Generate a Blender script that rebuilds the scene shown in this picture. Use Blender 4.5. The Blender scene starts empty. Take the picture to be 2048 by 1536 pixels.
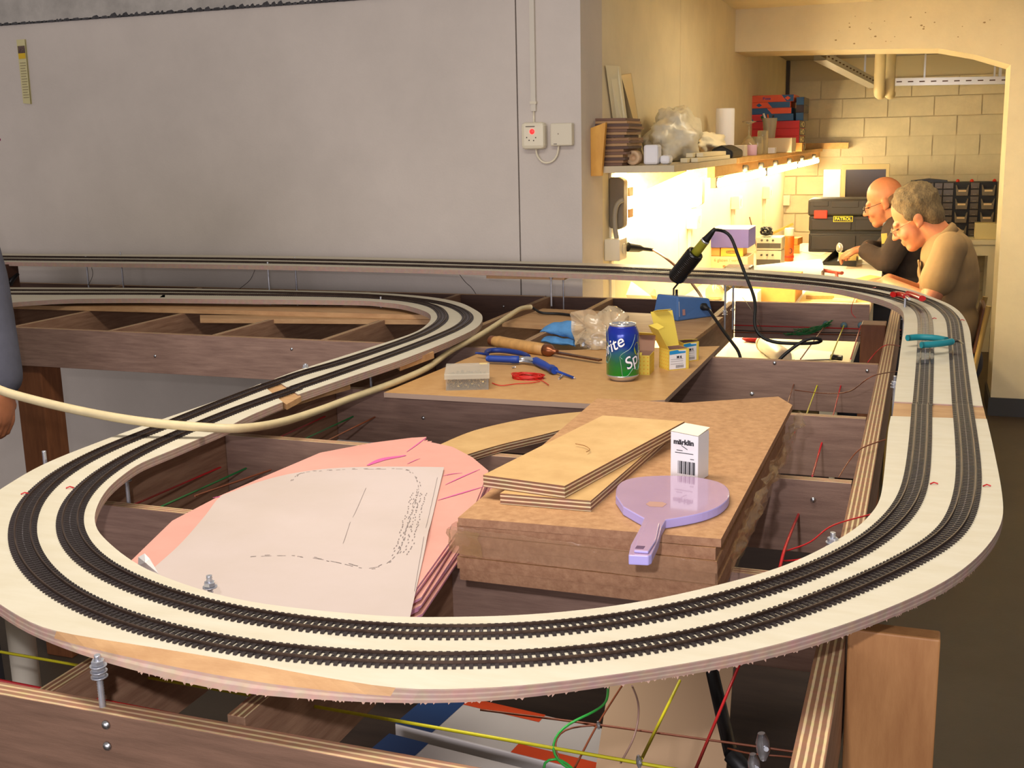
import bpy, bmesh, math, random
from mathutils import Matrix, Vector, noise
random.seed(7)
S = bpy.context.scene
COL = S.collection
PI = math.pi

# ------------------------------------------------------------------ camera
cam = bpy.data.objects.new('camera', bpy.data.cameras.new('camera'))
COL.objects.link(cam)
cam.data.lens = 39.551
cam.data.sensor_width = 36
cam.data.clip_start = .02
cam.matrix_world = Matrix(((0.93984441, -0.05109276, 0.3377603, 0),
                           (0.34092443, 0.20257395, -0.91800562, 0),
                           (-0.021518, 0.97793319, 0.20780676, 1.5),
                           (0, 0, 0, 1)))
S.camera = cam

# ------------------------------------------------------------------ world, lights, exposure
w = bpy.data.worlds.new('world'); S.world = w; w.use_nodes = True
bg = w.node_tree.nodes['Background']
bg.inputs[0].default_value = (1.0, .90, .80, 1)
bg.inputs[1].default_value = .30

def light(name, kind, loc, energy, col, size=.1, rot=(0, 0, 0), size_y=None):
    d = bpy.data.lights.new(name, kind); d.energy = energy; d.color = col
    if kind == 'AREA':
        d.size = size
        if size_y: d.shape = 'RECTANGLE'; d.size_y = size_y
    else:
        d.shadow_soft_size = size
    o = bpy.data.objects.new(name, d); COL.objects.link(o); o.location = loc; o.rotation_euler = rot
    return o
# the camera's own flash, just above and left of the lens
light('camera_flash', 'POINT', (-.09, .03, 1.57), 28, (1, .95, .98), .012)
# the room's ceiling lamps (off frame)
light('ceiling_lamp', 'AREA', (-.7, 1.3, 2.5), 30, (1, .92, .80), 1.2, (0, 0, 0), .3)
light('ceiling_lamp_b', 'AREA', (.05, 5.0, 2.15), 12, (1, .88, .62), 1.0, (0, 0, 0), .2)

# added fill light far behind the camera, brightens walls and plank fronts evenly
light('rear_fill', 'AREA', (-.6, -5.5, 1.9), 235, (1, .93, .99), 6.0, (PI / 2 - .05, 0, 0), 2.0)

S.view_settings.view_transform = 'Standard'
S.view_settings.look = 'None'
S.view_settings.gamma = 1
S.view_settings.use_curve_mapping = False
S.view_settings.exposure = 0

# ------------------------------------------------------------------ materials
def lin(c):
    return tuple(((v / 255) / 12.92 if v / 255 <= .04045 else ((v / 255 + .055) / 1.055) ** 2.4) for v in c) + (1,)
MATS = {}
def mat(name, c, rough=.6, metal=0, var=0, scale=8, c2=None, bump=0, bscale=60, stretch=(1, 1, 1),
        emit=None, estr=0, trans=0, alpha=1, coat=0, ior=1.45, spec=None):
    if name in MATS: return MATS[name]
    m = bpy.data.materials.new(name); m.use_nodes = True
    nt = m.node_tree; N = nt.nodes; L = nt.links; b = N['Principled BSDF']
    b.inputs['Base Color'].default_value = lin(c)
    b.inputs['Roughness'].default_value = rough
    b.inputs['Metallic'].default_value = metal
    b.inputs['IOR'].default_value = ior
    if coat: b.inputs['Coat Weight'].default_value = coat
    if trans: b.inputs['Transmission Weight'].default_value = trans
    if alpha < 1: b.inputs['Alpha'].default_value = alpha
    if spec is not None: b.inputs['Specular IOR Level'].default_value = spec
    if emit: b.inputs['Emission Color'].default_value = lin(emit); b.inputs['Emission Strength'].default_value = estr
    if var or c2 or bump:
        tc = N.new('ShaderNodeTexCoord'); mp = N.new('ShaderNodeMapping'); mp.inputs['Scale'].default_value = stretch
        L.new(tc.outputs['Object'], mp.inputs[0])
    if var or c2:
        nz = N.new('ShaderNodeTexNoise'); nz.inputs['Scale'].default_value = scale; nz.inputs['Detail'].default_value = 6
        nz.inputs['Roughness'].default_value = .65
        L.new(mp.outputs[0], nz.inputs['Vector'])
        r = N.new('ShaderNodeValToRGB'); r.color_ramp.elements[0].position = .32; r.color_ramp.elements[1].position = .68
        k = c2 or tuple(max(0, v * (1 - var)) for v in c)
        r.color_ramp.elements[0].color = lin(k); r.color_ramp.elements[1].color = lin(c)
        L.new(nz.outputs[0], r.inputs[0]); L.new(r.outputs[0], b.inputs['Base Color'])
    if bump:
        n2 = N.new('ShaderNodeTexNoise'); n2.inputs['Scale'].default_value = bscale; n2.inputs['Detail'].default_value = 4
        L.new(mp.outputs[0], n2.inputs['Vector'])
        bp = N.new('ShaderNodeBump'); bp.inputs['Strength'].default_value = bump; bp.inputs['Distance'].default_value = .004
        L.new(n2.outputs[0], bp.inputs['Height']); L.new(bp.outputs[0], b.inputs['Normal'])
    MATS[name] = m
    return m

def ply(name, axis, period, ca=(226, 200, 160), cb=(150, 106, 84), off=0, bump=.3):
    """cut edge of plywood: light and dark veneer layers across one axis"""
    if name in MATS: return MATS[name]
    m = bpy.data.materials.new(name); m.use_nodes = True
    nt = m.node_tree; N = nt.nodes; L = nt.links; b = N['Principled BSDF']; b.inputs['Roughness'].default_value = .7
    tc = N.new('ShaderNodeTexCoord'); sp = N.new('ShaderNodeSeparateXYZ'); L.new(tc.outputs['Object'], sp.inputs[0])
    nz = N.new('ShaderNodeTexNoise'); nz.inputs['Scale'].default_value = 90; L.new(tc.outputs['Object'], nz.inputs['Vector'])
    a0 = N.new('ShaderNodeMath'); a0.operation = 'MULTIPLY_ADD'; a0.inputs[1].default_value = period * .1; L.new(nz.outputs[0], a0.inputs[0]); L.new(sp.outputs[axis], a0.inputs[2])
    a = N.new('ShaderNodeMath'); a.operation = 'ADD'; a.inputs[1].default_value = off + 50; L.new(a0.outputs[0], a.inputs[0])
    d = N.new('ShaderNodeMath'); d.operation = 'DIVIDE'; d.inputs[1].default_value = period; L.new(a.outputs[0], d.inputs[0])
    fr = N.new('ShaderNodeMath'); fr.operation = 'FRACT'; L.new(d.outputs[0], fr.inputs[0])
    r = N.new('ShaderNodeValToRGB'); e = r.color_ramp.elements
    e[0].position = .0; e[0].color = lin(cb); e[1].position = .95; e[1].color = lin(cb)
    for p, c in ((.5, cb), (.58, ca), (.86, ca)):
        k = e.new(p); k.color = lin(c)
    L.new(fr.outputs[0], r.inputs[0])
    mx = N.new('ShaderNodeMix'); mx.data_type = 'RGBA'; mx.blend_type = 'MULTIPLY'; mx.inputs[0].default_value = .35
    L.new(r.outputs[0], mx.inputs[6]); L.new(nz.outputs[1], mx.inputs[7]); L.new(mx.outputs[2], b.inputs['Base Color'])
    bp = N.new('ShaderNodeBump'); bp.inputs['Strength'].default_value = bump; bp.inputs['Distance'].default_value = .002
    L.new(nz.outputs[0], bp.inputs['Height']); L.new(bp.outputs[0], b.inputs['Normal'])
    MATS[name] = m
    return m

# ------------------------------------------------------------------ mesh builder
class MB:
    def __init__(s): s.v = []; s.f = []; s.m = []; s.sm = []; s.mi = 0
    def add(s, vs, fs, smooth=False, mi=None):
        o = len(s.v); s.v += [tuple(v) for v in vs]
        for f in fs:
            s.f.append([i + o for i in f]); s.m.append(s.mi if mi is None else mi); s.sm.append(smooth)
        return s
    def box(s, c, d, rot=None, mi=None):
        x, y, z = d[0] / 2, d[1] / 2, d[2] / 2
        vs = [Vector((a * x, b * y, e * z)) for a in (-1, 1) for b in (-1, 1) for e in (-1, 1)]
        if rot is not None:
            if not isinstance(rot, Matrix): rot = Matrix.Rotation(rot, 3, 'Z')
            vs = [rot @ v for v in vs]
        vs = [v + Vector(c) for v in vs]
        return s.add(vs, [(0, 1, 3, 2), (4, 6, 7, 5), (0, 4, 5, 1), (2, 3, 7, 6), (0, 2, 6, 4), (1, 5, 7, 3)], False, mi)
    def bx(s, x0, x1, y0, y1, z0, z1, mi=None):
        return s.box(((x0 + x1) / 2, (y0 + y1) / 2, (z0 + z1) / 2), (abs(x1 - x0), abs(y1 - y0), abs(z1 - z0)), None, mi)
    def tube(s, pts, r, n=8, caps=True, smooth=True, mi=None, flat=1, closed=False):
        pts = [Vector(p) for p in pts]; k = len(pts)
        rs = r if isinstance(r, (list, tuple)) else [r] * k
        vs = []; up = None
        for i, p in enumerate(pts):
            if closed: t = pts[(i + 1) % k] - pts[i - 1]
            else: t = pts[min(i + 1, k - 1)] - pts[max(i - 1, 0)]
            if t.length < 1e-9: t = Vector((0, 0, 1))
            t.normalize()
            if up is None:
                up = Vector((0, 0, 1)) if abs(t.z) < .9 else Vector((1, 0, 0))
            a = t.cross(up)
            if a.length < 1e-6: a = t.cross(Vector((1, .3, .2)))
            a.normalize(); up = a.cross(t).normalized(); 
            for j in range(n):
                an = 2 * PI * j / n
                vs.append(p + a * math.cos(an) * rs[i] + up * math.sin(an) * rs[i] * flat)
        fs = []
        for i in range(k if closed else k - 1):
            i2 = (i + 1) % k
            for j in range(n):
                fs.append((i * n + j, i2 * n + j, i2 * n + (j + 1) % n, i * n + (j + 1) % n)[::-1])
        s.add(vs, fs, smooth, mi)
        if caps and not closed:
            o = len(s.v) - len(vs)
            s.f.append([o + j for j in range(n)]); s.m.append(s.mi if mi is None else mi); s.sm.append(False)
            s.f.append([o + (k - 1) * n + j for j in range(n)][::-1]); s.m.append(s.mi if mi is None else mi); s.sm.append(False)
        return s
    def lathe(s, prof, n=20, mtx=None, mi=None, smooth=True):
        """prof: list of (r, z)"""
        mtx = mtx or Matrix(); vs = []; fs = []
        for r, z in prof:
            for j in range(n):
                a = 2 * PI * j / n; vs.append(mtx @ Vector((r * math.cos(a), r * math.sin(a), z)))
        for i in range(len(prof) - 1):
            for j in range(n):
                fs.append((i * n + j, i * n + (j + 1) % n, (i + 1) * n + (j + 1) % n, (i + 1) * n + j))
        s.add(vs, fs, smooth, mi); o = len(s.v) - len(vs)
        if prof[0][0] > 1e-5: s.f.append([o + j for j in range(n)][::-1]); s.m.append(s.mi if mi is None else mi); s.sm.append(False)
        if prof[-1][0] > 1e-5: s.f.append([o + (len(prof) - 1) * n + j for j in range(n)]); s.m.append(s.mi if mi is None else mi); s.sm.append(False)
        return s
    def prism(s, poly, z0, z1, mtx=None, mi=None, side=None):
        mtx = mtx or Matrix(); k = len(poly)
        ar = sum(poly[i][0] * poly[(i + 1) % k][1] - poly[(i + 1) % k][0] * poly[i][1] for i in range(k))
        if ar < 0: poly = poly[::-1]
        vs = [mtx @ Vector((p[0], p[1], z0)) for p in poly] + [mtx @ Vector((p[0], p[1], z1)) for p in poly]
        s.add(vs, [list(range(k))[::-1], list(range(k, 2 * k))], False, mi)
        o = len(s.v) - 2 * k
        for i in range(k):
            j = (i + 1) % k
            s.f.append([o + i, o + j, o + k + j, o + k + i]); s.m.append(side if side is not None else (s.mi if mi is None else mi)); s.sm.append(False)
        return s
    def strip(s, A, B, t, closed=False, At=None, Bt=None, side=None, mi=None):
        """board between two edge lines A and B (top), thickness t down; At/Bt other bottom lines"""
        A = [Vector(p) for p in A]; B = [Vector(p) for p in B]; k = len(A)
        dn = Vector((0, 0, -t))
        a2 = [Vector(p) for p in At] if At else [p + dn for p in A]
        b2 = [Vector(p) for p in Bt] if Bt else [p + dn for p in B]
        vs = A + B + a2 + b2; top = []; sd = []
        for i in range(k - 1):
            j = i + 1
            top += [(i, j, k + j, k + i), (2 * k + i, 3 * k + i, 3 * k + j, 2 * k + j)]
            sd += [(i, 2 * k + i, 2 * k + j, j), (k + i, k + j, 3 * k + j, 3 * k + i)]
        sd += [(0, k, 3 * k, 2 * k), (k - 1, 3 * k - 1, 4 * k - 1, 2 * k - 1)]
        o = len(s.v); s.v += [tuple(v) for v in vs]
        for fs, q in ((top, s.mi if mi is None else mi), (sd, side if side is not None else s.mi)):
            for f in fs: s.f.append([i + o for i in f]); s.m.append(q); s.sm.append(False)
        return s
    def ball(s, c, r, n=12, m=8, mtx=None, mi=None):
        r = r if isinstance(r, (tuple, list)) else (r, r, r)
        prof = [(max(math.sin(PI * i / m), 1e-6), -math.cos(PI * i / m)) for i in range(m + 1)]
        M = Matrix.Translation(c) @ (mtx.to_4x4() if mtx else Matrix()) @ Matrix.Diagonal((r[0], r[1], r[2], 1))
        return s.lathe(prof, n, M, mi)
    def mesh(s, name, mats):
        me = bpy.data.meshes.new(name); me.from_pydata(s.v, [], s.f)
        for m in (mats if isinstance(mats, (list, tuple)) else [mats]): me.materials.append(m)
        me.polygons.foreach_set('material_index', s.m); me.polygons.foreach_set('use_smooth', s.sm)
        me.update(); 
        return me

def obj(name, mb, mats, parent=None, bevel=0, fix=False):
    me = mb.mesh(name, mats) if isinstance(mb, MB) else mb
    if not isinstance(mb, MB):
        me.name = name; me.materials.clear(); me.materials.append(mats)
    if fix:
        bm = bmesh.new(); bm.from_mesh(me); bmesh.ops.recalc_face_normals(bm, faces=bm.faces); bm.to_mesh(me); bm.free()
    o = bpy.data.objects.new(name, me); COL.objects.link(o)
    if parent is not None:
        o.parent = parent
        mw = Matrix.Translation(parent.location) if parent.type == 'EMPTY' else Matrix()
        if parent.type != 'EMPTY' and parent.parent is None: mw = Matrix.Translation(parent.location)
        o.matrix_parent_inverse = mw.inverted()
    if bevel:
        b = o.modifiers.new('b', 'BEVEL'); b.width = bevel; b.segments = 2; b.limit_method = 'ANGLE'
    return o
def tag(o, label, cat, group=None):
    o['label'] = label; o['category'] = cat
    if group: o['group'] = group
    return o
def thing(name, loc, label, cat, group=None):
    o = bpy.data.objects.new(name, None); COL.objects.link(o); o.location = loc; o.empty_display_size = .05
    return tag(o, label, cat, group)
def struct(name, mb, mats, **k):
    o = obj(name, mb, mats, **k); o['kind'] = 'structure'; return o
def piece(name, me, parent, loc, rotz=0, scale=None):
    """a part that shares mesh data with its look-alikes (parent is an empty or a mesh with its origin at the world's)"""
    o = bpy.data.objects.new(name, me); COL.objects.link(o); o.parent = parent
    o.matrix_parent_inverse = Matrix.Translation(parent.location).inverted()
    o.location = loc; o.rotation_euler = (0, 0, rotz)
    if scale: o.scale = scale
    return o

def spline(P, step=.01, smooth=0):
    P = [Vector(p) for p in P]; out = []
    for i in range(len(P) - 1):
        p0 = P[max(i - 1, 0)]; p1 = P[i]; p2 = P[i + 1]; p3 = P[min(i + 2, len(P) - 1)]
        for k in range(12):
            t = k / 12
            out.append(.5 * ((2 * p1) + (p2 - p0) * t + (2 * p0 - 5 * p1 + 4 * p2 - p3) * t * t + (3 * p1 - p0 - 3 * p2 + p3) * t ** 3))
    out.append(P[-1])
    return resample(out, step, smooth)
def resample(P, step=None, smooth=0, n=None):
    P = [Vector(p) for p in P]
    d = [0]
    for a, b in zip(P, P[1:]): d.append(d[-1] + (b - a).length)
    n = n or max(2, int(round(d[-1] / step)) + 1); out = []; j = 0
    for i in range(n):
        t = d[-1] * i / (n - 1)
        while j < len(d) - 2 and d[j + 1] < t: j += 1
        s = (t - d[j]) / max(d[j + 1] - d[j], 1e-9); out.append(P[j].lerp(P[j + 1], min(max(s, 0), 1)))
    for _ in range(smooth):
        out = [out[0]] + [(out[i - 1] + out[i] * 2 + out[i + 1]) / 4 for i in range(1, len(out) - 1)] + [out[-1]]
    return out
def text(s, size, mtx, m, parent=None, name='lettering', depth=.0004, align='CENTER', bold=0):
    cu = bpy.data.curves.new(name, 'FONT'); cu.body = s; cu.size = size; cu.align_x = align; cu.align_y = 'CENTER'; cu.extrude = depth
    if bold: cu.offset = bold
    o = bpy.data.objects.new(name, cu); COL.objects.link(o)
    dg = bpy.context.evaluated_depsgraph_get()
    me = bpy.data.meshes.new_from_object(o.evaluated_get(dg)); bpy.data.objects.remove(o)
    me.transform(mtx); me.materials.clear(); me.materials.append(m)
    for p in me.polygons: p.material_index = 0
    return obj(name, me, m, parent)
def frame_mtx(o, x, y):
    """matrix with origin o, x axis along x, y axis near y"""
    x = Vector(x).normalized(); y = Vector(y); z = x.cross(y).normalized(); y = z.cross(x)
    return Matrix(((x.x, y.x, z.x, o[0]), (x.y, y.y, z.y, o[1]), (x.z, y.z, z.z, o[2]), (0, 0, 0, 1)))

# ================================================================== the room
M_wall = mat('painted_wall', (206, 196, 186), .85, var=.05, scale=3, bump=.15, bscale=140)
M_wall2 = mat('painted_wall_cream', (226, 212, 178), .85, var=.05, scale=4, bump=.2, bscale=60)
M_brick = mat('painted_brick', (222, 208, 172), .85, var=.07, scale=7, bump=.35, bscale=50)
M_joint = mat('brick_joint', (206, 192, 156), .9)
M_conc = mat('old_concrete', (186, 180, 172), .9, var=.15, scale=9, bump=.4, bscale=40)
M_mortar = mat('dark_mortar', (82, 80, 82), .95, var=.4, scale=60, bump=.6, bscale=120)
M_floor = mat('floor_lino', (74, 63, 52), .55, var=.12, scale=5, bump=.08, bscale=90)
M_plinth = mat('dark_plinth', (62, 60, 60), .6)
M_ceil = mat('grey_ceiling', (150, 142, 130), .9, var=.08, scale=4)

b = MB().bx(-8, 3, -2, 9.3, -.06, 0)
struct('floor', b, M_floor)
# wall behind the layout: solid strip at the corner, lintel, and a big wall panel with an open joint
b = MB().bx(-1.246, -1.036, 3.5, 3.75, 0, 2.6).bx(-8, -1.246, 3.53, 3.75, 0, 2.6)
wl = struct('wall_left', b, M_wall)
obj('wall_panel', MB().bx(-8, -1.2505, 3.5, 3.529, 0, 1.979), M_wall, wl)
obj('lintel', MB().bx(-8, -1.2505, 3.494, 3.529, 1.985, 2.6), M_conc, wl)
random.seed(3)
b = MB(); x = -8
while x < -1.25:
    k = random.uniform(.012, .05)
    h = random.uniform(.001, .006) * (2.0 if -2.9 < x < -1.9 else .8)
    b.prism([(x, 1.9795), (x + k * .5, 1.9785), (x + k, 1.9795), (x + k * .7, 1.985 + h), (x + k * .3, 1.985 + h * .6)], -3.4925, -3.515,
            Matrix(((1, 0, 0, 0), (0, 0, -1, 0), (0, 1, 0, 0), (0, 0, 0, 1)))); x += k
obj('mortar_line', b, M_mortar, wl)
# the wall along the workbench
b = MB().bx(-1.3, -1.036, 3.75, 5.02, 0, 2.21).bx(-1.3, -1.038, 5.02, 5.026, 0, 2.21).bx(-1.3, -1.036, 5.026, 9.05, 0, 2.21)
struct('wall_right', b, M_wall2)
# back wall, painted blocks
wb = struct('wall_back', MB().bx(-1.3, 1.6, 9.012, 9.25, 0, 2.3), M_joint)
bw, bh = .3225, .1415
me = MB().bx(-bw / 2 + .004, bw / 2 - .004, 0, .03, -bh / 2 + .004, bh / 2 - .004).mesh('brick', M_brick)
zj = (-0.04, 9, 1.642)[2]; xj = (-0.141, 9, 1.581)[0]
row = 0
for r in range(-11, 3):
    zc = zj - bh / 2 + r * bh
    for c in range(-5, 5):
        xc = xj + bw / 2 + c * bw + (bw / 2 if r % 2 else 0)
        if -1.2 < xc < 1.3: piece('brick', me, wb, (xc, 9.0, zc))
# header beam with the haunched corner, and the pillar at the right
poly = [(-1.036, 1.976), (-.35, 1.958), (.02, 1.945), (.2, 1.905), (.372, 1.846), (.385, 0), (1.6, 0), (1.6, 2.3), (-1.036, 2.3)]
MX = Matrix(((1, 0, 0, 0), (0, 0, -1, 0), (0, 1, 0, 0), (0, 0, 0, 1)))
struct('wall_opening', MB().prism(poly, -6.9, -6.5, MX), M_wall2)
b = MB().bx(.373, 1.6, 6.488, 6.5, 0, .1).bx(.373, .385, 6.5, 6.9, 0, .1)
struct('baseboard_right', b, M_plinth)
struct('baseboard_back', MB().bx(-1.036, 1.6, 8.985, 9.0, 0, .09), M_plinth)
struct('wall_side', MB().bx(1.6, 1.7, 6.5, 9.2, 0, 2.3), M_wall2)
struct('ceiling', MB().bx(-1.3, 1.7, 3.75, 6.5, 2.2, 2.26), M_wall2)
struct('ceiling_back', MB().bx(-1.3, 1.7, 6.9, 9.2, 2.075, 2.2), M_ceil)
# chipped paint on the header
random.seed(11)
b = MB()
for i in range(30):
    u = random.random()
    x = -.5 + u * .95; z = 2.03 + random.uniform(-.05, .1) if u < .7 else random.uniform(1.93, 2.12)
    if u > .75: x = random.uniform(.22, .55)
    s = random.uniform(.002, .008)
    b.prism([(x - s, z), (x, z - s * .5), (x + s * .9, z - s * .1), (x + s * .4, z + s * .6), (x - s * .6, z + s * .4)], 6.4985, 6.5005,
            Matrix(((1, 0, 0, 0), (0, 0, 1, 0), (0, 1, 0, 0), (0, 0, 0, 1))))
o = obj('paint_chips', b, mat('chip', (150, 126, 88), .9), bpy.data.objects['wall_opening']); o['kind'] = 'stuff'

# ================================================================== the layout's wooden frame
M_woodr = mat('dark_plank', (98, 70, 56), .6, c2=(80, 56, 46), scale=5, stretch=(2, 14, 22), bump=.12, bscale=70)
M_wood = mat('meranti_ply', (158, 128, 112), .6, c2=(128, 100, 88), scale=5, stretch=(2, 14, 22), bump=.12, bscale=70)
M_woodY = mat('meranti_ply_lengthwise', (166, 130, 104), .6, c2=(134, 98, 76), scale=5, stretch=(14, 2, 22), bump=.12, bscale=70)
M_tan = mat('tan_ply', (196, 156, 110), .6, c2=(172, 130, 88), scale=4, stretch=(3, 12, 12), bump=.08)
M_birch = mat('birch_ply_top', (208, 200, 180), .5, c2=(200, 190, 166), scale=3, stretch=(4, 16, 4))
M_edgeZ = ply('ply_edge', 2, .0042, (194, 168, 150), (172, 142, 128), off=.0006)
M_edgeX = ply('ply_top_x', 0, .0062, (226, 198, 150), (150, 106, 76))
M_edgeY = ply('ply_top_y', 1, .0065, (214, 184, 140), (156, 112, 84))
M_leg = mat('post_wood', (170, 122, 74), .6, c2=(150, 102, 58), scale=4, stretch=(14, 14, 2), bump=.1)
M_legd = mat('post_wood_red', (136, 84, 50), .6, c2=(112, 66, 38), scale=4, stretch=(14, 14, 2), bump=.1)
M_screw = mat('zinc', (196, 198, 202), .3, 1)

FT, FB = 1.02, .91
fr = thing('bench_frame', (-.6, 1.6, 0), 'open brown plywood grid frame carrying the model railway', 'table frame')
def plank_x(x0, x1, y, t=.018, zt=FT, zb=FB, name='cross_member', m=M_wood):
    b = MB().bx(x0, x1, y, y + t, zb, zt)
    for i in (5,): b.m[i] = 1
    return obj(name, b, [m, M_edgeY], fr, bevel=.0008)
def plank_y(x, y0, y1, t=.018, zt=FT, zb=FB, name='long_rail', m=M_woodY):
    b = MB().bx(x, x + t, y0, y1, zb, zt); b.m[5] = 1
    return obj(name, b, [m, M_edgeX], fr, bevel=.0008)
plank_x(-1.95, -.079, .7025, .02, 1.035, .91, m=mat('front_plank', (122, 92, 74), .6, c2=(100, 74, 58), scale=5, stretch=(2, 14, 22), bump=.12, bscale=70))
plank_x(-1.12, -.079, 1.215)
plank_x(-1.12, -.079, 1.60)
plank_x(-1.12, -.079, 1.995)
plank_x(-1.12, -.079, 2.50)
plank_x(-2.62, -1.14, 2.50)
plank_x(-3.7, -1.14, 3.42, m=M_woodr)
plank_x(-1.12, -.56, 3.42, m=M_woodr)
plank_x(-.53, -.14, 3.42)
plank_y(-.078, .0, 3.35, .026)          # doubled rail on the right
plank_y(-1.139, .757, 2.5)
plank_y(-1.139, 2.52, 3.42)
plank_y(-.55, 2.52, 3.42)
plank_y(-.55, .757, 1.215)
plank_y(-.93, 2.0, 2.5)
plank_y(-.93, 2.52, 3.42)
plank_y(-.745, .735, 1.215)
plank_y(-2.46, 2.52, 3.42); plank_y(-2.12, 2.52, 3.42); plank_y(-1.78, 2.52, 3.42); plank_y(-1.45, 2.52, 3.42); plank_y(-2.8, 2.52, 3.42)
# flat laths lying across the left bay
b = MB().strip([(-3.286, 2.782, 1.034), (-1.304, 2.885, 1.034)], [(-3.369, 2.855, 1.034), (-1.456, 3.006, 1.034)], .013); obj('lath', b, [M_tan], fr)
b = MB().strip([(-1.988, 2.761, 1.021), (-1.301, 2.877, 1.021)], [(-2.031, 2.822, 1.021), (-1.304, 2.954, 1.021)], .013); obj('lath', b, [M_tan], fr)
b = MB().strip([(-1.058, 2.809, 1.031), (-0.841, 2.771, 1.031), (-0.511, 2.651, 1.031)], [(-1.037, 3.091, 1.031), (-0.859, 3.076, 1.031), (-0.502, 3.035, 1.031)], .010); obj('flat_shelf', b, [M_tan], fr)
# posts
obj('leg', MB().bx(-2.468, -2.372, 2.518, 2.60, 0, 1.0), M_legd, fr, bevel=.003)
obj('leg_plank', MB().bx(-.05, .034, 1.062, 1.085, 0, 1.035), M_leg, fr, bevel=.002)
obj('leg_brace', MB().bx(-.05, .034, 1.0851, 1.10, 0, .985), M_leg, fr)
obj('leg', MB().bx(-1.13, -1.05, 1.62, 1.70, 0, .91), M_legd, fr, bevel=.003)
obj('leg', MB().bx(-1.08, -1.0, 3.34, 3.42, 0, .91), M_legd, fr, bevel=.003)
obj('leg', MB().bx(-.145, -.082, 3.06, 3.14, .0, 1.018), M_legd, fr, bevel=.003)
# screw heads on the visible faces
scr = MB().lathe([(.0005, .0026), (.0028, .0022), (.0042, .0006), (.0043, 0)][::-1], 10, Matrix.Rotation(PI / 2, 4, 'X')).mesh('screw_head', M_screw)
for p in [(-0.633, 0.702, 1.025), (-0.634, 0.702, 1.005), (-0.298, 2.5, 1.014), (-0.101, 2.5, 1.006), (-0.276, 1.995, 1.054), (-0.131, 1.6, 0.991), (-1.282, 3.42, 0.984), (-2.944, 3.42, 0.954), (-1.955, 2.5, 0.958), (-1.526, 2.5, 0.995), (-0.925, 1.995, 0.969)]:
    piece('screw_head', scr, fr, p)

# ================================================================== track boards
T = .0122
B1o = spline([(-1.127, 1.733, 1.083), (-1.124, 1.598, 1.083), (-1.133, 1.413, 1.083), (-1.134, 1.312, 1.083), (-1.127, 1.184, 1.083), (-1.095, 1.071, 1.083), (-1.057, 0.976, 1.083), (-0.994, 0.896, 1.083), (-0.905, 0.823, 1.083), (-0.808, 0.774, 1.083), (-0.759, 0.753, 1.083), (-0.722, 0.741, 1.083), (-0.654, 0.739, 1.083), (-0.582, 0.739, 1.083), (-0.499, 0.737, 1.083), (-0.447, 0.734, 1.083), (-0.39, 0.734, 1.083), (-0.368, 0.734, 1.083), (-0.33, 0.747, 1.083), (-0.289, 0.764, 1.083), (-0.251, 0.786, 1.083), (-0.207, 0.815, 1.083), (-0.162, 0.848, 1.083), (-0.119, 0.884, 1.083), (-0.08, 0.924, 1.083), (-0.039, 0.974, 1.083), (0.005, 1.038, 1.083), (0.04, 1.1, 1.083), (0.067, 1.168, 1.083), (0.087, 1.24, 1.083), (0.097, 1.296, 1.083), (0.101, 1.352, 1.083), (0.103, 1.455, 1.083), (0.103, 1.626, 1.083), (0.102, 1.78, 1.083)], .02, 2)
B1b = spline([(-1.133, 1.741, 1.071), (-1.129, 1.604, 1.071), (-1.138, 1.419, 1.071), (-1.139, 1.316, 1.071), (-1.128, 1.183, 1.071), (-1.092, 1.066, 1.071), (-1.05, 0.968, 1.071), (-0.988, 0.888, 1.071), (-0.903, 0.82, 1.071), (-0.812, 0.775, 1.071), (-0.76, 0.752, 1.071), (-0.695, 0.733, 1.071), (-0.635, 0.721, 1.071), (-0.55, 0.711, 1.071), (-0.489, 0.711, 1.071), (-0.439, 0.719, 1.071), (-0.388, 0.729, 1.071), (-0.33, 0.747, 1.071), (-0.289, 0.766, 1.071), (-0.252, 0.789, 1.071), (-0.208, 0.819, 1.071), (-0.162, 0.851, 1.071), (-0.116, 0.889, 1.071), (-0.079, 0.926, 1.071), (-0.038, 0.977, 1.071), (0.006, 1.041, 1.071), (0.041, 1.102, 1.071), (0.068, 1.171, 1.071), (0.088, 1.242, 1.071), (0.097, 1.296, 1.071), (0.102, 1.352, 1.071), (0.104, 1.457, 1.071), (0.103, 1.626, 1.071), (0.103, 1.779, 1.071)], .02, 2)
B1i = spline([(-1.006, 1.609, 1.083), (-1.006, 1.509, 1.083), (-0.998, 1.436, 1.083), (-0.998, 1.367, 1.083), (-0.997, 1.286, 1.083), (-0.998, 1.222, 1.083), (-0.984, 1.174, 1.083), (-0.969, 1.129, 1.083), (-0.944, 1.08, 1.083), (-0.912, 1.03, 1.083), (-0.888, 1.001, 1.083), (-0.865, 0.977, 1.083), (-0.799, 0.93, 1.083), (-0.732, 0.892, 1.083), (-0.659, 0.866, 1.083), (-0.592, 0.851, 1.083), (-0.514, 0.851, 1.083), (-0.451, 0.857, 1.083), (-0.422, 0.862, 1.083), (-0.344, 0.889, 1.083), (-0.291, 0.915, 1.083), (-0.241, 0.949, 1.083), (-0.191, 0.995, 1.083), (-0.128, 1.068, 1.083), (-0.089, 1.136, 1.083), (-0.053, 1.225, 1.083), (-0.041, 1.277, 1.083), (-0.033, 1.338, 1.083), (-0.033, 1.5, 1.083), (-0.035, 1.671, 1.083), (-0.034, 1.763, 1.083)], .02, 2)
n = len(B1o)
B1b = resample(B1b, n=n); B1i = resample(B1i, n=n)
dn = Vector((0, 0, -T))
random.seed(5)
mid_o = [a.lerp(c, .56) for a, c in zip(B1o, B1b)]; mid_i = [p + dn * .56 for p in B1i]
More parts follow.
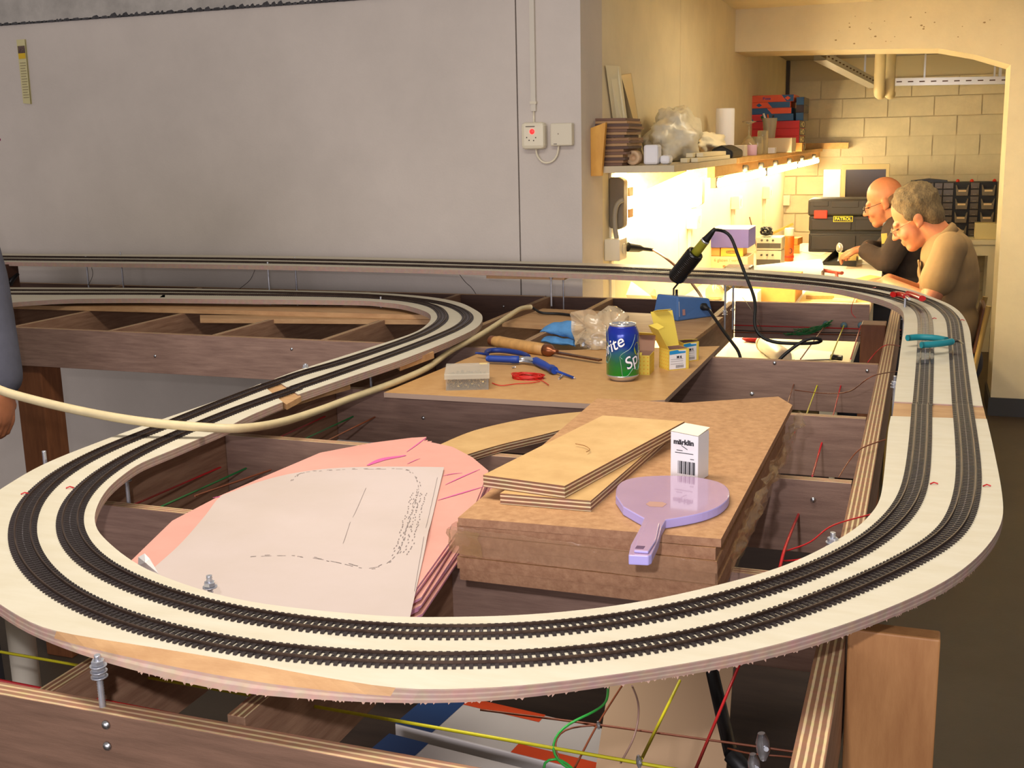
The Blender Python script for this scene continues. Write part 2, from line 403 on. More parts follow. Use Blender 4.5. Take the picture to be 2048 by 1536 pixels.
b = MB().strip(B1o, B1i, T, At=mid_o, Bt=mid_i, side=1)
for i in range(n - 1):          # the sawn-off bevel along the front shows bare tan wood
    if (B1o[i] - B1b[i]).to_2d().length > .0045 and B1o[i].y < .95 and -.80 < B1o[i].x < -.385: b.m[2 * (n - 1) + 2 * i] = 2
b.strip(mid_o, mid_i, T, At=B1b, Bt=[p + dn for p in B1i], side=1)
tb = obj('track_board', b, [M_birch, M_edgeZ, M_tan]); tag(tb, 'curved pale birch plywood board carrying the nearest double track bend', 'board')
# saw splinters along the lower edge
b = MB()
for i in range(n - 1):
    p = B1b[i]; q = B1b[i + 1]
    if p.y > 1.15 or p.x < -.62: continue
    for k in range(11):
        if random.random() < .72: continue
        a = p.lerp(q, random.random()); d = (q - p).normalized() * random.uniform(.0006, .0018); h = random.uniform(.0005, .0022)
        o = Vector((random.uniform(-.001, .001), random.uniform(-.0015, .0005), -h))
        b.add([a - d, a + d, a + o, a + Vector((0, .002, .001))], [(0, 2, 1), (0, 3, 2), (1, 2, 3)])
o = obj('splinters', b, mat('splinter', (170, 138, 122), .8), tb); o['kind'] = 'stuff'

B2o = spline([(0.1, 1.868, 1.083), (0.099, 2.009, 1.087), (0.097, 2.284, 1.098), (0.098, 2.477, 1.106), (0.088, 2.641, 1.113), (0.069, 2.749, 1.117), (0.037, 2.838, 1.12), (-0.052, 3.007, 1.128), (-0.18, 3.112, 1.134), (-0.318, 3.186, 1.137), (-0.464, 3.252, 1.137), (-0.644, 3.292, 1.137), (-0.87, 3.344, 1.137), (-1.277, 3.385, 1.137), (-1.843, 3.432, 1.137), (-2.445, 3.426, 1.137), (-3.311, 3.375, 1.137), (-4.361, 3.33, 1.137)], .03, 2)
B2i = spline([(-0.032, 1.866, 1.083), (-0.033, 1.995, 1.087), (-0.032, 2.099, 1.091), (-0.032, 2.286, 1.098), (-0.031, 2.481, 1.106), (-0.035, 2.652, 1.113), (-0.049, 2.725, 1.116), (-0.084, 2.806, 1.119), (-0.156, 2.903, 1.123), (-0.233, 2.976, 1.126), (-0.397, 3.031, 1.129), (-0.599, 3.06, 1.131), (-0.804, 3.088, 1.133), (-1.177, 3.116, 1.135), (-1.687, 3.137, 1.136), (-2.246, 3.143, 1.136), (-3.062, 3.117, 1.135), (-4.051, 3.089, 1.133)], .03, 2)
n = len(B2o); B2i = resample(B2i, n=n)
tb2 = obj('track_board', MB().strip(B2o, B2i, .014, side=1), [M_birch, M_edgeZ]); tag(tb2, 'long birch plywood board with two tracks running past the teal pliers to the wall', 'board')
B3o = spline([(-1.125, 1.775, 1.083), (-1.124, 1.873, 1.083), (-1.122, 2.144, 1.076), (-1.128, 2.383, 1.069), (-1.16, 2.54, 1.064), (-1.211, 2.684, 1.06), (-1.276, 2.794, 1.058), (-1.392, 2.901, 1.058), (-1.482, 2.941, 1.058), (-1.588, 2.959, 1.058), (-1.915, 2.918, 1.058), (-2.261, 2.875, 1.058), (-2.571, 2.803, 1.058), (-3.157, 2.674, 1.06)], .02, 1)
B3i = spline([(-1.011, 1.668, 1.083), (-0.994, 1.836, 1.083), (-0.983, 2.003, 1.08), (-0.986, 2.182, 1.075), (-1.002, 2.396, 1.068), (-1.025, 2.556, 1.064), (-1.091, 2.749, 1.058), (-1.162, 2.866, 1.058), (-1.261, 2.989, 1.058), (-1.388, 3.076, 1.058), (-1.547, 3.128, 1.058), (-1.694, 3.143, 1.058), (-2.055, 3.135, 1.058), (-2.438, 3.105, 1.058), (-2.796, 3.055, 1.058), (-3.472, 2.948, 1.058)], .02, 1)
n = len(B3o); B3i = resample(B3i, n=n)
tb3 = obj('track_board', MB().strip(B3o, B3i, .014, side=1), [M_birch, M_edgeZ]); tag(tb3, 'birch plywood board with a tight double track curve above the left bay', 'board')
# a branch board sweeping forward at the far left
A = spline([(-2.22, 2.912, 1.058), (-2.447, 2.839, 1.058), (-2.577, 2.767, 1.058), (-2.63, 2.658, 1.061), (-2.662, 2.463, 1.066)], .03, 1); Bq = spline([(-2.255, 2.959, 1.058), (-2.508, 2.912, 1.058), (-2.661, 2.858, 1.058), (-2.759, 2.791, 1.058), (-2.842, 2.633, 1.061)], .03, 1)
tag(obj('track_board', MB().strip(A, resample(Bq, n=len(A)), .014, side=1), [M_birch, M_edgeZ]), 'narrow branch of pale track board sweeping forward beside the grey sleeve', 'board')
# splice blocks under the joints (their tops show as tan strips)
def block(a, bq, t, lab, z=-.0025):
    o = obj('splice_block', MB().strip([Vector(p) + Vector((0, 0, z)) for p in a], [Vector(p) + Vector((0, 0, z)) for p in bq], t), [M_tan]); tag(o, lab, 'wood block'); return o
block([(-0.032, 1.761, 1.083), (0.102, 1.773, 1.083)], [(-0.032, 1.874, 1.083), (0.101, 1.879, 1.083)], .0095, 'tan wood strip bridging the board joint near the teal pliers')
block([(-1.132, 1.728, 1.083), (-0.996, 1.604, 1.083)], [(-1.129, 1.788, 1.083), (-1.004, 1.666, 1.083)], .0095, 'tan wood strip bridging the board joint under the white hose')
b = MB().strip([(-1.053, 1.67, 1.068), (-1.035, 1.786, 1.068), (-1.015, 1.865, 1.068)], [(-1.136, 1.742, 1.068), (-1.13, 1.875, 1.068), (-1.106, 1.952, 1.068)], .018); tag(obj('splice_block', b, [M_tan]), 'thick plywood block screwed under the left straight board', 'wood block')
b = MB().strip([(-0.991, 2.034, 1.068), (-0.98, 2.181, 1.068)], [(-1.079, 2.146, 1.068), (-1.063, 2.277, 1.068)], .014); tag(obj('splice_block', b, [M_tan]), 'small plywood block under the board by the tight curve', 'wood block')
b = MB().bx(-1.23, -.985, 3.14, 3.24, 1.1095, 1.1225); tag(obj('splice_block', b, [M_tan]), 'flat brown wood block under the rear board by the wall corner', 'wood block')

# ================================================================== tracks
M_sleep = mat('sleeper_plastic', (46, 37, 38), .42, var=.2, scale=30)
M_rail = mat('rail_metal', (96, 78, 66), .34, .6, c2=(68, 52, 46), scale=30)
M_plate = mat('track_plate', (112, 112, 122), .3, .6, var=.3, scale=40)
M_stud = mat('contact_stud', (150, 142, 140), .3, 1)
G = .0165 / 2
def offs(P, d, dz=0):
    out = []
    for i, p in enumerate(P):
        t = P[min(i + 1, len(P) - 1)] - P[max(i - 1, 0)]; t.z = 0; t.normalize()
        out.append(p + Vector((-t.y, t.x, 0)) * d + Vector((0, 0, dz)))
    return out
def ribbon(b, P, d, w, z0, z1, mi=None):
    A = offs(P, d - w / 2, z1); Bq = offs(P, d + w / 2, z1)
    b.strip(A, Bq, z1 - z0, mi=mi)
SL = MB().bx(-.00165, .00165, -.0152, .0152, 0, .0018).mesh('sleeper', M_sleep)
def track(P, label, single=True, plate=False, step=.0069, group=None):
    """P runs along the board's surface"""
    P = resample(P, .0035, 6)
    mid = P[len(P) // 2]
    t = thing('track', mid, label, 'model track', group)
    for s in (-1, 1):
        b = MB(); Q = resample(P, .014)
        ribbon(b, Q, s * G, .0021, .0018, .0023); ribbon(b, Q, s * G, .0008, .0023, .0034); ribbon(b, Q, s * G, .0012, .0034, .0042)
        obj('rail', b, M_rail, t)
    b = MB(); Q = resample(P, .014)
    for s in (-1, 1):
        ribbon(b, Q, s * G, .0042, .0002, .0016)
    obj('rail_bed', b, M_sleep, t)
    C = resample(P, step); big = []; rest = MB(); studs = MB()
    for i, p in enumerate(C):
        q = C[min(i + 1, len(C) - 1)] - C[max(i - 1, 0)]; an = math.atan2(q.y, q.x)
        near = p.length
        if single and p.y < 1.6 and i < 300:
            piece('sleeper', SL, t, (p.x, p.y, p.z), an)
        else:
            rest.box((p.x, p.y, p.z + .0009), (.0033, .0304, .0018), an)
        studs.box((p.x, p.y, p.z + .0021), (.0012, .0012, .0007), an)
    if rest.v:
        o = obj('sleepers', rest, M_sleep, t); o['kind'] = 'stuff'
    o = obj('contact_studs', studs, M_stud, t); o['kind'] = 'stuff'
    if plate:
        b = MB(); Q = resample(plate, .02); ribbon(b, Q, 0, .0128, .0003, .0017); ribbon(b, Q, .0122, .0052, .0003, .0017); ribbon(b, Q, -.0122, .0052, .0003, .0017)
        obj('metal_bed', b, M_plate, t)
    return t
zt = .004
O1 = [(-1.102, 1.78, 1.087), (-1.106, 1.662, 1.087), (-1.101, 1.484, 1.087), (-1.096, 1.39, 1.087), (-1.096, 1.286, 1.087), (-1.084, 1.21, 1.087), (-1.068, 1.146, 1.087), (-1.042, 1.086, 1.087), (-1.013, 1.032, 1.087), (-0.97, 0.976, 1.087), (-0.933, 0.933, 1.087), (-0.889, 0.893, 1.087), (-0.84, 0.855, 1.087), (-0.791, 0.825, 1.087), (-0.742, 0.801, 1.087), (-0.693, 0.784, 1.087), (-0.644, 0.771, 1.087), (-0.594, 0.764, 1.087), (-0.538, 0.759, 1.087), (-0.496, 0.761, 1.087), (-0.464, 0.765, 1.087), (-0.409, 0.774, 1.087), (-0.358, 0.787, 1.087), (-0.309, 0.805, 1.087), (-0.264, 0.826, 1.087), (-0.217, 0.854, 1.087), (-0.17, 0.89, 1.087), (-0.123, 0.935, 1.087), (-0.076, 1.003, 1.087), (-0.032, 1.071, 1.087), (0.003, 1.138, 1.087), (0.036, 1.207, 1.087), (0.051, 1.265, 1.087), (0.063, 1.373, 1.087), (0.068, 1.476, 1.087), (0.07, 1.64, 1.087), (0.07, 1.821, 1.087), (0.07, 1.864, 1.087)]
I1 = [(-1.039, 1.705, 1.087), (-1.047, 1.573, 1.087), (-1.05, 1.491, 1.087), (-1.045, 1.398, 1.087), (-1.041, 1.301, 1.087), (-1.03, 1.233, 1.087), (-1.015, 1.168, 1.087), (-0.991, 1.107, 1.087), (-0.963, 1.053, 1.087), (-0.925, 0.999, 1.087), (-0.886, 0.957, 1.087), (-0.845, 0.921, 1.087), (-0.802, 0.891, 1.087), (-0.761, 0.87, 1.087), (-0.717, 0.851, 1.087), (-0.672, 0.837, 1.087), (-0.621, 0.825, 1.087), (-0.57, 0.818, 1.087), (-0.495, 0.819, 1.087), (-0.435, 0.825, 1.087), (-0.38, 0.838, 1.087), (-0.327, 0.856, 1.087), (-0.28, 0.879, 1.087), (-0.231, 0.912, 1.087), (-0.183, 0.954, 1.087), (-0.133, 1.007, 1.087), (-0.094, 1.066, 1.087), (-0.06, 1.126, 1.087), (-0.031, 1.195, 1.087), (-0.014, 1.26, 1.087), (-0.001, 1.323, 1.087), (0.006, 1.422, 1.087), (0.009, 1.579, 1.087), (0.01, 1.768, 1.087), (0.01, 1.806, 1.087), (0.01, 1.848, 1.087)]
dz = Vector((0, 0, -.004))
def drop(P): return [Vector(p) + dz for p in P]
track(spline(drop(O1), .02, 12), 'outer track of the nearest bend, along the ragged front edge')
track(spline(drop(I1), .02, 12), 'inner track of the nearest bend, beside the white plan')
O2 = [(0.07, 1.867, 1.087), (0.07, 2.058, 1.093), (0.07, 2.319, 1.104), (0.069, 2.554, 1.113), (0.065, 2.611, 1.115), (0.055, 2.682, 1.118), (0.038, 2.755, 1.121), (0.011, 2.818, 1.124), (-0.036, 2.903, 1.127), (-0.09, 2.963, 1.13), (-0.163, 3.021, 1.132), (-0.24, 3.062, 1.135), (-0.363, 3.111, 1.138), (-0.49, 3.148, 1.141), (-0.622, 3.178, 1.141), (-0.839, 3.225, 1.141), (-1.233, 3.268, 1.141), (-1.777, 3.309, 1.141), (-2.361, 3.307, 1.141), (-3.2, 3.261, 1.141), (-4.208, 3.212, 1.141)]
I2 = [(0.011, 1.852, 1.087), (0.012, 1.988, 1.09), (0.013, 2.241, 1.101), (0.012, 2.495, 1.111), (0.01, 2.584, 1.114), (0.006, 2.655, 1.117), (-0.006, 2.722, 1.12), (-0.026, 2.779, 1.122), (-0.06, 2.835, 1.124), (-0.105, 2.894, 1.127), (-0.159, 2.946, 1.129), (-0.235, 3.003, 1.131), (-0.355, 3.049, 1.134), (-0.48, 3.088, 1.137), (-0.608, 3.106, 1.138), (-0.816, 3.137, 1.14), (-1.197, 3.172, 1.141), (-1.723, 3.206, 1.141), (-2.295, 3.213, 1.141), (-3.114, 3.171, 1.141), (-4.103, 3.13, 1.14)]
I2d = spline(drop(I2), .02, 8)
track(spline(drop(O2), .02, 8), 'outer track running past the teal pliers and along the wall', False)
track(I2d, 'inner track under the teal pliers with a bright metal bed', False, plate=[p for p in I2d if 2.15 < p.y < 2.86 and p.x > -.2])
O3 = [(-1.102, 1.78, 1.087), (-1.101, 1.829, 1.087), (-1.085, 1.948, 1.086), (-1.09, 2.226, 1.077), (-1.105, 2.418, 1.072), (-1.15, 2.613, 1.066), (-1.212, 2.761, 1.062), (-1.296, 2.891, 1.062), (-1.404, 2.975, 1.062), (-1.518, 3.015, 1.062), (-1.676, 3.031, 1.062), (-1.972, 3.006, 1.062), (-2.329, 2.964, 1.062), (-2.66, 2.903, 1.062), (-3.286, 2.787, 1.062)]
I3 = [(-1.043, 1.709, 1.087), (-1.032, 1.851, 1.087), (-1.032, 2.106, 1.081), (-1.047, 2.371, 1.073), (-1.067, 2.543, 1.068), (-1.111, 2.699, 1.064), (-1.187, 2.833, 1.062), (-1.279, 2.936, 1.062), (-1.396, 3.01, 1.062), (-1.539, 3.057, 1.062), (-1.699, 3.075, 1.062), (-2.011, 3.066, 1.062), (-2.381, 3.031, 1.062), (-2.73, 2.981, 1.062), (-3.387, 2.875, 1.062)]
track(spline(drop(O3), .02, 5), 'inside track of the tight curve above the left bay', False)
track(spline(drop(I3), .02, 5), 'outside track of the tight curve above the left bay', False)

# ================================================================== things lying on the frame
M_hard = mat('hardboard', (196, 152, 98), .55, c2=(184, 138, 84), scale=40, bump=.05)
M_hardedge = mat('hardboard_edge', (164, 140, 124), .7)
M_chip = mat('particle_board', (186, 142, 98), .7, c2=(160, 116, 76), scale=95, bump=.25, bscale=160)
M_chipd = mat('particle_board_edge', (172, 130, 98), .75, c2=(146, 104, 76), scale=110, bump=.35, bscale=160)
M_tape = mat('packing_film', (176, 140, 92), .1, alpha=.4, bump=1.0, bscale=26, coat=1)
M_offtop = mat('offcut_face', (206, 168, 112), .5, c2=(190, 150, 96), scale=3, stretch=(8, 8, 3))
M_black = mat('black_plastic', (24, 23, 24), .4)
M_blackr = mat('black_rubber', (20, 19, 19), .5)
M_white = mat('white_card', (232, 230, 232), .45)
M_steel = mat('steel', (208, 208, 212), .25, .8)
M_zinc = mat('galvanised', (198, 200, 208), .32, .7, var=.15, scale=60)

# hardboard panel
P = [(-0.982, 1.939, 1.03), (-0.554, 1.947, 1.03), (-0.438, 2.012, 1.03), (-0.436, 2.597, 1.03), (-0.954, 2.39, 1.03)]
b = MB().prism([p[:2] for p in P], 1.0203, 1.03, side=1)
tag(obj('hardboard_panel', b, [M_hard, M_hardedge]), 'flat tan hardboard panel under the drink can and tools', 'panel')

# ---- drink can
def wrap_text(s, size, ang, z, tilt, R, m, parent, name, shear=.25):
    cu = bpy.data.curves.new(name, 'FONT'); cu.body = s; cu.size = size; cu.align_x = 'LEFT'; cu.align_y = 'CENTER'; cu.shear = shear; cu.offset = .0009 if m.name != 'can_white' else .0002
    o = bpy.data.objects.new(name, cu); COL.objects.link(o)
    me = bpy.data.meshes.new_from_object(o.evaluated_get(bpy.context.evaluated_depsgraph_get())); bpy.data.objects.remove(o)
    bm = bmesh.new(); bm.from_mesh(me)
    bmesh.ops.triangulate(bm, faces=bm.faces); bmesh.ops.subdivide_edges(bm, edges=[e for e in bm.edges if e.calc_length() > .004], cuts=2)
    c, s_ = math.cos(tilt), math.sin(tilt)
    for v in bm.verts:
        u, w_ = v.co.x * c - v.co.y * s_, v.co.x * s_ + v.co.y * c
        a = ang + u / R
        v.co = can_c + Vector((R * math.cos(a), R * math.sin(a), z + w_))
    bm.to_mesh(me); bm.free(); me.materials.clear(); me.materials.append(m)
    return obj(name, me, m, parent)
can_c = Vector((-0.56, 2.143, 1.03)) + Vector((0, .03, .0003))
R = .0331
can = thing('drink_can', can_c, 'blue and green aluminium drink can standing on the hardboard panel', 'can')
b = MB().lathe([(.0, .0015), (.022, .0), (.0245, .0), (.026, .003), (.0315, .0085), (R, .0125)], 40, Matrix.Translation(can_c))
obj('base_rim', b, M_steel, can)
mcan = bpy.data.materials.new('can_print'); mcan.use_nodes = True
nt = mcan.node_tree; N = nt.nodes; L = nt.links; pb = N['Principled BSDF']; pb.inputs['Roughness'].default_value = .25; pb.inputs['Metallic'].default_value = .25; pb.inputs['Coat Weight'].default_value = .4
tc = N.new('ShaderNodeTexCoord'); sp = N.new('ShaderNodeSeparateXYZ'); nz = N.new('ShaderNodeTexNoise'); nz.inputs['Scale'].default_value = 60; nz.inputs['Detail'].default_value = 5
L.new(tc.outputs['Object'], sp.inputs[0]); L.new(tc.outputs['Object'], nz.inputs['Vector'])
mr = N.new('ShaderNodeMapRange'); mr.inputs[1].default_value = can_c.z; mr.inputs[2].default_value = can_c.z + .115; L.new(sp.outputs[2], mr.inputs[0])
ad = N.new('ShaderNodeMath'); ad.operation = 'MULTIPLY_ADD'; ad.inputs[1].default_value = .22; L.new(nz.outputs[0], ad.inputs[0]); L.new(mr.outputs[0], ad.inputs[2])
rp = N.new('ShaderNodeValToRGB'); L.new(ad.outputs[0], rp.inputs[0]); e = rp.color_ramp.elements
e[0].position = .2; e[0].color = lin((14, 178, 44)); e[1].position = 1; e[1].color = lin((18, 40, 150))
for p, c in ((.48, (8, 132, 84)), (.6, (20, 104, 140)), (.72, (16, 66, 160))):
    k = e.new(p); k.color = lin(c)
L.new(rp.outputs[0], pb.inputs['Base Color'])
b = MB().lathe([(R, .0125), (R, .094), (.0322, .0985), (.0275, .109), (.0268, .111)], 48, Matrix.Translation(can_c))
obj('printed_body', b, mcan, can)
b = MB().lathe([(.0268, .111), (.0272, .1128), (.0268, .1148), (.0255, .1148), (.0245, .1115), (.0, .1115)], 40, Matrix.Translation(can_c))
lid = obj('lid', b, M_steel, can)
b = MB().tube([can_c + Vector((.009 * math.cos(a), .004 + .012 * math.sin(a), .1135)) for a in [i * PI / 8 for i in range(16)]], .0016, 6, closed=True)
obj('pull_tab', b, M_steel, lid)
to = math.atan2(-can_c.y, -can_c.x)        # towards the camera
mw_ = mat('can_white', (240, 240, 244), .3); md_ = mat('can_navy', (16, 34, 110), .3); ml_ = mat('can_leaf', (150, 182, 170), .35, .3); mlem = mat('can_lemon', (170, 178, 30), .3)
for a0, z0 in ((to + .12, .034), (to - 2.1, .047)):
    wrap_text('Sprite', .034, a0, z0, .5, R + .00035, md_, can, 'lettering_shadow'); wrap_text('Sprite', .034, a0, z0, .5, R + .0006, mw_, can, 'lettering')
    for line in ([(-.15, .014), (-.32, .019), (-.1, .026), (.35, .034), (.62, .049), (.72, .062)], [(-.32, .019), (-.2, .002), (-.16, -.024), (.2, -.02), (.55, -.006)], [(1.0, .058), (1.02, .02), (1.35, .008), (1.0, -.012), (.55, -.006)]):
        pts = resample([(u, v, 0) for u, v in line], n=16, smooth=1)
        obj('leaf_outline', MB().tube([can_c + Vector(((R + .0002) * math.cos(a0 + q.x), (R + .0002) * math.sin(a0 + q.x), z0 + q.y)) for q in pts], .00055, 5), ml_, can)
for a0, z0 in ((to + 1.02, .067), (to - 1.3, .067)):
    pts = [(.28 * math.cos(t), .013 * math.sin(t)) for t in [i * PI / 8 for i in range(16)]]
    vs = [can_c + Vector(((R + .0002) * math.cos(a0 + u), (R + .0002) * math.sin(a0 + u), z0 + v)) for u, v in pts]
    obj('lemon_print', MB().add(vs, [list(range(16))]), mlem, can)

# ---- yellow screw cartons
M_yel = mat('yellow_card', (232, 204, 84), .6)
M_dot = mat('yellow_card_dots', (232, 158, 40), .6)
M_in = mat('card_inside', (150, 112, 92), .8)
M_blu = mat('label_blue', (36, 140, 200), .5)
M_ink = mat('print_ink', (40, 38, 44), .6)
def card(b, pts, t=.0008, mi=0, back=2):
    """a thin card quad with thickness, outer side mi, inner side back"""
    v = [Vector(p) for p in pts]; n_ = (v[1] - v[0]).cross(v[-1] - v[0]).normalized() * t
    k = len(v); o = len(b.v); b.v += [tuple(q) for q in v] + [tuple(q - n_) for q in v]
    b.f.append(list(range(o, o + k))); b.m.append(mi); b.sm.append(False)
    b.f.append(list(range(o + k, o + 2 * k))[::-1]); b.m.append(back); b.sm.append(False)
    for i in range(k):
        j = (i + 1) % k; b.f.append([o + i, o + k + i, o + k + j, o + j]); b.m.append(mi); b.sm.append(False)
def carton(origin, ux_, w_, d_, h_, label, flaps, lab_card=True, side_dots=True):
    """origin: front-left-bottom corner; ux_: direction of the labelled front"""
    X = Vector((ux_[0], ux_[1], 0)).normalized(); Yd = Vector((-X.y, X.x, 0)); Zd = Vector((0, 0, 1)); O = Vector(origin)
    pt = lambda x, y, z: O + X * x + Yd * y + Zd * z
    t = thing('screw_carton', O, label, 'carton', 'yellow cartons of screws')
    b = MB()
    card(b, [pt(0, 0, 0), pt(w_, 0, 0), pt(w_, 0, h_), pt(0, 0, h_)]); card(b, [pt(w_, 0, 0), pt(w_, d_, 0), pt(w_, d_, h_), pt(w_, 0, h_)])
    card(b, [pt(w_, d_, 0), pt(0, d_, 0), pt(0, d_, h_), pt(w_, d_, h_)]); card(b, [pt(0, d_, 0), pt(0, 0, 0), pt(0, 0, h_), pt(0, d_, h_)])
    card(b, [pt(0, d_, .001), pt(w_, d_, .001), pt(w_, 0, .001), pt(0, 0, .001)])
    obj('box_body', b, [M_yel, M_dot, M_in], t)
    for f in flaps:
        b = MB(); card(b, [pt(*q) for q in f]); obj('flap', b, [M_yel, M_dot, M_in], t)
    b = MB(); e_ = .0003
    def dots(fn, nw, nh, W, Hh):
        for i in range(nw):
            for j in range(nh):
                c = fn((i + .5) / nw * W, (j + .5) / nh * Hh); a = fn((i + .5) / nw * W + .0016, (j + .5) / nh * Hh) - c; q = fn((i + .5) / nw * W, (j + .5) / nh * Hh + .0016) - c
                b.add([c - a, c - q, c + a, c + q], [(0, 1, 2, 3)])
    if side_dots:
        dots(lambda u, v: pt(-e_, d_ - u, v), 5, 6, d_, h_); 
    dots(lambda u, v: pt(w_ + e_, u, v), 5, 5, d_, h_)
    if not lab_card: dots(lambda u, v: pt(u, -e_, v), 4, 5, w_, h_)
    if b.v: obj('dot_print', b, M_dot, t)
    if lab_card:
        obj('label', MB().add([pt(.001, -e_, .002), pt(w_ * .84, -e_, .002), pt(w_ * .84, -e_, h_ * .94), pt(.001, -e_, h_ * .94)], [(0, 1, 2, 3)]), M_white, t)
        obj('blue_band', MB().add([pt(.001, -2 * e_, h_ * .76), pt(w_ * .82, -2 * e_, h_ * .8), pt(w_ * .82, -2 * e_, h_ * .88), pt(w_ * .5, -2 * e_, h_ * .9), pt(w_ * .42, -2 * e_, h_ * .97), pt(.001, -2 * e_, h_ * .94)], [(0, 1, 2, 3, 4, 5)]), M_blu, t)
        text('M 6', h_ * .17, frame_mtx(pt(w_ * .5, -3 * e_, h_ * .62), X, Zd), M_ink, t, bold=.0002)
        b = MB()
        for i in range(11): b.add([pt(w_ * (.34 + i * .036), -3 * e_, h_ * .1), pt(w_ * (.355 + i * .036), -3 * e_, h_ * .1), pt(w_ * (.355 + i * .036), -3 * e_, h_ * .24), pt(w_ * (.34 + i * .036), -3 * e_, h_ * .24)], [(0, 1, 2, 3)])
        for z in (.3, .42, .52): b.add([pt(w_ * .08, -3 * e_, h_ * z), pt(w_ * .7, -3 * e_, h_ * z), pt(w_ * .7, -3 * e_, h_ * (z + .012)), pt(w_ * .08, -3 * e_, h_ * (z + .012))], [(0, 1, 2, 3)])
        obj('barcode', b, M_ink, t)
    return t
h1 = .04
carton((-0.549, 2.226, 1.03), (1, .06), .032, .055, .041, 'open yellow carton touching the drink can, lid folded back',
       [[(.032, .055, .041), (0, .055, .041), (-.002, .066, .072), (.033, .066, .072)], [(-.002, .066, .072), (.033, .066, .072), (.03, .05, .079), (.0, .05, .08)], [(0, 0, .041), (.015, 0, .041), (.015, .006, .046), (0, .006, .046)]], lab_card=False, side_dots=False)
carton((-0.489, 2.283, 1.03), (.62, .55), .048, .042, .044, 'open yellow carton with M 6 label and its tall lid standing up',
       [[(0, .042, .044), (0, 0, .044), (-.024, .004, .088), (-.024, .046, .092)], [(-.024, .046, .092), (-.024, .004, .088), (-.012, 0, .094), (-.012, .03, .098)],
        [(0, .042, .044), (.048, .042, .044), (.040, .058, .118), (-.012, .058, .118)], [(-.006, .058, .118), (.028, .058, .118), (.03, .046, .122), (-.004, .046, .122)]])
carton((-0.479, 2.382, 1.03), (.55, .6), .042, .03, .042, 'torn yellow carton standing behind the tall-lidded one',
       [[(0, .03, .042), (0, 0, .042), (-.02, .002, .05), (-.016, .028, .054)], [(0, .03, .042), (.042, .03, .042), (.040, .004, .046), (.006, .002, .049)]], side_dots=False)

# ---- clear box of screws
M_clear = mat('clear_plastic', (226, 220, 204), .12, alpha=.14, coat=.4)
M_clear2 = mat('clear_plastic_lid', (214, 206, 186), .2, alpha=.5, coat=.5)
M_brass = mat('brass', (196, 164, 96), .3, .9, var=.4, scale=200)
O = Vector((-0.869, 1.985, 1.03)); X = Vector((.078, .03, 0)).normalized(); Yd = Vector((-X.y, X.x, 0))
pt = lambda x, y, z: O + X * x + Yd * y + Vector((0, 0, z))
t = thing('screw_box', O, 'clear lidded plastic box full of small brass screws', 'box')
rot = math.atan2(X.y, X.x)
b = MB()
for c, d in (((.042, .0006, .014), (.084, .0012, .028)), ((.042, .1044, .014), (.084, .0012, .028)), ((.0006, .0525, .014), (.0012, .105, .028)), ((.0834, .0525, .014), (.0012, .105, .028)), ((.042, .0525, .0006), (.084, .105, .0012))):
    b.box(pt(*c), d, rot)
obj('tray', b, M_clear, t)
b = MB().box(pt(.042, .052, .0315), (.089, .111, .004), rot).box(pt(.042, -.003, .0275), (.089, .0014, .010), rot)
obj('lid', b, M_clear2, t, bevel=.001)
obj('tape_tag', MB().box(pt(.074, .098, .0338), (.016, .012, .0006), rot), mat('masking_tape', (224, 200, 140), .7), t)
random.seed(2); b = MB()
for i in range(420):
    c = pt(random.uniform(.006, .078), random.uniform(.006, .099) ** 1.0, random.uniform(.003, .019)); d = Vector((random.uniform(-1, 1), random.uniform(-1, 1), random.uniform(-.5, .5))).normalized() * .005
    b.tube([c - d, c + d * .7, c + d * .75, c + d], [.0009, .0011, .0024, .0022], 5)
o = obj('brass_screws', b, M_brass, t); o['kind'] = 'stuff'

# ---- chisel
A = Vector((-0.958, 2.461, 1.046)); Bv = Vector((-0.794, 2.387, 1.043)); D = (Bv - A).normalized(); ln = (Bv - A).length
MZ = frame_mtx(A, D.cross(Vector((0, 0, 1))), Vector((0, 0, 1)).cross(D).cross(D) * -1)
def along(A, D):
    z = D.normalized(); x = z.cross(Vector((0, 0, 1))).normalized(); y = z.cross(x)
    return Matrix(((x.x, y.x, z.x, A.x), (x.y, y.y, z.y, A.y), (x.z, y.z, z.z, A.z), (0, 0, 0, 1)))
MZ = along(A, D)
t = thing('chisel', A, 'old chisel with a thick turned wooden handle', 'chisel')
M_hand = mat('turned_handle', (206, 156, 92), .5, var=.2, scale=12, stretch=(3, 3, 1), bump=.1)
obj('handle', MB().lathe([(.009, .0), (.0115, .004), (.0125, .02), (.0145, .028), (.0138, .06), (.0142, ln * .8), (.0138, ln)], 18, MZ), M_hand, t)
obj('butt', MB().lathe([(.0, -.0015), (.0095, -.001), (.0122, .002), (.0128, .012), (.0127, .014)], 18, MZ), mat('dark_handle', (112, 64, 36), .4), t)
obj('ferrule', MB().lathe([(.0141, ln - .003), (.0143, ln + .012), (.011, ln + .017), (.006, ln + .024), (.0052, ln + .034)], 16, MZ), mat('copper_ferrule', (138, 82, 52), .3, .7), t)
obj('blade', MB().box(MZ @ Vector((0, .002, ln + .095)), (.012, .004, .13), MZ.to_3x3()), mat('rusty_steel', (130, 92, 70), .4, .8, var=.3, scale=50), t)

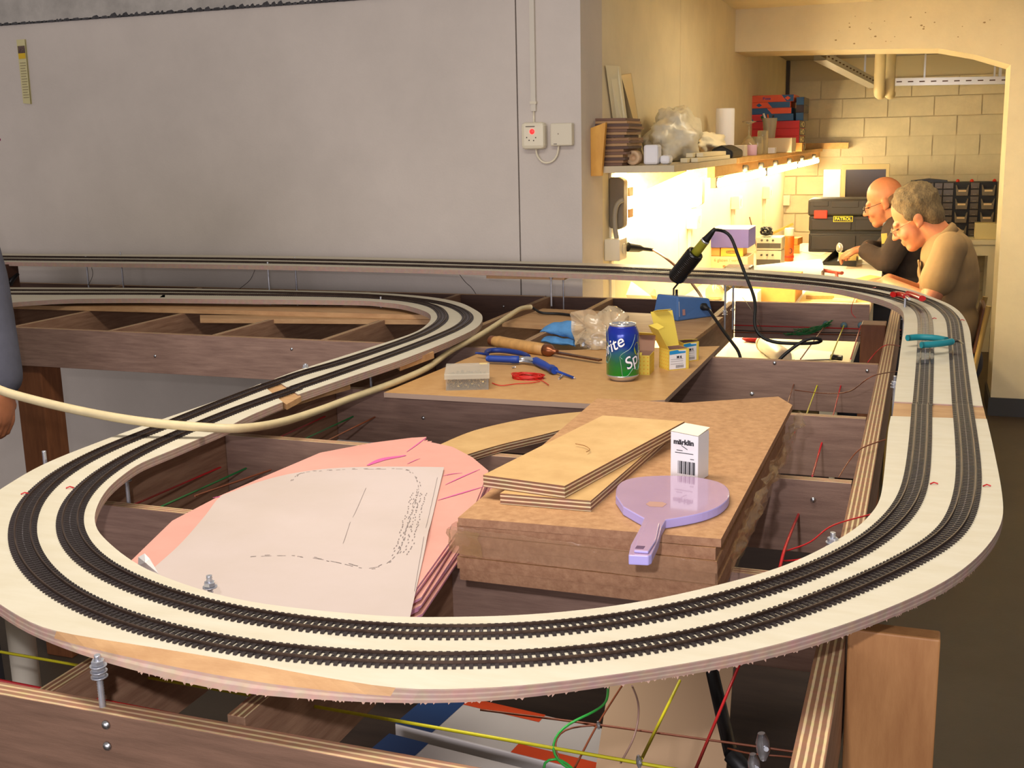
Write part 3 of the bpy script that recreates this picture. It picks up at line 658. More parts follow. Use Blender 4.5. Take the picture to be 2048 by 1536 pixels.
# ---- pliers (blue) and screwdriver
M_bh = mat('blue_handle', (26, 62, 150), .45)
M_bh2 = mat('blue_handle_dark', (20, 48, 122), .5)
t = thing('pliers', (-0.856, 2.349, 1.03), 'blue-handled pliers lying in front of the chisel', 'pliers')
P = [(-0.916, 2.325, 1.042), (-0.923, 2.356, 1.042), (-0.899, 2.368, 1.042), (-0.857, 2.352, 1.042), (-0.822, 2.329, 1.042), (-0.81, 2.307, 1.042)]
obj('handle', MB().tube(resample(P, n=16, smooth=2), [.004, .0062] + [.0075] * 10 + [.0065] * 4, 10, flat=.8), M_bh2, t)
P = [(-0.891, 2.263, 1.042), (-0.86, 2.264, 1.042), (-0.831, 2.265, 1.042), (-0.817, 2.269, 1.042)]
obj('handle', MB().tube(resample(P, n=12, smooth=1), [.006] + [.0085] * 8 + [.0095, .0095, .009], 10, flat=.9), M_bh, t)
P = [(-0.821, 2.274, 1.042), (-0.81, 2.282, 1.042), (-0.796, 2.28, 1.042), (-0.775, 2.261, 1.042)]
obj('jaw', MB().tube(resample(P, n=6), [.005, .008, .009, .008, .006, .003], 8, flat=.6), M_steel, t)
obj('jaw', MB().tube([(-0.822, 2.276, 1.037), (-0.805, 2.275, 1.037), (-0.783, 2.262, 1.037)], [.005, .006, .003], 8, flat=.6), M_steel, t)
obj('handle_tip', MB().tube([(-0.939, 2.32, 1.042), (-0.925, 2.317, 1.042), (-0.906, 2.309, 1.042)], [.003, .0035, .005], 8, flat=.8), M_bh2, t)
t = thing('screwdriver', (-0.772, 2.278, 1.03), 'small screwdriver with stubby blue handle and insulated blue shaft', 'screwdriver')
P = [(-0.787, 2.275, 1.04), (-0.779, 2.271, 1.04), (-0.744, 2.227, 1.04), (-0.729, 2.208, 1.04), (-0.718, 2.195, 1.04), (-0.707, 2.181, 1.04)]
obj('handle', MB().tube(P, [.006, .009, .0085, .007, .0095, .008], 12), M_bh, t)
obj('shaft', MB().tube([(-0.712, 2.19, 1.039), (-0.658, 2.149, 1.034)], [.003, .003], 8), M_bh, t)
obj('tip', MB().tube([(-0.66, 2.151, 1.034), (-0.652, 2.15, 1.032)], [.0015, .0006], 6), M_steel, t)
tag(obj('crimp_terminal', MB().tube([(-0.685, 2.139, 1.032), (-0.686, 2.171, 1.034)], .002, 8), M_steel), 'tiny shiny metal crimp pin by the screwdriver shaft', 'crimp')
tag(obj('crimp_terminal', MB().tube([(-0.818, 2.226, 1.032), (-0.813, 2.233, 1.032)], .0018, 8), M_steel), 'tiny shiny metal nut below the pliers', 'crimp')

# ---- red wire coil
M_red = mat('red_wire', (196, 36, 28), .4)
c = Vector((-0.751, 2.136, 1.034)); random.seed(4); pts = []
for i in range(200):
    a = i * 2 * PI / 20; r = 1 + .12 * math.sin(i * .37); 
    pts.append(c + Vector((.031 * r * math.cos(a) + .002 * math.sin(i * .9), .020 * r * math.sin(a), .004 * math.sin(i * .23) + .0005 * math.sin(i))))
tail = [Vector(p) for p in [(-0.714, 2.104, 1.032), (-0.729, 2.085, 1.032), (-0.755, 2.069, 1.032), (-0.774, 2.049, 1.032), (-0.79, 2.055, 1.032), (-0.803, 2.067, 1.032)]]
t = thing('wire_coil', c, 'small flat coil of thin red wire', 'wire')
obj('coil', MB().tube(pts, .0012, 5), M_red, t)
obj('loose_end', MB().tube(spline(tail, .004), .001, 5), M_red, t)
obj('loose_end', MB().tube(spline([(-0.73, 2.121, 1.033), (-0.709, 2.106, 1.033), (-0.685, 2.072, 1.033)], .004), .001, 5), M_red, t)

# ---- clear bag and blue cloth
M_bag = mat('thin_polybag', (226, 204, 168), .15, alpha=.42, coat=.7, bump=.6, bscale=40)
def blob(c, r, amp, fr_, seed, nx=36, ny=24, zmin=None, mtx=None):
    b = MB(); mtx = mtx or Matrix()
    vs = []; fs = []
    for j in range(ny + 1):
        for i in range(nx):
            th = PI * j / ny; ph = 2 * PI * i / nx
            d = Vector((math.sin(th) * math.cos(ph), math.sin(th) * math.sin(ph), math.cos(th)))
            k = 1 + amp * noise.fractal(d * fr_ + Vector((seed, 0, 0)), .7, 2.1, 4)
            p = Vector((d.x * r[0] * k, d.y * r[1] * k, d.z * r[2] * k)); p = (mtx @ p) + Vector(c)
            if zmin is not None and p.z < zmin: p.z = zmin + .0004 * random.random()
            vs.append(p)
    for j in range(ny):
        for i in range(nx):
            fs.append((j * nx + i, (j + 1) * nx + i, (j + 1) * nx + (i + 1) % nx, j * nx + (i + 1) % nx))
    return b.add(vs, fs, True)
bc = Vector((-0.7, 2.482, 1.03)) + Vector((0, .06, .032))
t = thing('plastic_bag', bc - Vector((0, 0, .032)), 'crumpled clear plastic bag with small parts behind the can', 'bag')
b = blob(bc, (.066, .06, .048), .45, 1.6, 3.1, zmin=1.0306)
obj('bag_film', b, M_bag, t)
nk = [Vector(p) for p in [(-0.76, 2.5, 1.036), (-0.769, 2.5, 1.084), (-0.771, 2.5, 1.114), (-0.716, 2.5, 1.124), (-0.698, 2.5, 1.098), (-0.679, 2.5, 1.084)]]
b = MB(); m0 = sum(nk, Vector()) / 6
ring = resample([nk[0] , nk[1], nk[2], nk[3], nk[4], nk[5]], n=24)
lo = [Vector((p.x, p.y + .006 * math.sin(i * 1.1), p.z)) for i, p in enumerate(ring)]; lo2 = [Vector((p.x * .5 + bc.x * .5, p.y + .03 + .01 * math.sin(i * 2.1), p.z * .4 + 1.05 * .6)) for i, p in enumerate(ring)]
for i in range(23): b.add([lo[i], lo[i + 1], lo2[i + 1], lo2[i]], [(0, 1, 2, 3)], True)
base = [Vector((p.x, 2.5, 1.035)) for p in ring]
for i in range(23): b.add([lo[i], lo[i + 1], m0 + Vector((0, .012, -.012))], [(0, 1, 2)], True)
obj('bag_mouth', b, M_bag, t)
b = MB(); random.seed(9)
for i in range(40):
    c = bc + Vector((random.uniform(-.04, .04), random.uniform(-.045, .0), -.028 + random.uniform(0, .014)))
    b.lathe([(.004, 0), (.004, .003)], 6, Matrix.Translation(c) @ Matrix.Rotation(random.uniform(0, 3), 4, 'X'), smooth=False)
o = obj('small_nuts', b, M_zinc, t); o['kind'] = 'stuff'
M_cloth = mat('blue_cloth', (84, 142, 196), .9, var=.15, scale=30, bump=.3, bscale=200)
t = thing('blue_cloth', (-0.817, 2.523, 1.03), 'folded light blue cleaning cloth tucked beside the clear bag', 'cloth')
def fold(lo_, hi_, dy, name):
    A = spline(lo_, .006); Bq = resample(spline(hi_, .006), n=len(A)); b = MB(); k = 7; n_ = len(A); vs = []
    for i in range(n_):
        for j in range(k):
            s_ = j / (k - 1); p = Vector(A[i]).lerp(Vector(Bq[i]), s_); vs.append(p + Vector((0, dy * math.sin(PI * s_) * -1 + .002 * math.sin(i * .8 + j), .001 * math.sin(i * 1.3))))
    m_ = len(vs); vs += [v + Vector((0, .012, -.002)) for v in vs]; fs = []
    for i in range(n_ - 1):
        for j in range(k - 1):
            q = (i * k + j, (i + 1) * k + j, (i + 1) * k + j + 1, i * k + j + 1); fs += [q, tuple(m_ + x for x in q[::-1])]
    for i in range(n_ - 1):
        fs += [(i * k, m_ + i * k, m_ + (i + 1) * k, (i + 1) * k), (i * k + k - 1, (i + 1) * k + k - 1, m_ + (i + 1) * k + k - 1, m_ + i * k + k - 1)]
    fs += [tuple([j for j in range(k)]) + tuple([m_ + j for j in range(k)][::-1])]
    b.add(vs, fs, True); return obj(name, b, M_cloth, t, fix=True)
fold([(-0.848, 2.52, 1.061), (-0.821, 2.52, 1.057), (-0.79, 2.52, 1.051), (-0.768, 2.52, 1.047)], [(-0.856, 2.54, 1.062), (-0.836, 2.54, 1.078), (-0.802, 2.54, 1.085), (-0.771, 2.54, 1.088)], .014, 'upper_fold')
fold([(-0.839, 2.5, 1.04), (-0.809, 2.5, 1.036), (-0.784, 2.5, 1.035), (-0.76, 2.5, 1.034)], [(-0.848, 2.52, 1.044), (-0.83, 2.52, 1.053), (-0.797, 2.52, 1.048), (-0.768, 2.52, 1.045)], .012, 'lower_fold')

# ---- white hose and the black lead behind it
M_hose = mat('cream_hose', (214, 196, 152), .5, var=.1, scale=20)
hp = [(-2.3, .7, .0075), (-2.05, .85, .02), (-1.9, .98, .3), (-1.78, 1.08, .75), (-1.6, 1.2, 1.08), (-1.375, 1.284, 1.17), (-1.312, 1.306, 1.15), (-1.236, 1.324, 1.13), (-1.153, 1.334, 1.116), (-1.073, 1.347, 1.106), (-0.997, 1.364, 1.1), (-0.95, 1.396, 1.093), (-0.971, 1.541, 1.066), (-0.991, 1.705, 1.048), (-0.996, 1.826, 1.042), (-0.994, 1.903, 1.039), (-0.985, 2.02, 1.038), (-0.984, 2.154, 1.038), (-1.008, 2.334, 1.04), (-1.011, 2.53, 1.046), (-1.032, 2.761, 1.05), (-1.05, 2.931, 1.052), (-1.037, 2.987, 1.05)]
tag(obj('hose', MB().tube(spline(hp, .012, 3), .0068, 12), M_hose), 'long cream rubber-sheathed cable crossing the left tracks', 'cable')
lp = [(-1.046, 2.996, 1.05), (-1.026, 2.992, 1.044), (-0.998, 2.96, 1.038), (-0.961, 2.972, 1.036), (-0.911, 2.953, 1.036), (-0.806, 2.884, 1.036)]
tag(obj('power_lead', MB().tube(spline(lp, .01, 2), .0038, 8), M_blackr), 'black lead lying on the thin shelf behind the blue cloth', 'cable')

# ---- soldering station
M_stb = mat('station_blue', (78, 118, 176), .5, var=.06, scale=20)
A = Vector((-.606, 2.932, 1.0313)); X = Vector((.077, .107, 0)).normalized(); Yd = Vector((-X.y, X.x, 0)); Zd = Vector((0, 0, 1))
pt = lambda x, y, z: A + X * x + Yd * y + Zd * z
t = thing('soldering_station', A, 'blue soldering station with a black wire-wrapped iron holder', 'soldering station')
b = MB().add([pt(0, 0, 0), pt(.132, 0, 0), pt(.132, .1, 0), pt(0, .1, 0), pt(.003, .003, .066), pt(.122, .006, .05), pt(.122, .09, .05), pt(.003, .085, .066)],
             [(3, 2, 1, 0), (4, 5, 6, 7), (0, 1, 5, 4), (1, 2, 6, 5), (2, 3, 7, 6), (3, 0, 4, 7)])
obj('body', b, M_stb, t, bevel=.004)
obj('print_line', MB().add([pt(.006, -.0006, .012), pt(.0072, -.0006, .012), pt(.0076, .0022, .052), pt(.0064, .0022, .052)], [(0, 1, 2, 3)]), M_white, t)
obj('rating_plate', MB().add([pt(.018, -.0005, .014), pt(.028, -.0005, .014), pt(.028, .0008, .03), pt(.018, .0008, .03)], [(0, 1, 2, 3)]), mat('rating', (176, 132, 128), .5), t)
pl = pt(.094, -.001, .030)
pg = obj('socket_plug', MB().tube([pl + Yd * .004, pl - Yd * .004, pl - Yd * .009 + Zd * -.002, pl - Yd * .018 + X * .004 + Zd * -.006], [.010, .0105, .0075, .004], 14), M_blackr, t)
W1 = [Vector(p) for p in [(-0.629, 2.99, 1.086), (-0.629, 2.99, 1.111), (-0.616, 2.99, 1.127), (-0.609, 2.99, 1.14)]]
obj('wire_stand', MB().tube(W1, .0028, 8), M_black, t)
obj('stand_post', MB().tube([(-0.621, 2.99, 1.089), (-0.621, 2.99, 1.109)], .0038, 8), M_black, t)
A2 = Vector((-0.624, 2.99, 1.14)); B2 = Vector((-0.565, 2.96, 1.211)); D2 = (B2 - A2); L2 = D2.length; M2 = along(A2, D2)
prof = [(.0, -.006), (.018, -.004), (.0225, .002)]
k = 0
while k < 17:
    z = .004 + k * (L2 - .006) / 17; prof += [(.0225, z), (.0238, z + .0012), (.0225, z + .0026)]; k += 1
prof += [(.0225, L2), (.017, L2 + .002), (.016, L2 - .02)]
obj('iron_holder', MB().lathe(prof, 24, M2), mat('black_enamel', (22, 20, 20), .22, bump=.2, bscale=120), t)
ir = thing('soldering_iron', A2, 'olive-handled soldering iron pushed into the black holder', 'soldering iron')
D2n = D2.normalized()
obj('handle', MB().lathe([(.004, L2 - .07), (.0045, L2 - .018), (.0125, L2 - .016), (.0125, L2 + .02), (.0118, L2 + .04), (.0122, L2 + .044)], 16, M2), mat('olive_plastic', (146, 142, 40), .45), ir)
obj('ring', MB().lathe([(.0124, L2 + .044), (.0126, L2 + .046), (.0112, L2 + .049)], 16, M2), M_steel, ir)
obj('strain_relief', MB().lathe([(.0110, L2 + .048), (.0095, L2 + .055), (.0068, L2 + .078), (.0045, L2 + .09)], 14, M2), M_blackr, ir)
e0 = M2 @ Vector((0, 0, L2 + .086))
cp = [e0, Vector((-0.49, 2.96, 1.269)), Vector((-0.471, 2.95, 1.254)), Vector((-0.447, 2.93, 1.203)), Vector((-0.421, 2.9, 1.153)), Vector((-0.399, 2.87, 1.115)), Vector((-0.389, 2.84, 1.084)), Vector((-0.389, 2.82, 1.053)), Vector((-0.374, 2.8, 1.025)), Vector((-0.34, 2.8, 1.009)), Vector((-0.286, 2.8, 1.007)), Vector((-0.234, 2.78, 1.014)), Vector((-0.215, 2.77, 1.021)), Vector((-0.229, 2.76, 1.03)), Vector((-0.255, 2.75, 1.027)), Vector((-0.279, 2.74, 1.011)), Vector((-0.306, 2.73, 0.988)), Vector((-0.329, 2.72, 0.96))]
obj('iron_cord', MB().tube(spline(cp, .012, 2), .0042, 8), M_blackr, ir)
cp = [pl - Yd * .016 + X * .004 + Zd * -.006, Vector((-0.513, 2.93, 1.052)), Vector((-0.473, 2.86, 1.024)), Vector((-0.437, 2.8, 1)), Vector((-0.417, 2.77, 0.983)), Vector((-0.405, 2.74, 0.953))]
obj('station_cord', MB().tube(spline(cp, .012, 1), .0042, 8), M_blackr, t)

# ---- stack of particle board wrapped in film
t = thing('board_bundle', (-.33, 1.4, 1.0202), 'stack of particle board panels bound with shiny packing film', 'board stack')
z = 1.0203
for k, (x0, x1, y0, y1, h) in enumerate(((-.474, -.186, 1.104, 1.70, .014), (-.476, -.184, 1.102, 1.70, .014), (-.474, -.186, 1.104, 1.70, .0135), (-.477, -.184, 1.101, 1.70, .0135), (-.475, -.186, 1.103, 1.70, .0135))):
    b = MB().bx(x0, x1, y0, y1, z, z + h - .0004); b.m = [1] * 6; b.m[5] = 0
    obj('panel', b, [M_chip, M_chipd], t); z += h
topp = [(-.469, 1.092), (-.181, 1.106), (-.178, 1.735), (-.206, 1.79), (-.342, 1.708), (-.482, 1.705)]
b = MB().prism(topp, z + .0002, z + .0092, side=1); obj('top_panel', b, [M_chip, M_chipd], t)
ZT = z + .0092
random.seed(6)
def film(P0, P1, nx, ny, amp, out):
    """crumpled strip between two lines, pushed outward"""
    A = resample(P0, n=nx); Bq = resample(P1, n=nx); b = MB(); vs = []; fs = []
    for i in range(nx):
        for j in range(ny):
            s_ = j / (ny - 1); p = Vector(A[i]).lerp(Vector(Bq[i]), s_)
            k = noise.fractal(Vector((i * .3, j * .35, amp * 100)), .6, 2, 3); env = .25 + .75 * math.sin(PI * min(1, s_ + .25))
            vs.append(p + Vector(out) * (.002 + amp * max(0, .5 + k) * env) + Vector((0, 0, .002 * noise.noise(Vector((i * .9, j * .5, 3))))))
    for i in range(nx - 1):
        for j in range(ny - 1): fs.append((i * ny + j, (i + 1) * ny + j, (i + 1) * ny + j + 1, i * ny + j + 1))
    return b.add(vs, fs, True)
obj('side_film', film([(-.176, 1.12, ZT - .004), (-.173, 1.72, ZT - .004)], [(-.176, 1.11, 1.044), (-.172, 1.70, 1.05)], 44, 9, .012, (1, 0, 0)), M_tape, t)
obj('front_film', film([(-.478, 1.098, ZT - .012), (-.182, 1.098, ZT - .022)], [(-.478, 1.098, ZT - .044), (-.182, 1.098, ZT - .048)], 50, 6, .003, (0, -1, 0)), mat('front_film', (196, 156, 122), .15, alpha=.3, bump=.7, bscale=50, coat=.8), t)
obj('corner_film', film([(-.480, 1.16, ZT - .016), (-.482, 1.098, ZT - .016), (-.44, 1.096, ZT - .016)], [(-.480, 1.16, ZT - .042), (-.482, 1.098, ZT - .042), (-.44, 1.096, ZT - .046)], 18, 6, .005, (-.7, -.7, 0)), M_tape, t)

# ---- plywood offcuts on the stack
M_e2 = ply('offcut_edge', 2, .0048, (236, 212, 170), (140, 98, 72), off=.001)
zz = ZT + .0003
P = [Vector(p) for p in [(-0.441, 1.151, 1.114), (-0.334, 1.153, 1.114), (-0.315, 1.451, 1.114), (-0.403, 1.493, 1.114)]]
b = MB().prism([p.to_2d()[:] for p in P], zz, zz + .0125, side=1); tag(obj('plywood_offcut', b, [M_offtop, M_e2]), 'lower of two plywood offcuts, lying on the particle board stack', 'plywood')
P = [Vector(p) for p in [(-0.468, 1.168, 1.129), (-0.364, 1.153, 1.129), (-0.295, 1.481, 1.129), (-0.412, 1.486, 1.129)]]
b = MB().prism([p.to_2d()[:] for p in P], zz + .0128, zz + .0272, side=1); tag(obj('plywood_offcut', b, [M_offtop, M_e2]), 'upper of two plywood offcuts, with a pencil arc on its face', 'plywood')
oo = bpy.data.objects['plywood_offcut.001']
obj('pencil_arc', MB().tube([Vector(p) + Vector((0, 0, .0)) for p in spline([(-0.401, 1.317, 1.129), (-0.387, 1.311, 1.129), (-0.376, 1.296, 1.129), (-0.377, 1.284, 1.129)], .004)], .0005, 4), mat('pencil', (150, 100, 50), .7), oo)

# ---- purple paddle
ol = [(-0.314, 1.186, 1.112), (-0.323, 1.224, 1.112), (-0.32, 1.25, 1.112), (-0.303, 1.268, 1.112), (-0.269, 1.282, 1.112), (-0.236, 1.282, 1.112), (-0.209, 1.271, 1.112), (-0.195, 1.246, 1.112), (-0.19, 1.212, 1.112), (-0.195, 1.179, 1.112), (-0.209, 1.152, 1.112), (-0.229, 1.131, 1.112), (-0.242, 1.12, 1.112), (-0.241, 1.095, 1.112), (-0.236, 1.059, 1.112), (-0.233, 1.015, 1.112), (-0.235, 1.01, 1.112), (-0.254, 1.007, 1.112), (-0.259, 1.037, 1.112), (-0.262, 1.086, 1.112), (-0.265, 1.118, 1.112), (-0.276, 1.129, 1.112), (-0.296, 1.15, 1.112)]
body = resample([Vector(p) for p in ol[:13]], n=40, smooth=2); hand = [Vector(p) for p in ol[13:21]]; tail_ = [Vector(p) for p in ol[21:]]
pol = [p.to_2d()[:] for p in body + hand + tail_]
M_pad = mat('lilac_plastic', (178, 148, 176), .12, coat=.6, var=.06, scale=6)
M_pade = mat('lilac_edge', (176, 166, 226), .35)
t = thing('paddle', (ol[0][0], ol[0][1], zz), 'glossy lilac plastic paddle with a short handle on the board stack', 'paddle')
obj('blade', MB().prism(pol, zz, zz + .0105, side=1), [M_pad, M_pade], t, bevel=.0012)
ha = [Vector(p) for p in [(-0.257, 1.098, 1.116), (-0.244, 1.099, 1.116), (-0.236, 1.047, 1.116), (-0.236, 1.014, 1.116), (-0.25, 1.013, 1.116), (-0.254, 1.045, 1.116)]]
obj('grip', MB().prism([p.to_2d()[:] for p in ha], zz + .0106, zz + .0136, side=1), [M_pad, M_pade], t, bevel=.001)
ho = [Vector(p) for p in [(-0.25, 1.025, 1.116), (-0.242, 1.026, 1.116), (-0.242, 1.018, 1.116), (-0.25, 1.017, 1.116)]]
obj('hanging_slot', MB().prism([p.to_2d()[:] for p in ho], zz + .0137, zz + .0139), mat('slot_dark', (92, 66, 92), .8), t)
ho = [Vector(p) for p in [(-0.274, 1.164, 1.113), (-0.272, 1.174, 1.113), (-0.258, 1.176, 1.113), (-0.252, 1.171, 1.113), (-0.254, 1.159, 1.113), (-0.268, 1.157, 1.113)]]
obj('stuck_label', MB().prism([p.to_2d()[:] for p in ho], zz + .0106, zz + .0108), mat('slot_tan', (172, 132, 118), .7), t)

# ---- small white carton
A = Vector((-0.241, 1.294, 1.1)); A.z = zz
X = Vector((-.027, .022, 0)).normalized() * -1; X = Vector((.034, -.008, 0)).normalized(); Yd = Vector((-X.y, X.x, 0))
s45 = Matrix.Rotation(0.0, 3, 'Z')
pt = lambda x, y, z: A + (X * x + Yd * y) + Vector((0, 0, z))
w_, d_, h_ = .036, .032, .059
t = thing('white_carton', A, 'small white printed carton standing behind the lilac paddle', 'carton')
b = MB().add([pt(-w_, 0, 0), pt(0, 0, 0), pt(0, d_, 0), pt(-w_, d_, 0), pt(-w_, 0, h_), pt(0, 0, h_ * .96), pt(0, d_, h_ * .98), pt(-w_, d_, h_)], [(3, 2, 1, 0), (4, 5, 6, 7), (0, 1, 5, 4), (1, 2, 6, 5), (2, 3, 7, 6), (3, 0, 4, 7)])
obj('box_body', b, M_white, t, bevel=.0006)
obj('top_flap', MB().add([pt(-w_, 0, h_ + .0006), pt(0, 0, h_ * .96 + .0006), pt(.001, d_, h_ * 1.03), pt(-w_ + .004, d_, h_ * 1.06), pt(-w_, 0, h_ + .0012), pt(0, 0, h_ * .96 + .0012), pt(.001, d_, h_ * 1.03 + .0006), pt(-w_ + .004, d_, h_ * 1.06 + .0006)], [(3, 2, 1, 0), (4, 5, 6, 7), (0, 1, 5, 4), (1, 2, 6, 5), (2, 3, 7, 6), (3, 0, 4, 7)]), mat('carton_flap', (232, 222, 196), .5), t)
text('märklin', .0088, frame_mtx(pt(-w_ * .52, -.0004, h_ * .8), X, (0, 0, 1)), M_ink, t, bold=.0003)
b = MB()
for i in range(13):
    wq = .0008 + .0006 * ((i * 7) % 3); x0 = -w_ + .010 + i * .0018
    b.add([pt(x0, -.0004, .008), pt(x0 + wq * .8, -.0004, .008), pt(x0 + wq * .8, -.0004, .024), pt(x0, -.0004, .024)], [(0, 1, 2, 3)])
for x0, x1, z in ((.006, .030, .0335), (.008, .016, .0365), (.026, .031, .027)):
    b.add([pt(-w_ + x0, -.0004, z), pt(-w_ + x1, -.0004, z), pt(-w_ + x1, -.0004, z + .0009), pt(-w_ + x0, -.0004, z + .0009)], [(0, 1, 2, 3)])
b.add([pt(-w_ + .014, -.0004, .043), pt(-w_ + .022, -.0004, .0385), pt(-w_ + .0225, -.0004, .0392), pt(-w_ + .0145, -.0004, .0436)], [(0, 1, 2, 3)])
obj('barcode', b, M_ink, t)

# ---- curved plywood offcut under the stack's back corner
A = spline([(-0.713, 1.581, 1.034), (-0.691, 1.693, 1.034), (-0.636, 1.791, 1.034), (-0.581, 1.848, 1.034), (-0.543, 1.874, 1.034)], .02); Bq = spline([(-0.648, 1.545, 1.034), (-0.618, 1.617, 1.034), (-0.575, 1.69, 1.034), (-0.548, 1.742, 1.034), (-0.506, 1.807, 1.034)], .02)
tag(obj('curved_offcut', MB().strip(A, resample(Bq, n=len(A)), .0125, side=1), [M_offtop, M_e2]), 'curved plywood strip lying behind the plywood offcuts', 'plywood')

# ================================================================== paper, rods, wires
M_pink = mat('pink_paper', (212, 156, 142), .75, c2=(204, 144, 130), scale=5)
M_pinke = mat('pink_paper_edge', (206, 168, 196), .8, c2=(224, 130, 160), scale=40)
M_mag = mat('magenta_marker', (206, 90, 150), .8)
M_plan = mat('plan_paper', (194, 178, 172), .7, c2=(186, 170, 160), scale=4)
out = [(-0.785, 0.963, 1.046), (-0.83, 0.987, 1.046), (-0.872, 1.12, 1.046), (-0.874, 1.227, 1.046), (-0.866, 1.313, 1.046), (-0.851, 1.457, 1.046), (-0.8, 1.532, 1.046), (-0.754, 1.576, 1.046), (-0.732, 1.588, 1.046), (-0.726, 1.565, 1.046), (-0.668, 1.543, 1.046), (-0.616, 1.496, 1.046), (-0.567, 1.436, 1.046), (-0.528, 1.287, 1.046), (-0.506, 1.156, 1.046), (-0.482, 1.002, 1.046), (-0.502, 0.938, 1.046), (-0.646, 0.927, 1.046)]
t = thing('pink_paper_stack', (-.72, 1.25, 1.0203), 'fanned stack of large pink paper patterns under the white plan', 'paper')
random.seed(12); cx = sum(p[0] for p in out) / len(out); cy = sum(p[1] for p in out) / len(out)
z = 1.0206
for k in range(9):
    a = random.uniform(-.03, .03); ox = random.uniform(-.006, .006) + (.008 if k < 6 else 0) * (1 - k / 9); oy = random.uniform(-.008, .008) - (.006 if k < 6 else 0)
    if k == 8: a = ox = oy = 0
    c_, s_ = math.cos(a), math.sin(a)
    pol = [(cx + ox + (p[0] - cx) * c_ - (p[1] - cy) * s_, cy + oy + (p[0] - cx) * s_ + (p[1] - cy) * c_) for p in out]
    obj('sheet_bundle', MB().prism(pol, z, z + .0026, side=1), [M_pink, M_pinke], t); z += .0029
ZP = z + .0002
def stroke(pts, w_, m, parent, name, zt_):
    Q = spline([(p[0], p[1], zt_) for p in pts], .004); b = MB()
    ws = [w_ * (.25 + .75 * math.sin(PI * i / (len(Q) - 1))) for i in range(len(Q))]
    A = []; Bq = []
    for i, p in enumerate(Q):
        d = (Q[min(i + 1, len(Q) - 1)] - Q[max(i - 1, 0)]); d = Vector((-d.y, d.x, 0)).normalized() * ws[i]; A.append(p + d); Bq.append(p - d)
    b.strip(A, Bq, .0002); return obj(name, b, m, parent)
for pts, w_ in (([(-0.747, 1.412, 1.046), (-0.74, 1.447, 1.046), (-0.722, 1.469, 1.046), (-0.716, 1.477, 1.046)], .006), ([(-0.723, 1.495, 1.046), (-0.726, 1.54, 1.046), (-0.73, 1.582, 1.046)], .0012), ([(-0.599, 1.355, 1.046), (-0.591, 1.396, 1.046), (-0.581, 1.438, 1.046)], .0012), ([(-0.619, 1.393, 1.046), (-0.61, 1.406, 1.046), (-0.598, 1.414, 1.046)], .001), ([(-0.581, 1.289, 1.046), (-0.566, 1.32, 1.046), (-0.546, 1.36, 1.046)], .0016), ([(-0.694, 1.435, 1.046), (-0.691, 1.455, 1.046), (-0.688, 1.467, 1.046)], .0008), ([(-0.877, 1.214, 1.046), (-0.872, 1.22, 1.046), (-0.867, 1.224, 1.046)], .001)):
    stroke(pts, w_, M_mag, t, 'marker_stroke', ZP + .0003)

# the plan
def zp(x, y):
    return ZP + .0016 + .0035 * math.exp(-((y - 1.165 + .12 * (x + .65)) / .03) ** 2) + .0012 * math.sin(x * 17) * math.cos(y * 13) + .0009
Lq = spline([(-0.862, 1.217, 1.05), (-0.836, 1.139, 1.05), (-0.806, 1.048, 1.05), (-0.788, 0.976, 1.05), (-0.774, 0.917, 1.05), (-0.766, 0.869, 1.05)], .03); Rq = resample(spline([(-0.63, 1.423, 1.05), (-0.578, 1.275, 1.05), (-0.526, 1.13, 1.05), (-0.485, 1.015, 1.05), (-0.454, 0.929, 1.05), (-0.436, 0.877, 1.05)], .03), n=24); Lq = resample(Lq, n=24)
top = resample(spline([(-0.862, 1.217, 1.05), (-0.851, 1.289, 1.05), (-0.822, 1.348, 1.05), (-0.764, 1.39, 1.05), (-0.63, 1.423, 1.05)], .02), n=30)
b = MB(); vs = []; fs = []; nU, nV = 24, 30
for i in range(nU):
    for j in range(nV):
        s_ = j / (nV - 1); p = Vector(Lq[i]).lerp(Vector(Rq[i]), s_)
        k = (1 - i / (nU - 1)) ** 2; straight = Vector(Lq[0]).lerp(Vector(Rq[0]), s_); p = p + (top[j] - straight) * k
        vs.append((p.x, p.y, zp(p.x, p.y)))
vs2 = [(x, y, z_ - .0005) for x, y, z_ in vs]
for i in range(nU - 1):
    for j in range(nV - 1):
        q = (i * nV + j, (i + 1) * nV + j, (i + 1) * nV + j + 1, i * nV + j + 1); fs += [q, tuple(nU * nV + a for a in q[::-1])]
b.add(vs + vs2, fs, True)
plan = obj('track_plan', b, M_plan); tag(plan, 'large white sheet with a pencilled track plan on the pink paper', 'plan')
M_pen = mat('pencil_line', (128, 116, 112), .8)
random.seed(8)
def dashes(name, pts, dash, gap, w_, jit=0):
    Q = spline(pts, .002); b = MB(); i = 0; d = 0; n_ = len(Q)
    while i < n_ - 2:
        L_ = max(2, int(dash * random.uniform(.4, 1.4) / .002)); j = min(i + L_, n_ - 1)
        A = Q[i]; C = Q[j]; dd = (C - A).normalized(); nn = Vector((-dd.y, dd.x, 0)) * w_; o_ = Vector((random.uniform(-jit, jit), random.uniform(-jit, jit), 0))
        v = [A + nn + o_, A - nn + o_, C - nn + o_, C + nn + o_]; b.add([(q.x, q.y, zp(q.x, q.y) + .0004) for q in v], [(0, 1, 2, 3)])
        i = j + int(gap * random.uniform(.3, 1.6) / .002)
    o = obj(name, b, M_pen, plan); o['kind'] = 'stuff'
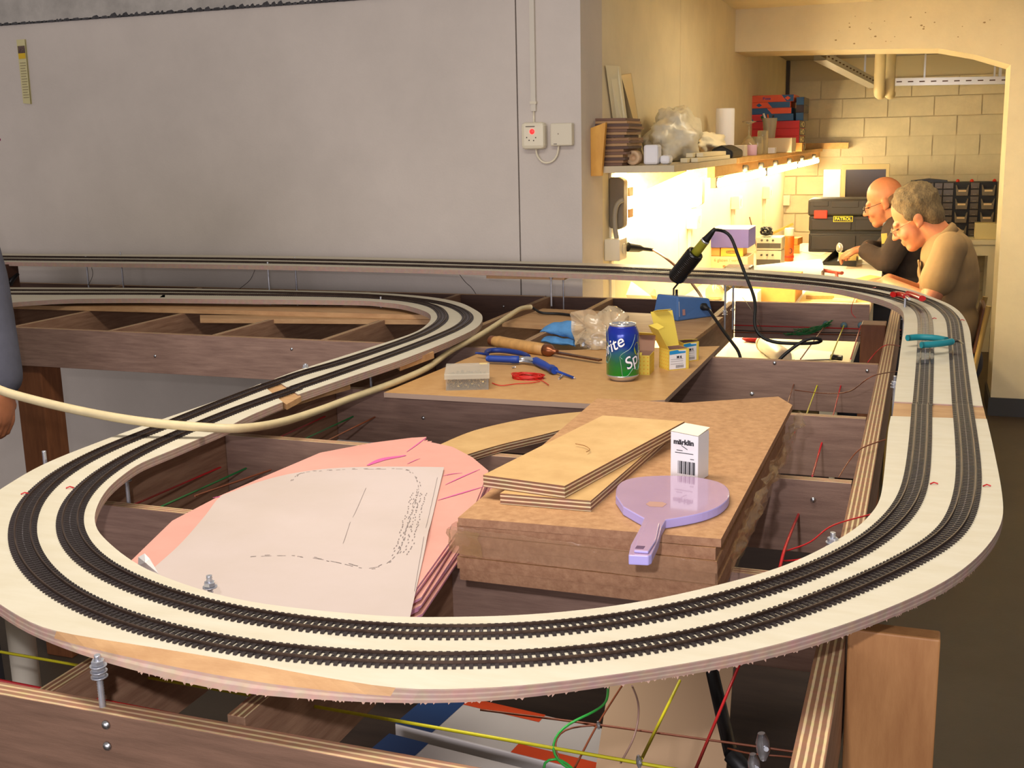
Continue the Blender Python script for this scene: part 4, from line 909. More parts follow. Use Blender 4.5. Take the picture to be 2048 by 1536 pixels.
loop = [(-0.809, 1.306, 1.05), (-0.818, 1.338, 1.05), (-0.802, 1.359, 1.05), (-0.771, 1.375, 1.05), (-0.713, 1.391, 1.05), (-0.679, 1.398, 1.05), (-0.656, 1.377, 1.05), (-0.624, 1.322, 1.05), (-0.604, 1.269, 1.05), (-0.584, 1.212, 1.05), (-0.57, 1.171, 1.05), (-0.556, 1.132, 1.05), (-0.546, 1.1, 1.05), (-0.541, 1.066, 1.05), (-0.545, 1.045, 1.05), (-0.558, 1.036, 1.05), (-0.576, 1.038, 1.05), (-0.594, 1.042, 1.05), (-0.624, 1.046, 1.05), (-0.661, 1.044, 1.05), (-0.699, 1.029, 1.05)]
dashes('plan_line', loop, .012, .01, .0004); dashes('plan_line', loop, .006, .012, .0005, .004)
band = [(-0.618, 1.303, 1.05), (-0.599, 1.249, 1.05), (-0.58, 1.197, 1.05), (-0.564, 1.153, 1.05), (-0.55, 1.114, 1.05), (-0.543, 1.085, 1.05)]
for k in range(4): dashes('plan_line', [(p[0] + k * .006 - .006, p[1] + k * .001, p[2]) for p in band], .004, .005, .0006, .0015)
dashes('plan_line', [(-0.694, 1.304, 1.05), (-0.655, 1.195, 1.05), (-0.619, 1.1, 1.05)], .05, .001, .0003)
dashes('plan_line', [(-0.619, 1.374, 1.05), (-0.564, 1.222, 1.05), (-0.51, 1.076, 1.05), (-0.479, 0.995, 1.05)], .05, .001, .0003)
tag(obj('paper_scrap', MB().add([(-0.801, 0.965, 1.062), (-0.787, 0.959, 1.07), (-0.771, 0.947, 1.07), (-0.757, 0.942, 1.056), (-0.795, 0.956, 1.056), (-0.761, 0.927, 1.074)], [(0, 1, 5), (1, 2, 5), (2, 3, 5), (3, 4, 5), (4, 0, 5), (4, 3, 2, 1, 0)]), M_white), 'small folded white paper scrap on pink paper by the bend', 'paper')

# ---- threaded rods
ROD = 0
def rod(x, y, z0, z1, nuts, label, r=.003):
    t = thing('threaded_rod', (x, y, z0), label, 'threaded rod', 'threaded rods that hold up the track boards')
    n_ = int((z1 - z0) / .0012); prof = [(r * (1 if i % 2 else .86), z0 + i * (z1 - z0) / n_) for i in range(n_ + 1)]
    obj('rod', MB().lathe(prof, 10, Matrix.Translation((x, y, 0))), M_zinc, t)
    for z in nuts:
        obj('nut', MB().lathe([(.0052, z - .0024), (.0058, z - .0018), (.0058, z + .0018), (.0052, z + .0024)], 6, Matrix.Translation((x, y, 0)), smooth=False), M_zinc, t)
        obj('washer', MB().lathe([(.0072, z - .0036), (.0072, z - .0025)], 14, Matrix.Translation((x, y, 0))), M_zinc, t)
def rp(p, zt_, zn, label, z0=.93): rod(p[0], p[1], z0, zt_, zn, label)
fx = (-0.644, 0.717, 1.035)
rod(fx[0], .7125, 1.01, 1.083, (1.076, 1.071, 1.066), 'shiny threaded rod with stacked nuts beside the ragged front edge')
rp((-1.035, 1.238, 1.02), 1.074, (1.062, 1.054), 'threaded rod with a round nut at the inner edge of the left bend')
rp((-1.061, 2.039, 1.02), 1.058, (1.050, 1.044), 'threaded rod under the left straight board beside the cream hose', 1.0)
rp((-0.037, 2.11, 1.02), 1.076, (1.064, 1.058), 'threaded rod with two nuts beside the right board joint')
rp((-1.514, 2.998, 1.02), 1.066, (1.05,), 'threaded rod inside the tight curve above the left bay')
rp((-1.025, 3.139, 1.032), 1.131, (1.118,), 'thin threaded rod left of the wall corner, in front of the shelf strip', 1.031)
x = (-1.057, 3.36, 1.082); rod(x[0], 3.36, .95, 1.108, (), 'thin threaded rod behind the one by the wall corner')
rp((-2.019, 3.193, 1.02), 1.142, (1.122,), 'threaded rod below the long rear track, near its middle')
x = (-2.031, 3.37, 1.139); rod(x[0], 3.385, .95, x[2], (), 'tall thin rod rising behind the long rear track, near its middle')
rp((-2.829, 3.282, 1.02), 1.142, (1.118,), 'threaded rod with a curled wire below the far left rear track')
x = (-2.76, 3.37, 1.149); rod(x[0], 3.385, .95, x[2], (), 'tallest thin rod rising behind the far left rear track')
x = (-0.508, 3.1, 1.129); rod(x[0], 3.1, .985, x[2], ((-0.507, 3.1, 1.118)[2], (-0.504, 3.1, 1.031)[2], (-0.504, 3.1, 1.038)[2]), 'bright threaded rod right of the soldering station, in front')
x = (-0.502, 3.2, 1.097); rod(x[0], 3.2, .97, x[2], ((-0.499, 3.2, 1.029)[2],), 'bright threaded rod right of the soldering station, behind')
x = (-0.034, 2.72, 1.136); rod(x[0], 2.72, 1.0, x[2], ((-0.034, 2.72, 1.097)[2], (-0.033, 2.72, 1.09)[2]), 'stout threaded rod with a nut beside the red pliers')
x = (-0.639, 0.865, 1.083); rod(x[0], x[1] + .004, 1.0, 1.0955, (1.0868,), 'stub of threaded rod with a nut beside the white plan')
x = (-1.138, 1.188, 1.083); rod(x[0], x[1] + .01, 1.0, 1.097, (), 'stub of threaded rod outside the left bend')
x = (-1.126, 1.888, 1.083); rod(x[0], x[1] + .004, 1.02, 1.09, (1.0855,), 'stub of threaded rod beyond the left straight track')
x = (-0.071, 1.175, 1.083); rod(x[0] - .004, x[1] + .004, 1.0, 1.091, (1.083, 1.077), 'stub of threaded rod with red wire at the right bend')

# ---- bus wires and loose wires
WM = {'red': mat('wire_red', (186, 30, 36), .4), 'green': mat('wire_green', (30, 112, 56), .4), 'brown': mat('wire_brown', (126, 66, 40), .45), 'yellow': mat('wire_yellow', (206, 196, 36), .4), 'lime': mat('wire_lime', (60, 180, 76), .35), 'pinkw': mat('wire_pale', (176, 140, 128), .4), 'dark': mat('wire_dark', (52, 40, 32), .5)}
def wire(c, pts, label, r=.0013, sm=2, group='bus wires through the frame'):
    o = obj('wire', MB().tube(spline(pts, .008, sm) if len(pts) > 2 else pts, r, 6), WM[c]); tag(o, label, 'wire', group); return o
wire('red', [(-1.127, 1.6, 0.964), (-1.023, 1.234, 1.018)], 'straight red wire in the bay left of the plan', .0016)
wire('green', [(-1.082, 1.6, 0.963), (-0.977, 1.234, 1.019)], 'straight green wire in the bay left of the plan', .0016)
wire('brown', [(-1.033, 1.6, 0.964), (-0.969, 1.3, 1.015)], 'straight brown wire in the bay left of the plan', .0016)
wire('red', [(-1.136, 1.995, 0.964), (-1.022, 1.618, 1.018)], 'straight red wire in the bay in front of the hardboard panel', .0016)
wire('green', [(-1.083, 1.995, 0.962), (-0.978, 1.618, 1.016)], 'straight green wire in the bay in front of the hardboard panel', .0016)
wire('brown', [(-1.033, 1.995, 0.964), (-0.934, 1.618, 1.016)], 'straight brown wire in the bay in front of the hardboard panel', .0016)
wire('brown', [(-0.255, 2.5, 0.968), (-0.233, 2.2, 1), (-0.221, 2.02, 1.008)], 'thin brown wire entering the far plank beside a yellow one')
wire('yellow', [(-0.205, 2.5, 0.968), (-0.182, 2.02, 1.017)], 'short yellow wire between two planks on the right')
wire('red', [(-0.155, 2.5, 0.97), (-0.136, 2.02, 1.018)], 'short red wire between two planks beside the yellow one')
wire('red', [(-0.152, 1.995, 0.972), (-0.135, 1.62, 1.021)], 'red wire in the middle right bay', .0016)
wire('red', [(-0.151, 1.6, 0.967), (-0.136, 1.3, 1.027), (-0.135, 1.236, 1.024)], 'thick red wire in the nearest right bay', .0019)
wire('brown', [(-0.03, 2.393, 1.03), (-0.075, 2.1, 1.076), (-0.119, 2.2, 1.024), (-0.173, 2.3, 0.995), (-0.247, 2.45, 0.966)], 'loose brown wire looping off the right rail near the board joint', .001, group='loose thin wires')
wire('brown', [(-0.042, 1.823, 1.03), (-0.075, 1.75, 1.032), (-0.09, 1.7, 1.023), (-0.098, 1.62, 1.022)], 'loose brown wire looping off the right rail in the middle bay', .001, group='loose thin wires')
wire('red', [(-0.044, 1.44, 1.03), (-0.089, 1.38, 1.03), (-0.111, 1.33, 1.023), (-0.137, 1.3, 1.02)], 'loose red wire looping to the thick red one', .001, group='loose thin wires')
wire('red', [(-0.066, 1.246, 1.06), (-0.098, 1.25, 1.037), (-0.121, 1.26, 1.025), (-0.138, 1.28, 1.015)], 'lower loose red wire by the rod stub', .001, group='loose thin wires')
wire('red', [(-0.04, 2.689, 1.03), (-0.065, 2.5, 1.064), (-0.087, 2.55, 1.038), (-0.103, 2.55, 1.015)], 'loose red wire over the right rail below the teal pliers', .001, group='loose thin wires')
wire('red', [(-0.54, 3.41, 0.949), (-0.049, 3.36, 0.959)], 'red wire along the rear plank, right of the soldering station', .0018)
wire('brown', [(-0.538, 3.4, 0.929), (-0.048, 3.34, 0.945)], 'brown wire along the rear plank below the red one', .0018)
wire('dark', [(-0.539, 3.41, 0.934), (-0.392, 3.4, 0.935), (-0.048, 3.35, 0.951)], 'dark cable along the rear plank between red and brown wires', .0015)
for k, (c, a, bb, lab) in enumerate((('brown', (-0.26, 3.41, 0.962), (-0.245, 2.53, 1.02), 'brown wire slanting from the left terminal on the rear plank'), ('yellow', (-0.209, 3.41, 0.96), (-0.181, 2.53, 1.023), 'yellow wire slanting from the middle terminal on the rear plank'), ('red', (-0.161, 3.41, 0.962), (-0.138, 2.53, 1.025), 'pale red wire slanting from the right terminal on the rear plank'))):
    wire(c, [a, bb], lab, .0017)
    tag(obj('terminal', MB().lathe([(.0, -.012), (.006, -.012), (.0095, -.008), (.0095, -.0005)], 12, Matrix.Translation(a) @ Matrix.Rotation(-PI / 2, 4, 'X')), mat('terminal_blue', (92, 118, 128), .5)), 'blue-grey wire terminal on the rear plank, ' + ('left', 'middle', 'right')[k] + ' of three', 'terminal', 'wire terminals')
for k, p in enumerate(((-0.099, 3.2, 0.99), (-0.111, 3.2, 0.98))):
    tag(obj('wing_clip', MB().tube([Vector(p) + Vector((-.006, 0, -.008)), Vector(p), Vector(p) + Vector((.002, 0, .012)), Vector(p) + Vector((.006, 0, -.008))], .0022, 6), M_zinc), ('small bright wire clip sticking up above the rear wires', 'small bright wire clip hooked below the rear wires')[k], 'clip', 'wire clips on the rear wires')
random.seed(21)
gp = [(-0.363, 3.3, 0.943), (-0.324, 3.3, 0.947), (-0.307, 3.3, 0.96), (-0.275, 3.3, 0.968), (-0.252, 3.3, 0.979), (-0.241, 3.3, 0.988), (-0.261, 3.3, 0.969), (-0.303, 3.3, 0.954), (-0.338, 3.3, 0.953)]
t = thing('wire_bundle', gp[0], 'tangled bundle of thin green wires in the rear bay', 'wire')
for k in range(9):
    obj('strand', MB().tube(spline([Vector(p) + Vector((random.uniform(-.01, .01), random.uniform(-.02, .02), random.uniform(-.007, .007))) for p in gp], .008, 1), .0011, 5), WM['green'], t)
# wires in front
wire('yellow', [(-0.967, 0.877, 0.972), (-0.924, 0.876, 0.972), (-0.207, 0.869, 0.972), (-0.148, 0.868, 0.972)], 'long yellow wire strung below the front board', .0016, 0)
wire('red', [(-0.889, 0.802, 0.985), (-0.354, 0.79, 0.985)], 'long red wire strung behind the front plank', .0019, 0)
wire('brown', [(-0.392, 0.953, 0.95), (-0.273, 0.96, 0.95), (-0.074, 0.968, 0.95)], 'long brown wire strung to the right rail', .0011, 0)
wire('yellow', [(-0.212, 1.054, 0.96), (-0.208, 0.871, 0.975)], 'yellow wire dropping from the bend to the front yellow wire', .0016)
wire('red', [(-0.163, 1.128, 0.95), (-0.168, 0.909, 0.95)], 'straight red wire crossing below the bend', .0016)
wire('brown', [(-0.27, 1.056, 0.95), (-0.272, 0.956, 0.952), (-0.269, 0.868, 0.955)], 'thin brown wire crossing below the bend', .0011)
wire('lime', [(-0.227, 0.832, 1.06), (-0.242, 0.877, 1.02), (-0.265, 0.907, 0.99), (-0.283, 0.903, 0.98), (-0.291, 0.887, 0.975), (-0.288, 0.867, 0.972), (-0.277, 0.852, 0.97), (-0.259, 0.841, 0.97)], 'loose bright green wire hanging from the front bend', .0012, group='loose thin wires')
wire('lime', [(-0.285, 0.836, 0.968), (-0.292, 0.85, 0.968), (-0.288, 0.858, 0.969), (-0.276, 0.857, 0.97), (-0.258, 0.841, 0.97)], 'curl of bright green wire near the hanging one', .0012, group='loose thin wires')
wire('pinkw', [(-0.213, 0.857, 1.05), (-0.221, 0.909, 1.01), (-0.224, 0.927, 0.985), (-0.225, 0.913, 0.97), (-0.228, 0.875, 0.965)], 'loose pale wire hanging from the front bend', .0009, group='loose thin wires')
wire('brown', [(-0.271, 0.954, 0.953), (-0.3, 0.943, 0.95), (-0.302, 0.915, 0.948), (-0.286, 0.889, 0.945)], 'loose dark brown wire curling below the front bend', .0009, group='loose thin wires')
wire('brown', [(-0.147, 0.955, 0.95), (-0.127, 0.96, 0.945), (-0.1, 0.965, 0.945), (-0.072, 0.958, 0.95)], 'second thin brown wire near the right rail', .0009, group='loose thin wires')
def clip(p, s_, label):
    p = Vector(p); t = thing('wire_connector', p, label, 'connector', 'metal wire connectors')
    obj('barrel', MB().tube([p + Vector((-.001, 0, .011)) * s_, p + Vector((0, 0, .004)) * s_, p + Vector((.001, 0, -.004)) * s_, p + Vector((.001, 0, -.012)) * s_], [.003 * s_, .0055 * s_, .0055 * s_, .0025 * s_], 10), M_steel, t)
    obj('clamp_screw', MB().lathe([(.002 * s_, 0), (.002 * s_, .004 * s_)], 8, Matrix.Translation(p + Vector((.004, -.003, 0)) * s_) @ Matrix.Rotation(1.2, 4, 'X')), M_zinc, t)
clip((-0.116, 0.96, 0.955), 1.15, 'bright metal connector on the brown wires below the bend')
clip((-0.12, 0.933, 0.95), 1.0, 'bright metal connector just below the other near the right rail')
clip((-0.269, 0.949, 0.956), .35, 'tiny bright connector where two brown wires cross')
clip((-0.209, 0.865, 0.976), .5, 'small bright connector where the yellow wires meet')
wire('dark', [(-2.043, 3.4, 1.084), (-2.171, 3.35, 1.096), (-2.161, 3.3, 1.067), (-2.174, 3.25, 1.042)][1:], 'thin dark wire hanging from the rear board near its middle', .0009, group='loose thin wires')
wire('dark', [(-2.729, 3.19, 1.113), (-2.717, 3.18, 1.091), (-2.728, 3.18, 1.07), (-2.752, 3.19, 1.051)], 'thin wire curling round the far left rod', .0009, group='loose thin wires')
wire('dark', [(-1.366, 3.25, 1.111), (-1.366, 3.3, 1.078), (-1.377, 3.38, 1.049), (-1.374, 3.41, 1.024)], 'thin dark wire hanging from the rear board near the wall joint', .0009, group='loose thin wires')
wire('dark', [(-0.49, 3.3, 1.049), (-0.454, 3.2, 1.035), (-0.414, 3.1, 1.005), (-0.408, 3.1, 0.988)], 'thin dark wire hanging by the bright rods', .0008, group='loose thin wires')
wire('red', [(-0.108, 2.956, 1.13), (-0.142, 3, 1.117), (-0.161, 2.98, 1.094), (-0.167, 2.98, 1.061), (-0.154, 2.98, 1.048)], 'thin red wire arching over the far bend', .0009, group='loose thin wires')
for k, (p, lab) in enumerate((((-1.051, 1.06, 1.084), 'outside the left bend'), ((-1.013, 1.097, 1.084), 'between the left bend tracks'), ((0.022, 1.411, 1.084), 'beside the inner right track'), ((0.082, 1.419, 1.084), 'beside the outer right track'), ((0.025, 2.585, 1.111), 'beside the inner far track'), ((0.081, 2.572, 1.111), 'beside the outer far track'))):
    p = Vector(p); wire('red', [p, p + Vector((.003, .002, .007)), p + Vector((.007, .003, .004)), p + Vector((.009, .004, 0))], 'tiny red feed wire stub ' + lab, .0009, group='track feed stubs')

# ---- teal pliers and red pliers
M_teal = mat('teal_handle', (28, 128, 138), .5)
t = thing('pliers', (0.021, 2.312, 1.11), 'teal-handled pliers lying across the right tracks', 'pliers')
obj('handle', MB().tube(spline([(-0.021, 2.285, 1.117), (0.002, 2.301, 1.117), (0.029, 2.296, 1.117), (0.05, 2.277, 1.117)], .006), .0062, 10), M_teal, t)
obj('handle', MB().tube(spline([(0.005, 2.211, 1.117), (0.029, 2.227, 1.117), (0.051, 2.249, 1.117), (0.059, 2.262, 1.117)], .006), .0062, 10), M_teal, t)
obj('jaws', MB().tube([(0.053, 2.272, 1.116), (0.062, 2.28, 1.116), (0.072, 2.277, 1.116), (0.08, 2.245, 1.116)], [.004, .0055, .004, .001], 8, flat=.6), mat('dark_steel', (66, 60, 58), .35, .8), t)
M_redh = mat('red_handle', (186, 28, 26), .35)
t = thing('pliers', (-0.03, 2.807, 1.13), 'red-handled pliers resting on the far bend', 'pliers')
obj('handle', MB().tube(spline([(-0.062, 2.767, 1.138), (-0.052, 2.778, 1.138), (-0.041, 2.762, 1.138), (-0.032, 2.737, 1.138)], .006), .0085, 10, flat=.8), M_redh, t)
obj('handle', MB().tube(spline([(-0.029, 2.792, 1.138), (-0.016, 2.767, 1.138), (-0.004, 2.734, 1.138), (0.003, 2.709, 1.138)], .006), .0085, 10, flat=.8), M_redh, t)
obj('jaws', MB().tube([(-0.041, 2.799, 1.138), (-0.033, 2.746, 1.138), (-0.025, 2.695, 1.138)], [.003, .005, .003], 8), M_steel, t)

# ================================================================== wall fittings, shelf, lamps and workbench
M_cream = mat('cream_plastic', (226, 216, 190), .35)
M_cream2 = mat('cream_plastic_b', (214, 204, 180), .4)
# leaflet
A = (-3.234, 3.5, 1.925); C_ = (-3.191, 3.5, 1.694)
t = thing('leaflet', (A[0], 3.497, C_[2]), 'narrow yellow and white leaflet pinned on the plain wall', 'leaflet')
x0, x1, z0, z1 = A[0], C_[0] + .002, C_[2], A[2]; y_ = 3.4965
obj('sheet', MB().add([(x0, y_, z0), (x1 - .006, y_ - .006, z0 - .004), (x1 - .002, y_ - .004, z1), (x0, y_, z1)], [(0, 1, 2, 3)]).add([(x0, 3.499, z0), (x1 - .006, 3.499, z0 - .004), (x1 - .002, 3.499, z1), (x0, 3.499, z1)], [(3, 2, 1, 0)]), mat('leaflet_paper', (206, 196, 146), .6), t)
def lf(a, b_, m, nm, l=.08, r=.88):
    za, zb = z1 - (z1 - z0) * a, z1 - (z1 - z0) * b_
    f = lambda u, z: (x0 + (x1 - x0) * u, y_ - .0012 - .0062 * u * (.7 + .3 * (z1 - z) / (z1 - z0)), z)
    obj(nm, MB().add([f(l, zb), f(r, zb), f(r, za), f(l, za)], [(0, 1, 2, 3)]), m, t)
lf(.1, .215, mat('leaflet_photo', (58, 44, 40), .6, c2=(120, 96, 84), scale=120), 'photo_print'); lf(.215, .30, mat('leaflet_yellow', (214, 176, 40), .6), 'yellow_band')
for k in range(14): lf(.36 + k * .042, .372 + k * .042, mat('leaflet_text', (150, 138, 104), .7), 'text_line', .14, .8 - .1 * (k % 3 == 2))
tag(obj('pin', MB().ball((-3.371, 3.5, 1.563), .006, 8, 6), mat('pin_magenta', (150, 20, 90), .4)), 'tiny magenta push pin on the plain wall', 'pin')
# thermostat and switch, trunking
def plate(name, px0, px1, d, label, cat, m, bev=.008):
    A = px0; B_ = px1
    t = thing(name, (A[0], 3.5, B_[2]), label, cat)
    b = MB().bx(A[0], B_[0], 3.5 - d, 3.4995, B_[2], A[2]); obj('housing', b, m, t, bevel=bev); return t
t = plate('thermostat', (-1.225, 3.46, 1.569), (-1.147, 3.46, 1.485), .042, 'cream wall thermostat box with a glowing red light', 'thermostat', M_cream, .012)
c = (-1.186, 3.457, 1.54)
obj('red_light', MB().lathe([(.0, .003), (.007, .002), (.0085, 0)][::-1], 14, Matrix.Translation((c[0], 3.4578, c[2])) @ Matrix.Rotation(PI / 2, 4, 'X')), mat('red_glow', (240, 40, 40), .4, emit=(255, 40, 40), estr=2.2), t)
for px in ((-1.204, 3.457, 1.522), (-1.174, 3.457, 1.521), (-1.196, 3.457, 1.513), (-1.181, 3.457, 1.512)):
    obj('button', MB().lathe([(.002, 0), (.002, .0012)], 8, Matrix.Translation((px[0], 3.4579, px[2])) @ Matrix.Rotation(PI / 2, 4, 'X')), mat('dark_print', (70, 62, 52), .6), t)
obj('slot', MB().box(((-1.192, 3.457, 1.556)[0], 3.4572, (-1.192, 3.457, 1.556)[2]), (.03, .002, .003)), mat('dark_slot', (120, 110, 96), .6), t)
t = plate('wall_switch', (-1.13, 3.475, 1.564), (-1.058, 3.475, 1.494), .03, 'flat grey-cream switch plate beside the thermostat', 'switch', M_cream2, .004)
c = (-1.103, 3.47, 1.531); obj('mark', MB().box((c[0], 3.4697, c[2]), (.002, .0008, .004)), mat('dark_print2', (70, 62, 52), .6), t)
c = (-1.116, 3.47, 1.5); obj('maker_print', MB().box((c[0] + .003, 3.4697, c[2]), (.011, .0008, .002)), mat('dark_print2', (70, 62, 52), .6), t)
a = (-1.191, 3.5, 1.943); e_ = (-1.191, 3.5, 1.604)
t = thing('cable_trunking', (a[0], 3.5, e_[2]), 'cream cable trunking running up from the thermostat', 'trunking')
obj('channel', MB().bx(e_[0] - .008, e_[0] + .008, 3.488, 3.4995, e_[2], 2.55), mat('trunking_cream', (206, 198, 182), .5), t)
obj('clip', MB().bx(e_[0] - .0105, e_[0] + .0105, 3.486, 3.4995, e_[2] + .022, e_[2] + .03), M_cream2, t)
obj('cable', MB().tube([(e_[0], 3.493, e_[2]), (e_[0], 3.492, (-1.188, 3.49, 1.567)[2])], .0032, 8), M_cream, t)
cp = [(-1.181, 3.48, 1.487), (-1.18, 3.485, 1.467), (-1.168, 3.49, 1.448), (-1.15, 3.49, 1.441), (-1.129, 3.49, 1.447), (-1.113, 3.488, 1.466), (-1.107, 3.485, 1.495)]
tag(obj('cable_loop', MB().tube(spline(cp, .006, 1), .0032, 8), M_cream), 'short looped cream cable joining thermostat and switch', 'cable')

# ---- shelf
SX0, SX1, SZ = -1.0355, -.765, 1.425
t = thing('wall_shelf', (-.9, 5.5, 1.40), 'long wooden wall shelf above the lit workbench', 'shelf')
M_shelf = mat('shelf_white', (206, 190, 156), .5, var=.08, scale=9); M_pine = mat('pine', (214, 172, 104), .55, c2=(196, 150, 84), scale=5, stretch=(8, 2, 8))
obj('board', MB().bx(SX0, SX1, 3.63, 4.9, 1.403, SZ), M_shelf, t, bevel=.001)
obj('board', MB().bx(SX0, SX1 + .01, 4.905, 8.95, 1.403, SZ), M_pine, t, bevel=.001)
obj('end_panel', MB().prism([(-1.0355, 1.395), (-1.0, 1.395), (-.985, 1.565), (-1.0355, 1.548)], -3.625, -3.605, MX), mat('end_panel', (222, 166, 72), .55, c2=(206, 146, 58), scale=5, stretch=(8, 8, 2)), t)
for y in (4.1, 5.0, 6.0, 7.0, 8.0):
    obj('bracket', MB().prism([(-1.035, 1.402), (-.82, 1.402), (-.82, 1.392), (-1.035, 1.30)], -y - .012, -y + .012, MX), M_pine, t)
# tube lamp below the shelf's front edge
M_tube = mat('lit_tube', (255, 240, 205), .5, emit=(255, 234, 186), estr=72)
t = thing('tube_lamp', (-.79, 6.5, 1.36), 'row of lit fluorescent tubes on a batten under the shelf', 'lamp')
obj('batten', MB().bx(-.80, -.768, 4.4, 8.9, 1.36, 1.4025), M_pine, t, bevel=.002)
for k in range(3):
    y0 = 4.45 + k * 1.48
    obj('tube', MB().tube([(-.784, y0 + .03, 1.335), (-.784, y0 + 1.42, 1.335)], .017, 12), M_tube, t)
    for y in (y0, y0 + 1.42):
        obj('lampholder', MB().bx(-.797, -.771, y, y + .03, 1.318, 1.36), mat('holder_grey', (140, 128, 104), .5), t, bevel=.003)
M_knob = mat('starter_grey', (112, 106, 92), .5)
for y in (5.1, 5.6, 6.15, 6.8, 7.5, 8.3):
    obj('starter', MB().lathe([(.014, 0), (.014, .02), (.011, .024)], 12, Matrix.Translation((-.768, y, 1.378)) @ Matrix.Rotation(PI / 2, 4, 'Y')), M_knob, t)
# wall luminaire with a clear cover
t = thing('wall_lamp', (-1.0, 4.5, 1.2), 'lit twin-tube wall lamp with dark end cap under the shelf', 'lamp')
M_cap = mat('lamp_cap', (116, 104, 84), .5); M_dif = mat('lit_diffuser', (255, 244, 214), .4, emit=(255, 236, 190), estr=30)
def lamp_prof(y): return [(-1.035, y, 1.21), (-1.0, y, 1.203), (-.983, y, 1.213), (-.981, y, 1.372), (-1.0, y, 1.384), (-1.035, y, 1.382)]
def loft(b, a, c_, caps=True):
    k = len(a); b.add(a + c_, [(i, (i + 1) % k, k + (i + 1) % k, k + i)[::-1] for i in range(k)] + ([list(range(k)), list(range(2 * k - 1, k - 1, -1))] if caps else []))
b = MB(); loft(b, lamp_prof(3.825), lamp_prof(3.885)); obj('end_cap', b, M_cap, t, bevel=.006, fix=True)
b = MB(); loft(b, lamp_prof(5.30), lamp_prof(5.36)); obj('end_cap', b, M_cap, t, bevel=.006, fix=True)
b = MB(); pa = [(x - .0035, y, z) for x, y, z in lamp_prof(3.886)]; loft(b, pa, [(x, 5.299, z) for x, y, z in pa]); obj('cover', b, M_dif, t, fix=True)
for z in (1.255, 1.33): obj('lampholder', MB().bx(-.9848, -.979, 3.887, 3.955, z - .016, z + .016), mat('holder_brown', (186, 138, 70), .5), t, bevel=.004)
cp = [(-0.983, 3.82, 1.306), (-0.998, 3.81, 1.298), (-1.009, 3.81, 1.264), (-1.009, 3.81, 1.213), (-1.002, 3.81, 1.17)]
obj('conduit', MB().tube(spline(cp, .01, 1), .0085, 10), mat('conduit_grey', (150, 142, 124), .5), t)
# sockets on the wall
def socket_box(p, w_, h_, d, label, strip=None):
    t = thing('socket_box', p, label, 'socket', 'sockets along the workbench wall')
    obj('housing', MB().bx(-1.0355, -1.0355 + d, p[1] - w_ / 2, p[1] + w_ / 2, p[2] - h_ / 2, p[2] + h_ / 2), M_cream, t, bevel=.003)
    obj('socket_face', MB().lathe([(.018, 0), (.02, .003), (.016, .003), (.015, .0005)], 16, Matrix.Translation((-1.0355 + d, p[1], p[2])) @ Matrix.Rotation(PI / 2, 4, 'Y')), M_cream2, t)
    if strip: obj('trunking', MB().bx(-1.0355, -1.02, p[1] - .02, p[1] + .02, strip, p[2] - h_ / 2 - .001), M_cream2, t)
    return t
socket_box((-1.02, 5.246, 1.145), .11, .085, .05, 'cream double socket on the wall by the lit lamp end', .95)
socket_box((-1.02, 6.503, 1.153), .11, .07, .05, 'cream socket on the wall above the violet box', .95)
socket_box((-1.02, 7.821, 1.149), .12, .08, .05, 'cream socket on the wall left of the wood offcuts', .95)
socket_box((-1.02, 9, 1.038), .12, .08, .05, 'cream socket on the wall nearest the toolbox', .95)
p = (-1, 3.816, 1.138)
t = socket_box(p, .10, .075, .055, 'grey socket with a black plug near the wall corner', None)
sp_ = Vector((-0.975, 3.859, 1.141))
pg = thing('mains_plug', sp_, 'black mains plug with brown cord in the corner socket', 'plug')
e1 = Vector((-0.9, 3.921, 1.126))
obj('plug_body', MB().tube([sp_ + Vector((-.0, 0, 0)), sp_ + (e1 - sp_) * .45, sp_ + (e1 - sp_) * .6, e1], [.021, .017, .009, .008], 12, flat=.8), M_blackr, pg)
cp = [e1, Vector((-0.787, 3.6, 1.133)), Vector((-0.733, 3.5, 1.118)), Vector((-0.681, 3.4, 1.1)), Vector((-0.636, 3.3, 1.083)), Vector((-0.583, 3.16, 1.061)), Vector((-.60, 3.08, 1.075))]
obj('cord', MB().tube(spline(cp, .015, 1), .0042, 8), mat('cord_brown', (140, 70, 30), .5), pg)
tag(obj('wall_strip', MB().bx(-1.0355, -1.028, (-1.03, 3.834, 1.132)[1], (-1.03, 3.882, 1.128)[1], .3, 1.4), M_cream), 'thin white vertical strip on the wall under the shelf', 'trim strip')

# ---- workbench
BZ = .80
t = thing('workbench', (-.62, 6.2, 0), 'long cream workbench along the lit wall', 'workbench')
M_bench = mat('bench_top', (232, 220, 188), .45, var=.06, scale=5)
obj('top', MB().bx(-1.035, -.2, 3.46, 7.95, .765, BZ), M_bench, t, bevel=.006)
for y in (3.56, 6.05, 7.85):
    obj('leg', MB().bx(-.28, -.23, y - .03, y + .03, 0, .765), M_bench, t); obj('leg', MB().bx(-1.02, -.97, y - .03, y + .03, 0, .765), M_bench, t)
def box(name, x0, x1, y0, y1, z0, z1, m, label, cat, bev=.003, group=None):
    o = obj(name, MB().bx(x0, x1, y0, y1, z0, z1), m, bevel=bev); tag(o, label, cat, group); return o
E_ = .0006
